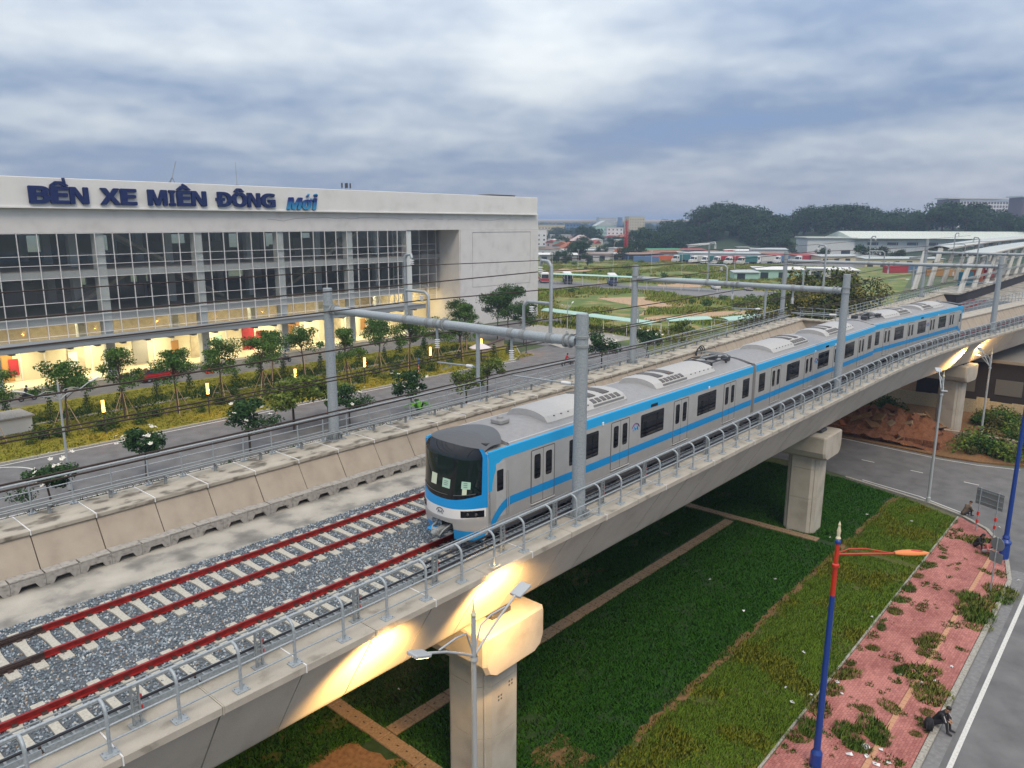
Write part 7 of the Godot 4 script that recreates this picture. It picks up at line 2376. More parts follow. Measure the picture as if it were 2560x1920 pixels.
	for k in 46:
		var x := R.randf_range(52.6, 60)
		var z := R.randf_range(-6.5, 3.4)
		var s := MB.new()
		s.cbox(Vector3.ZERO, Vector3(R.randf_range(0.5, 1.9), 0.16, R.randf_range(0.4, 1.0)), 0.03)
		part(rm, "broken_slab", s, ["red_earth", "culvert", "orange_dirt"][k % 3], Transform3D(Basis.from_euler(Vector3(R.randf_range(-0.7, 0.7), R.randf() * TAU, R.randf_range(-0.7, 0.7))), Vector3(x, H.call(x, z) + 0.06, z)))
	for k in 9:
		var s := MB.new()
		s.cbox(Vector3.ZERO, Vector3(0.25, R.randf_range(0.6, 0.9), 1.25), 0.03)
		part(rm, "retaining_block", s, "red_earth", Transform3D(rot_y(R.randf_range(-0.1, 0.1)), Vector3(52.7 + k * 0.06, 0.5, -7.4 + k * 1.35)))
	var pw := thing("planter_wall", "low pale planter wall round the farthest pier", "wall")
	for k in 7: part(pw, "block", bx(58.2, 58.6, 0.1, 0.75, 0.6 + k * 1.3, 1.85 + k * 1.3, 0.02), "wall")
	# thick weeds on the far verge
	var wb := [bush(1.3, 1.7, 420, 0.26, Color(0.02, 0.055, 0.012), Color(0.08, 0.16, 0.03), 201), bush(1.5, 1.4, 420, 0.24, Color(0.05, 0.09, 0.015), Color(0.16, 0.22, 0.05), 202), bush(1.1, 1.2, 300, 0.22, Color(0.06, 0.07, 0.02), Color(0.15, 0.14, 0.05), 203)]
	var wbm := []
	for b in wb: wbm.append(b.mesh())
	R.seed = 204
	for k in 64:
		var x := R.randf_range(53.0, 68.5)
		var z := R.randf_range(4.6, 14.0)
		if x < 54.6 and z < 5.5: continue
		if absf(x - 60.6) < 1.4 and absf(z - 3.1) < 2.0: continue
		var o := one("verge_weed_bush", wbm[R.randi() % 3], "leaf", "weed bush on the far verge, %s, %s" % [zone(x, 53, 68.5, ["along the kerb", "round the grey lamp", "behind the lamp", "against the fence"]), zone(z, 4.6, 14, ["beside the pier", "right of the pier", "half way to the picture edge", "by the picture edge"])], "shrub", Vector3(x, 0.1, z), R.randf() * TAU, "weed bushes on the far verge")
		o.scale = Vector3.ONE * R.randf_range(0.7, 1.35)
	for q in [[61.5, -3.5], [63, -4.5], [64.5, -3.0], [66, -4], [62.5, -1.5]]: one("verge_weed_bush", wbm[0], "leaf", "dark green bush in the shade under the viaduct behind the rubble", "shrub", Vector3(q[0], 0.1, q[1]), q[0], "bushes behind the rubble")
	# corrugated fence and the dark shed
	var fe := thing("corrugated_fence", "cream corrugated metal fence behind the weeds", "fence")
	var sh := MB.new()
	for k in 9:
		var a := -0.5 + k * 0.125
		sh.box(Vector3(0.02 * (k % 2), 0.75, a), Vector3(0.03, 1.5, 0.126))
	var shm := sh.mesh()
	for k in 34: part(fe, "sheet", shm, "fence_cream", Transform3D(rot_y(R.randf_range(-0.03, 0.03)), Vector3(69.5 + 0.02 * k, 0.05 + (0.25 if k % 9 == 7 else R.randf_range(-0.04, 0.04)), -12.0 + k * 1.01)))
	var ds := thing("dark_shed", "long black industrial shed behind the fence at the right", "building", Vector3(74.4, 0, 0))
	part(ds, "wall", bx(0, 26, 0, 4.7, -3.0, 34, 0.03), "dark_shed")
	part(ds, "roof", bx(-0.4, 26.4, 4.702, 5.1, -3.4, 34.4, 0.05), "inner_dark")
	for k in 7: part(ds, "panel", bx(-0.06, -0.005, 1.4, 3.0, 0.2 + k * 4.2, 2.6 + k * 4.2, 0.01), "shed_panel")

# --- station on the viaduct -----------------------------------------------------------------------------------------------
func station() -> void:
	var t := thing("metro_station", "elevated station with a curved grey roof on leaning steel columns", "station")
	part(t, "platform", bx(104, 190, DK + 0.9, DK + 1.15, -9.4, -5.6, 0.03), "slab")
	part(t, "platform_edge_wall", bx(104.1, 190, DK - 0.55, DK + 0.88, -9.2, -5.9), "dark_shed")
	part(t, "track_deck", bx(118, 190, DK - 1.5, DK - 0.55, -14, 22), "slab")
	for k in 9:
		var x := 108.0 + k * 9.2
		for row in [[-6.4, 6.0, 0.0], [-12.5, 6.7, 1.0]]:
			for u in [0.0, 1.5]:
				var b := MB.new()
				b.tube([Vector3(x + u, DK + 0.9, row[0]), Vector3(x + u + 2.4, DK + row[1] + minf(k * 0.08, 0.5), row[0] + 0.5)], 0.24, 10)
				part(t, "leaning_column", b, "off_white")
	for row in [[-6.2, 2.6], [-6.2, 4.4], [-13.5, 3.4], [-13.5, 5.4]]: part(t, "side_beam", bx(109, 190, DK + row[1], DK + row[1] + 0.3, row[0] - 0.15, row[0] + 0.15), "galv_dull")
	for row in [[-9.0, -5.3, 6.2, 115.0, "near"], [-14.5, -11.0, 6.9, 121.0, "far"]]:   # two roof wings, rising and curving along their length
		for k in 13:
			var b := MB.new()
			var x0: float = row[3] + k * 6.0
			var y0: float = DK + row[2] + 0.6 * (1.0 - pow(1.0 - minf(k / 9.0, 1.0), 2.0))
			var y1: float = DK + row[2] + 0.6 * (1.0 - pow(1.0 - minf((k + 1) / 9.0, 1.0), 2.0))
			for e in 4:
				var z0 := lerpf(row[0], row[1], e / 4.0)
				var z1 := lerpf(row[0], row[1], (e + 1) / 4.0)
				var s0 := 0.25 * sin(PI * e / 4.0)
				var s1 := 0.25 * sin(PI * (e + 1) / 4.0)
				b.quad(Vector3(x0, y0 + s1, z1), Vector3(x0 + 5.97, y1 + s1, z1), Vector3(x0 + 5.97, y1 + s0, z0), Vector3(x0, y0 + s0, z0))
				b.quad(Vector3(x0, y0 + s0 - 0.25, z0), Vector3(x0 + 5.97, y1 + s0 - 0.25, z0), Vector3(x0 + 5.97, y1 + s1 - 0.25, z1), Vector3(x0, y0 + s1 - 0.25, z1))
			b.quad(Vector3(x0, y0 - 0.25, row[1]), Vector3(x0 + 5.97, y1 - 0.25, row[1]), Vector3(x0 + 5.97, y1, row[1]), Vector3(x0, y0, row[1]))
			part(t, "roof_panel", b, "tin_roof")
			var rb := MB.new()
			rb.tube([Vector3(x0, y0 - 0.2, row[1]), Vector3(x0 + 5.97, y1 - 0.2, row[1])], 0.22, 8)
			part(t, "eaves_beam", rb, "off_white")
			for u in 2:
				var f := MB.new()
				f.tube([Vector3(x0 + u * 3.0, lerpf(y0, y1, u * 0.5) - 0.35, row[0]), Vector3(x0 + u * 3.0, lerpf(y0, y1, u * 0.5) - 0.1, row[1])], 0.1, 6)
				part(t, "rafter", f, "dark_steel")
	for q in [[120, "pool_blue"], [128, "crane_orange"], [138, "truck_red"], [150, "off_white"]]: part(t, "kiosk", bx(q[0], q[0] + 5, DK + 1.16, DK + 3.2, -9.0, -7.8, 0.05), q[1])

# --- background -----------------------------------------------------------------------------------------------------------
func polar(bearing: float, dist: float) -> Vector3:   # bearing in degrees right of the view axis, from the surveying point
	var a := 0.71903 - deg_to_rad(bearing)
	return Vector3(-16.54, 0, 17.22) + Vector3(cos(a), 0, -sin(a)) * dist
func house(label: String, p: Vector3, w: float, d: float, h: float, roof: float, wall: String, rmat: String, turn := 0.0, cat := "house") -> void:
	var t := thing("house" if cat == "house" else cat.replace(" ", "_"), label, cat, p, turn)
	part(t, "wall", bx(-w / 2, w / 2, 0, h, -d / 2, d / 2), wall)
	if roof > 0.25:
		var b := MB.new()
		b.prism(PackedVector2Array([Vector2(-w / 2 - 0.4, h + 0.01), Vector2(w / 2 + 0.4, h + 0.01), Vector2(0, h + roof)]), -d / 2 - 0.4, d / 2 + 0.4)
		part(t, "roof", b, rmat)
	else: part(t, "roof", bx(-w / 2 - 0.3, w / 2 + 0.3, h + 0.004, h + 0.3, -d / 2 - 0.3, d / 2 + 0.3), rmat)
	var fl := maxi(1, int(h / 3.3))
	var n := maxi(1, int(w / 3.4))
	for f in fl:
		for k in n:
			var x := -w / 2 + (k + 0.5) * w / n
			for s in [-1.0, 1.0]: part(t, "window", bx(x - 0.6, x + 0.6, f * 3.3 + 1.1, f * 3.3 + 2.4, s * d / 2 - 0.06, s * d / 2 + 0.06), "window_dark")
	for f in fl:
		for s in [-1.0, 1.0]: part(t, "window", bx(s * w / 2 - 0.06, s * w / 2 + 0.06, f * 3.3 + 1.1, f * 3.3 + 2.4, -0.8, 0.8), "window_dark")
func shed(label: String, p: Vector3, w: float, d: float, h: float, wall: String, rmat: String, turn: float) -> void:
	var t := thing("shed", label, "shed", p, turn)
	part(t, "wall", bx(-w / 2, w / 2, 0, h, -d / 2, d / 2), wall)
	var b := MB.new()
	b.box(Vector3(0, h + 0.35, 0), Vector3(w + 1.0, 0.16, d + 1.2), Basis(Vector3.RIGHT, 0.06))
	part(t, "roof", b, rmat)
	for k in maxi(1, int(w / 6.0)): part(t, "door", bx(-w / 2 + 1.0 + k * 6.0, -w / 2 + 3.6 + k * 6.0, 0.05, minf(h - 0.3, 2.4), d / 2 - 0.02, d / 2 + 0.05), "window_dark")
func truck(label: String, p: Vector3, turn: float, cabm: String, boxm: String, group := "parked trucks") -> void:
	var t := thing("truck", label, "truck", p, turn, group)
	part(t, "trailer", bx(-9.0, 0.2, 1.1, 3.7, -1.25, 1.25, 0.06), boxm)
	var b := MB.new()
	b.prism(PackedVector2Array([Vector2(0.5, 0.6), Vector2(4.2, 0.6), Vector2(4.2, 1.7), Vector2(2.9, 1.95), Vector2(2.5, 3.3), Vector2(0.5, 3.6)]), -1.2, 1.2)
	part(t, "cab", b, cabm)
	var w := MB.new()
	w.quad(Vector3(2.93, 2.0, 1.05), Vector3(2.93, 2.0, -1.05), Vector3(2.56, 3.2, -1.0), Vector3(2.56, 3.2, 1.0))
	part(t, "windscreen", w, "window_dark", Transform3D(Basis(), Vector3(0.03, 0, 0)))
	for s in [-1.22, 1.22]: part(t, "side_window", bx(1.3, 2.4, 2.1, 2.9, s - 0.02, s + 0.02), "window_dark")
	for x in [3.3, 0.9, -6.6, -7.9]:
		for s in [-1.05, 1.05]:
			var c := MB.new()
			c.tube([Vector3(x, 0.5, s - 0.15), Vector3(x, 0.5, s + 0.15)], 0.5, 12)
			part(t, "wheel", c, "tyre")
func bus(label: String, p: Vector3, turn: float, stripe: String) -> void:
	var t := thing("bus", label, "bus", p, turn, "buses on the far road")
	part(t, "body", bx(-5.5, 5.5, 0.5, 3.2, -1.25, 1.25, 0.15), "plain_white")
	part(t, "stripe", bx(-5.51, 5.51, 0.7, 1.5, -1.27, 1.27), stripe)
	part(t, "windscreen", bx(5.49, 5.53, 1.55, 2.75, -1.1, 1.1), "window_dark")
	part(t, "rear_window", bx(-5.53, -5.49, 1.7, 2.7, -1.0, 1.0), "window_dark")
	for k in 6:
		for s in [-1.0, 1.0]: part(t, "window", bx(-5.0 + k * 1.65, -3.5 + k * 1.65, 1.7, 2.6, s * 1.25 - 0.03, s * 1.25 + 0.03), "window_dark")
	for x in [-3.4, 3.6]:
		for s in [-1.1, 1.1]:
			var c := MB.new()
			c.tube([Vector3(x, 0.48, s - 0.13), Vector3(x, 0.48, s + 0.13)], 0.48, 12)
			part(t, "wheel", c, "tyre")
func walkway(label: String, a: Vector3, b: Vector3, h: float, w: float) -> void:   # mint green barrel roof on posts
	var t := thing("walkway_roof", label, "canopy", a, 0.0, "mint walkway roofs")
	var d := b - a
	var l := d.length()
	var bs := rot_y(-atan2(d.z, d.x))
	var rb := MB.new()
	for e in 6:
		var a0 := PI * (0.12 + 0.76 * e / 6.0)
		var a1 := PI * (0.12 + 0.76 * (e + 1) / 6.0)
		var p0 := Vector3(0, h + sin(a0) * 0.55, cos(a0) * w / 2)
		var p1 := Vector3(0, h + sin(a1) * 0.55, cos(a1) * w / 2)
		var x := Vector3(l, 0, 0)
		rb.quad(bs * p0, bs * (p0 + x), bs * (p1 + x), bs * p1)
		var dn := Vector3(0, -0.06, 0)
		rb.quad(bs * (p1 + dn), bs * (p1 + x + dn), bs * (p0 + x + dn), bs * (p0 + dn))
	part(t, "roof", rb, "mint")
	var n := maxi(2, int(l / 5.0))
	for k in n + 1:
		for s in [-1.0, 1.0]:
			var pb := MB.new()
			pb.tube([Vector3.ZERO, Vector3(0, h + 0.2, 0)], 0.06, 6)
			part(t, "post", pb, "plain_white", Transform3D(Basis(), bs * Vector3(l * k / n, 0, s * w * 0.4)))
		var hb := MB.new()
		hb.tube([bs * Vector3(l * k / n, h + 0.15, -w * 0.42), bs * Vector3(l * k / n, h + 0.15, w * 0.42)], 0.04, 6)
		part(t, "hoop", hb, "plain_white")

func background() -> void:
	R.seed = 301
	# mint walkway roofs around the vacant field
	walkway("mint walkway roof with white posts along the forecourt, longest of the near ones", Vector3(95.2, 0, -72), Vector3(91.8, 0, -46.2), 2.3, 3.2)
	walkway("short mint walkway roof piece right of the forecourt lamp", Vector3(96.8, 0, -47.6), Vector3(104.5, 0, -43.6), 2.3, 3.2)
	walkway("mint walkway roof close beside the viaduct railing", Vector3(104, 0, -40.8), Vector3(132, 0, -34), 2.3, 3.6)
	walkway("long mint walkway roof on the far side of the field", Vector3(169, 0, -128), Vector3(178.5, 0, -78), 2.8, 3.0)
	struct("far_road", sheet([[150, -146], [176, -146], [190, -66], [168, -58], [164, -70]], 0.024), "gutter")
	# trees: big yellow green tree beside the viaduct
	var big := MB.new()
	var bt := MB.new()
	R.seed = 302
	bt.tube([Vector3.ZERO, Vector3(0.2, 3, 0), Vector3(0, 6, 0.2)], 0.45, 8, 0.25)
	for k in 34:
		var a := R.randf() * TAU
		var rr := 4.4 * sqrt(R.randf())
		var p := Vector3(cos(a) * rr, R.randf_range(3.2, 9.2) * (1.0 - 0.05 * rr), sin(a) * rr)
		bt.tube([Vector3(0, 4.0, 0), p], 0.09, 5, 0.03)
		leaves(big, p, Vector3(1.5, 1.1, 1.5), 150, 0.42, Color(0.035, 0.055, 0.014), Color(0.09, 0.115, 0.025) if k % 3 else Color(0.26, 0.22, 0.05), 0.25, 0.5)
	var bm := big.mesh()
	var btm := bt.mesh()
	for q in [[104, -24.5, 1.38, "big yellow green tree beside the viaduct, in the middle of the clump"], [96, -25.5, 1.05, "left smaller tree of the yellow green clump beside the viaduct"], [112.5, -22.5, 1.2, "right tree of the yellow green clump beside the viaduct"], [88, -26.5, 0.9, "lowest tree at the left end of the yellow green clump"]]:
		var t := thing("yellow_green_tree", q[3], "tree", Vector3(q[0], 0, q[1]), q[0], "yellow green trees beside the viaduct")
		t.scale = Vector3.ONE * q[2]
		part(t, "trunk", btm, "bark")
		part(t, "crown", bm, "leaf")
	# rough growth on the field
	var tb := [blades(22, 0.5, 0.16, 303, Color(0.13, 0.21, 0.03), Color(0.27, 0.37, 0.06), 0.9), blades(22, 0.4, 0.16, 304, Color(0.22, 0.22, 0.035), Color(0.40, 0.37, 0.10), 0.9)]
	var nz := FastNoiseLite.new()
	nz.seed = 12; nz.frequency = 0.03
	for v in 2:
		var list := []
		R.seed = 305 + v
		for i in 13000:
			var x := R.randf_range(92, 320)
			var f := (x - 92) / 228.0
			var z := R.randf_range(lerpf(-78, -250, f), lerpf(-36, -90, f))
			if x > 166 and x < 190 and z > -146 and z < -62 - 0.0: continue
			var n := nz.get_noise_2d(x, z) + (0.12 if v else 0.0)
			if n < 0.06: continue
			if x < 160 and z > -94 and x > 110 and (absf(z + 79 - (x - 135) * -0.6) < 5.0 or absf(z + 55 - (x - 128) * 0.4) < 5.0): continue
			list.append(Transform3D(rot_y(R.randf() * TAU).scaled(Vector3.ONE * R.randf_range(0.5, 1.7)), Vector3(x, 0, z)))
		scatter(self, "field_grass", tb[v], "leaf", list)
	R.seed = 308
	var sb := [bush(2.0, 2.2, 300, 0.5, Color(0.03, 0.07, 0.015), Color(0.09, 0.16, 0.035), 309), bush(2.4, 1.8, 300, 0.5, Color(0.05, 0.09, 0.02), Color(0.13, 0.19, 0.05), 310)]
	var sbm := [sb[0].mesh(), sb[1].mesh()]
	for k in 40:
		var x := R.randf_range(110, 310)
		var f := (x - 92) / 228.0
		var z := R.randf_range(lerpf(-74, -240, f), lerpf(-40, -95, f))
		if x > 162 and x < 192 and z > -148: continue
		var o := one("field_bush", sbm[k % 2], "leaf", "green bush on the field, %s, %s" % [zone(x, 110, 310, ["in the near part", "before the far walkway", "behind the far road", "at the back near the sheds"]), zone(z + x * 0.5, -110, 40, ["on the left", "left of the middle", "in the middle", "right of the middle", "on the right"])], "shrub", Vector3(x, 0, z), R.randf() * TAU, "bushes on the vacant field")
		o.scale = Vector3.ONE * R.randf_range(0.5, 1.2)
	# buses, cars
	bus("bus with a red stripe nearest the terminal wall on the far road", Vector3(172, 0.03, -134.6), 3.9, "truck_red")
	bus("second bus with a dark red and blue stripe on the far road", Vector3(175.2, 0.03, -127.6), 3.85, "hotel_brown")
	bus("bus with a blue stripe under the far mint walkway roof", Vector3(179.4, 0.03, -113.6), 3.8, "bus_blue")
	car_thing("white_van", "white car on the far road left of the second portal's beam joint", Vector3(186, 0.03, -82.5), 0.7, "plain_white")
	car_thing("white_van", "white car on the far road right of the second portal's beam joint", Vector3(189, 0.03, -74.0), 0.6, "plain_white")
	# truck yard
	struct("truck_yard", sheet([[272, -218], [316, -128], [330, -86], [385, -96], [390, -180], [340, -260]], 0.03), "gutter")
	var tk := [[12.2, 372, "off_white", "truck_teal", "white cab truck at the left end of the parked row"], [13.5, 366, "plain_white", "off_white", "white truck second in the parked row"], [14.3, 364, "plain_white", "truck_teal", "white cab truck with a teal body in the parked row"], [15.1, 363, "plain_white", "truck_red", "white cab truck with a red body in the middle of the row"],
		[15.95, 362, "plain_white", "truck_red", "white cab truck with a dark red body right of the middle"], [16.8, 362, "off_white", "truck_teal", "pale truck near the right end of the row"], [13.0, 420, "truck_red", "blue_wall", "red cab truck in the back row at the left"], [14.2, 432, "truck_red", "tin_rust", "red truck behind the parked row"], [15.6, 440, "truck_red", "red_roof", "red bodied truck in the back row"], [17.9, 372, "plain_white", "off_white", "white truck left of the flat white shed"], [19.2, 380, "plain_white", "blue_wall", "white truck with a blue body at the right of the yard"], [20.6, 384, "plain_white", "truck_red", "white truck with a red body below the warehouse"]]
	for q in tk: truck(q[4], polar(q[0], q[1]), 2.95 + R.randf_range(-0.2, 0.2), q[2], q[3])
	# container stacks and sheds
	shed("long low shed with a white ribbed roof behind the field", polar(19.3, 276), 17, 8, 3.2, "mint", "plain_white", -0.9)
	shed("second low shed with a white roof beside it", polar(22.6, 284), 16, 8, 3.0, "off_white", "plain_white", -0.9)
	shed("small mint green shed at the left of the white roofed ones", polar(16.9, 268), 8, 6, 2.4, "mint", "tin_roof", -0.9)
	var si := 0
	for q in [[9.6, 392, 20, 3, "blue_wall", "tin_rust"], [11.0, 404, 20, 3.6, "grey_wall", "orange_roof"], [10.8, 436, 26, 3.6, "off_white", "green_roof"], [12.8, 446, 20, 3.4, "grey_wall", "red_roof"], [15.0, 404, 40, 3.4, "off_white", "tin_roof"], [17.2, 410, 26, 3.2, "off_white", "tin_rust"], [20.4, 404, 34, 3.2, "grey_wall", "red_roof"], [23.6, 396, 34, 3.4, "cream_wall", "tin_roof"], [16.6, 450, 18, 3.2, "off_white", "plain_white"], [18.4, 424, 18, 5.0, "off_white", "tin_roof"], [26.8, 380, 36, 3.4, "cream_wall", "tin_roof"], [7.4, 392, 16, 3.0, "grey_wall", "tin_roof"], [6.0, 386, 18, 3.0, "off_white", "tin_rust"], [3.4, 372, 18, 3.2, "grey_wall", "plain_white"], [9.0, 430, 18, 3.4, "tin_rust", "tin_roof"], [5.2, 420, 22, 3.6, "off_white", "tin_roof"]]:
		var nm: String = ["white", "grey"][si % 2]
		shed(["low blue walled shed with a rusty roof left of the truck yard", "grey shed with an orange roof left of the truck yard", "pale shed with a green roof behind the orange one", "grey shed with a red roof by the red trucks", "pale tin roofed shed behind the parked trucks", "rusty roofed shed behind the white trucks", "grey shed with a long red roof below the warehouse", "cream shed below the warehouse front", "small white roofed shed at the wood's edge", "two storey pale block behind the trucks", "cream tin roofed shed near the station", "grey tin shed right of the red drilling rig", "rusty roofed shed left of the red drilling rig", "white roofed grey shed close to the terminal corner", "rusty shed behind the drilling rig", "long pale shed behind the left houses"][si], polar(q[0], q[1]), q[2], 8, q[3], q[4], q[5], -0.85 + R.randf_range(-0.3, 0.3))
		si += 1
	for q in [[11.2, 384, "crane_orange", "orange shipping container left of the truck yard"], [9.9, 372, "blue_wall", "blue shipping container beside the drilling rig"], [11.6, 412, "truck_red", "red shipping container in front of the green roof"], [12.7, 384, "blue_wall", "blue shipping container left of the white trucks"], [29.5, 316, "wood_crate", "brown shipping container near the station"], [26.8, 330, "truck_red", "dark red shipping container right of the yellow green tree"], [28.0, 335, "blue_wall", "blue shipping container below the warehouse"]]:
		var t := thing("container", q[3], "container", polar(q[0], q[1]), -0.85 + R.randf_range(-0.3, 0.3))
		part(t, "box", bx(-6, 6, 0.1, 2.7, -1.2, 1.2, 0.04), q[2])
		for k in 15: part(t, "rib", bx(-5.6 + k * 0.8, -5.4 + k * 0.8, 0.2, 2.6, 1.2, 1.25), q[2])
		part(t, "door", bx(6.0, 6.06, 0.2, 2.6, -1.1, 1.1), q[2])
	# houses on the left skyline
	house("pink gabled house with a smaller wing", polar(5.1, 548), 13, 12, 5.5, 4.0, "pink_wall", "pink_wall", -0.6)
	house("house with a big orange tiled roof", polar(4.3, 440), 14, 12, 3.6, 3.8, "grey_wall", "orange_roof", -0.7)
	house("low white house with a flat roof behind the orange one", polar(4.2, 690), 34, 10, 7.0, 0, "off_white", "plain_white", -0.85)
	house("long cream school block near the terminal corner", polar(2.9, 860), 52, 14, 15.0, 0, "cream_wall", "plain_white", -0.8)
	house("white apartment building with balconies at the terminal corner", polar(2.1, 600), 8, 12, 13.0, 0, "plain_white", "off_white", -0.8)
	house("slate grey block on the skyline", polar(4.4, 820), 14, 12, 17.0, 0, "blue_wall", "grey_wall", -0.8)
	house("pale green church like building with a tower", polar(6.7, 740), 18, 14, 15.0, 5.0, "mint", "tin_roof", -0.7)
	house("white three storey block beside the green one", polar(7.5, 720), 15, 10, 13.5, 0, "plain_white", "off_white", -0.8)
	house("tall cream tower block behind the drilling rig", polar(8.95, 980), 22, 12, 25.0, 0, "cream_wall", "off_white", -0.5, "tower block")
	house("long low cream shed roofed house right of the rig", polar(8.9, 560), 26, 10, 6.0, 0, "cream_wall", "plain_white", -0.8)
	house("white pitched roof hall before the wood", polar(14.4, 505), 30, 10, 4.6, 1.5, "off_white", "plain_white", -0.85, "hall")
	house("small white hut beside the pitched roof hall", polar(16.6, 492), 7, 6, 4.0, 0, "plain_white", "tin_roof", -0.8)
	house("pale grey factory block on the skyline", polar(6.9, 1500), 34, 30, 27.0, 0, "off_white", "plain_white", -0.8, "factory")
	var hs := ["grey", "cream", "white", "pink", "dull red", "pale green"]
	var hm := ["grey_wall", "cream_wall", "off_white", "pink_wall", "tin_rust", "mint"]
	var hr := ["tin_roof", "orange_roof", "tin_rust", "red_roof", "plain_white"]
	for k in 26:
		var be := 2.0 + k * 0.3 + R.randf_range(-0.2, 0.2)
		var di := R.randf_range(430, 780)
		house("small %s house with a %s in the crowded quarter behind the field" % [hs[k % 6], ["metal roof", "tiled roof", "rusty roof", "red roof", "white roof"][k % 5]], polar(be, di), R.randf_range(8, 13), R.randf_range(7, 11), R.randf_range(3.2, 6.5), [0.0, 2.2, 0.0, 2.0, 1.2][k % 5], hm[k % 6], hr[k % 5], R.randf_range(-1.5, 0.2))
		get_child(get_child_count() - 1).set_meta("group", "houses in the crowded quarter")
	var ch := thing("chimney", "slender grey chimney on the skyline beside the factory", "chimney", polar(7.9, 1460))
	var cb := MB.new()
	cb.lathe([Vector2(5, 0), Vector2(4.4, 27), Vector2(0, 27)], Vector3.ZERO, 12)
	part(ch, "stack", cb, "blue_wall")
	var cr2 := MB.new()
	cr2.lathe([Vector2(4.7, 25), Vector2(4.9, 27.2), Vector2(0, 27.3)], Vector3.ZERO, 12)
	part(ch, "rim", cr2, "grey_wall")
	# red drilling rig
	var rig := thing("drilling_rig", "tall red drilling rig with an orange cab in the works yard", "drilling rig", polar(8.4, 403))
	for s in [Vector2(-0.7, -0.7), Vector2(0.7, -0.7), Vector2(0.7, 0.7), Vector2(-0.7, 0.7)]:
		var b := MB.new()
		b.tube([Vector3(s.x, 2, s.y), Vector3(s.x * 0.7, 19.5, s.y * 0.7)], 0.16, 6)
		part(rig, "mast_leg", b, "crane_red")
	for k in 11:
		var b := MB.new()
		b.tube([Vector3(-0.7, 2.5 + k * 1.55, 0.7), Vector3(0.7, 4.0 + k * 1.55, 0.7)], 0.12, 5)
		b.tube([Vector3(-0.7, 2.5 + k * 1.55, -0.7), Vector3(-0.7, 4.0 + k * 1.55, 0.7)], 0.12, 5)
		part(rig, "bracing", b, "crane_red")
	part(rig, "cab", bx(-8, -4, 1.2, 5.2, -2, 2, 0.2), "crane_orange")
	part(rig, "cab_window", bx(-7, -5, 2.6, 4.4, 2.0, 2.05), "window_dark")
	part(rig, "chassis", bx(-8, 3, 0.6, 1.8, -1.8, 1.8, 0.1), "crane_red")
	for s in [-1.7, 1.7]: part(rig, "crawler", bx(-6, 2, 0.02, 1.0, s - 0.4, s + 0.4, 0.2), "tyre")
	# warehouse
	var wp := Vector3(420, 0, -143.5)
	var wh := thing("warehouse", "large white warehouse with a shallow pale roof before the wooded hill", "warehouse", wp, -0.893)
	part(wh, "annex_wall", bx(0, 26, 0, 10.2, -20, 0), "warehouse")
	part(wh, "annex_roof", bx(-1, 27, 10.204, 10.7, -21, 1.2), "warehouse_roof")
	part(wh, "main_wall", bx(26.01, 190, 0, 10.2, -40, -2), "warehouse")
	var wr := MB.new()
	wr.prism(PackedVector2Array([Vector2(-2, 10.21), Vector2(42, 10.21), Vector2(20, 14.0)]), 24, 192, Transform3D(Basis(Vector3(0, 0, -1), Vector3.UP, Vector3.RIGHT), Vector3.ZERO))
	part(wh, "main_roof", wr, "warehouse_roof")
	for k in 14: part(wh, "window", bx(34 + k * 11.0, 40 + k * 11.0, 6.4, 8.0, -1.99, -1.9), "shed_panel")
	for k in 30: part(wh, "cladding_rib", bx(28 + k * 5.5, 28.2 + k * 5.5, 0, 10.0, -1.99, -1.85), "off_white")
	part(wh, "loading_door", bx(19, 24, 0.1, 3.4, 0.01, 0.08), "window_dark")
	# hotel block above the wood
	for q in [[30.9, 990, 64.0, "long white hotel block with rows of balconies and a dark end wall above the wood"], [34.9, 960, 70.0, "second white hotel block at the right edge above the wood"]]:
		var ht := thing("hotel_block", q[3], "building", polar(q[0], q[1]), -0.62, "hotel blocks on the hill")
		part(ht, "wall", bx(-q[2] / 2, q[2] / 2, 0, 43, -8, 8), "plain_white")
		part(ht, "end_wall", bx(-q[2] / 2 - 14, -q[2] / 2 - 0.01, 0, 43.5, -8, 8.4), "hotel_brown")
		part(ht, "roof", bx(-q[2] / 2 - 16, q[2] / 2 + 2, 44, 45, -10, 10), "off_white")
		for f in 6:
			for k in 16: part(ht, "window", bx(-q[2] / 2 + 2 + k * q[2] / 16.4, -q[2] / 2 + 4.6 + k * q[2] / 16.4, 20 + f * 3.8, 22.4 + f * 3.8, 7.98, 8.06), "hotel_brown")
	# wooded hill: a low rise with separate trees
	var hill := MB.new()
	var HH := func(be: float, di: float) -> float:
		return 12.0 * smoothstep(9.0, 14.0, be) * smoothstep(455.0, 560.0, di) * (1.0 + 0.25 * sin(be * 0.9))
	for i in 40:
		for k in 12:
			var b0 := 8.0 + i * 0.8
			var d0 := 440.0 + k * 25.0
			var q := []
			for e in [[b0, d0], [b0 + 0.8, d0], [b0 + 0.8, d0 + 25], [b0, d0 + 25]]: q.append(polar(e[0], e[1]) + Vector3.UP * HH.call(e[0], e[1]))
			hill.quad(q[0], q[1], q[2], q[3])
	struct("hill", hill, "hill_green")
	var tp := []
	for v in 4:
		R.seed = 320 + v
		var c := MB.new()
		var st := MB.new()
		st.tube([Vector3.ZERO, Vector3(0, 7, 0)], 0.5, 6, 0.25)
		for k in 17:
			var a := R.randf() * TAU
			var rr := 4.8 * sqrt(R.randf())
			var p := Vector3(cos(a) * rr, R.randf_range(2.5, 12.0) - rr * 0.3, sin(a) * rr)
			leaves(c, p, Vector3(2.6, 2.0, 2.6), 80, 1.05, Color(0.013, 0.036, 0.013), Color(0.05, 0.095, 0.03), 0.35, 0.3)
			st.tube([Vector3(0, 5, 0), p], 0.16, 4, 0.06)
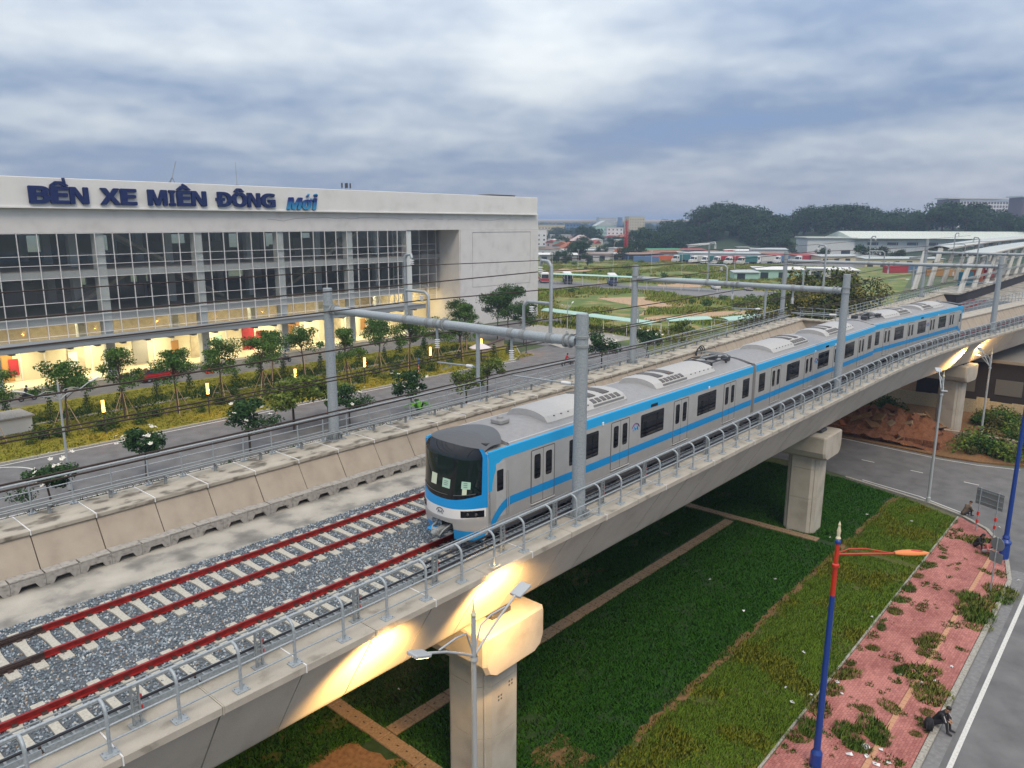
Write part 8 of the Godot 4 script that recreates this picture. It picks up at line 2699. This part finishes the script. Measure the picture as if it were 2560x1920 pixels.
		tp.append([st.mesh(), c.mesh()])
	R.seed = 330
	var row := 0
	for r in [[470.0, 9.0, 38.0, 0.85], [508.0, 9.6, 38.5, 0.98], [552.0, 10.5, 39.0, 1.1], [606.0, 11.5, 39.5, 1.22]]:
		var be: float = r[1]
		while be < r[2]:
			var di: float = r[0] + R.randf_range(-14, 14)
			var p := polar(be, di)
			var skip: bool = (be > 20.0 and r[0] < 520.0) or (absf(be - 15.0) < 2.6 and r[0] < 480.0)
			if not skip:
				var s: float = r[3] * R.randf_range(0.95, 1.3) * (1.08 if be > 13.0 else 0.88)
				if absf(be - 19.7) < 0.5: s *= 0.8
				var t := thing("forest_tree", "dark tree in the %s row of the wood, %s" % [["front", "second", "third", "hindmost"][row], zone(be, 9, 39.5, ["at its left end", "left of the white hall", "behind the white hall", "behind the truck yard", "left of the warehouse", "behind the warehouse annex", "behind the long warehouse", "below the first hotel block", "below the second hotel block", "at the picture edge"])], "tree", p + Vector3.UP * (HH.call(be, di) - 0.3), R.randf() * TAU, "trees of the wooded belt")
				t.scale = Vector3(s * R.randf_range(0.9, 1.25), s, s * R.randf_range(0.9, 1.25))
				var v: Array = tp[R.randi() % 4]
				part(t, "trunk", v[0], "bark")
				part(t, "crown", v[1], "leaf")
			be += R.randf_range(0.55, 0.8)
		row += 1
	for k in 46:   # single trees among the houses
		var be := R.randf_range(1.8, 9.5)
		var di := R.randf_range(380, 900)
		var s := R.randf_range(0.5, 0.95) * (1.3 if di > 650 else 1.0)
		var t := thing("town_tree", "dark tree among houses %s, %s" % [zone(be, 1.8, 9.5, ["beside the terminal corner", "near the orange roof", "near the pink house", "left of the red rig", "around the red rig"]), zone(di, 380, 900, ["close behind the field", "half way back", "far back"])], "tree", polar(be, di), R.randf() * TAU, "trees among the houses")
		t.scale = Vector3.ONE * s
		var v: Array = tp[R.randi() % 4]
		part(t, "trunk", v[0], "bark")
		part(t, "crown", v[1], "leaf")
	for q in [[5.6, 600, 1.35], [6.1, 610, 1.3], [9.2, 480, 1.35], [10.0, 476, 1.25], [10.8, 482, 1.15], [22.0, 400, 0.6], [24.6, 405, 0.75], [25.6, 405, 0.7], [26.6, 396, 0.6], [3.3, 350, 0.5], [5.6, 335, 0.45], [4.0, 352, 0.5]]:
		var t := thing("town_tree", "dark tree in front of the houses and sheds, %s" % zone(q[0], 3, 27, ["below the terminal corner", "before the pink house", "at the left end of the wood", "by the hall", "by the truck yard", "before the warehouse annex", "before the long warehouse"]), "tree", polar(q[0], q[1]), q[0], "trees before the houses")
		t.scale = Vector3.ONE * q[2]
		part(t, "trunk", tp[1][0], "bark")
		part(t, "crown", tp[1][1], "leaf")
	# far trees and roofs to the horizon read as one mass
	var fl := []
	R.seed = 340
	for i in 1500:
		var be := R.randf_range(-8, 46)
		var di := R.randf_range(900, 4200)
		fl.append(Transform3D(rot_y(R.randf() * TAU).scaled(Vector3.ONE * R.randf_range(0.8, 1.5)), polar(be, di)))
	scatter(self, "distant_woods", tp[0][1], "leaf", fl)
	# slim light masts on the field
	for q in [[4.9, 285], [7.5, 282], [10.3, 280], [12.5, 278], [16.2, 276], [3.0, 285]]:
		var t := thing("field_light_mast", "slim grey light mast on the far field", "street lamp", polar(q[0], q[1]), 0.0, "slim light masts on the far field")
		var b := MB.new()
		b.tube([Vector3.ZERO, Vector3(0, 8.5, 0)], 0.11, 6, 0.07)
		part(t, "mast", b, "off_white")
		part(t, "head", bx(-0.6, 0.6, 8.5, 8.65, -0.2, 0.2, 0.03), "off_white")
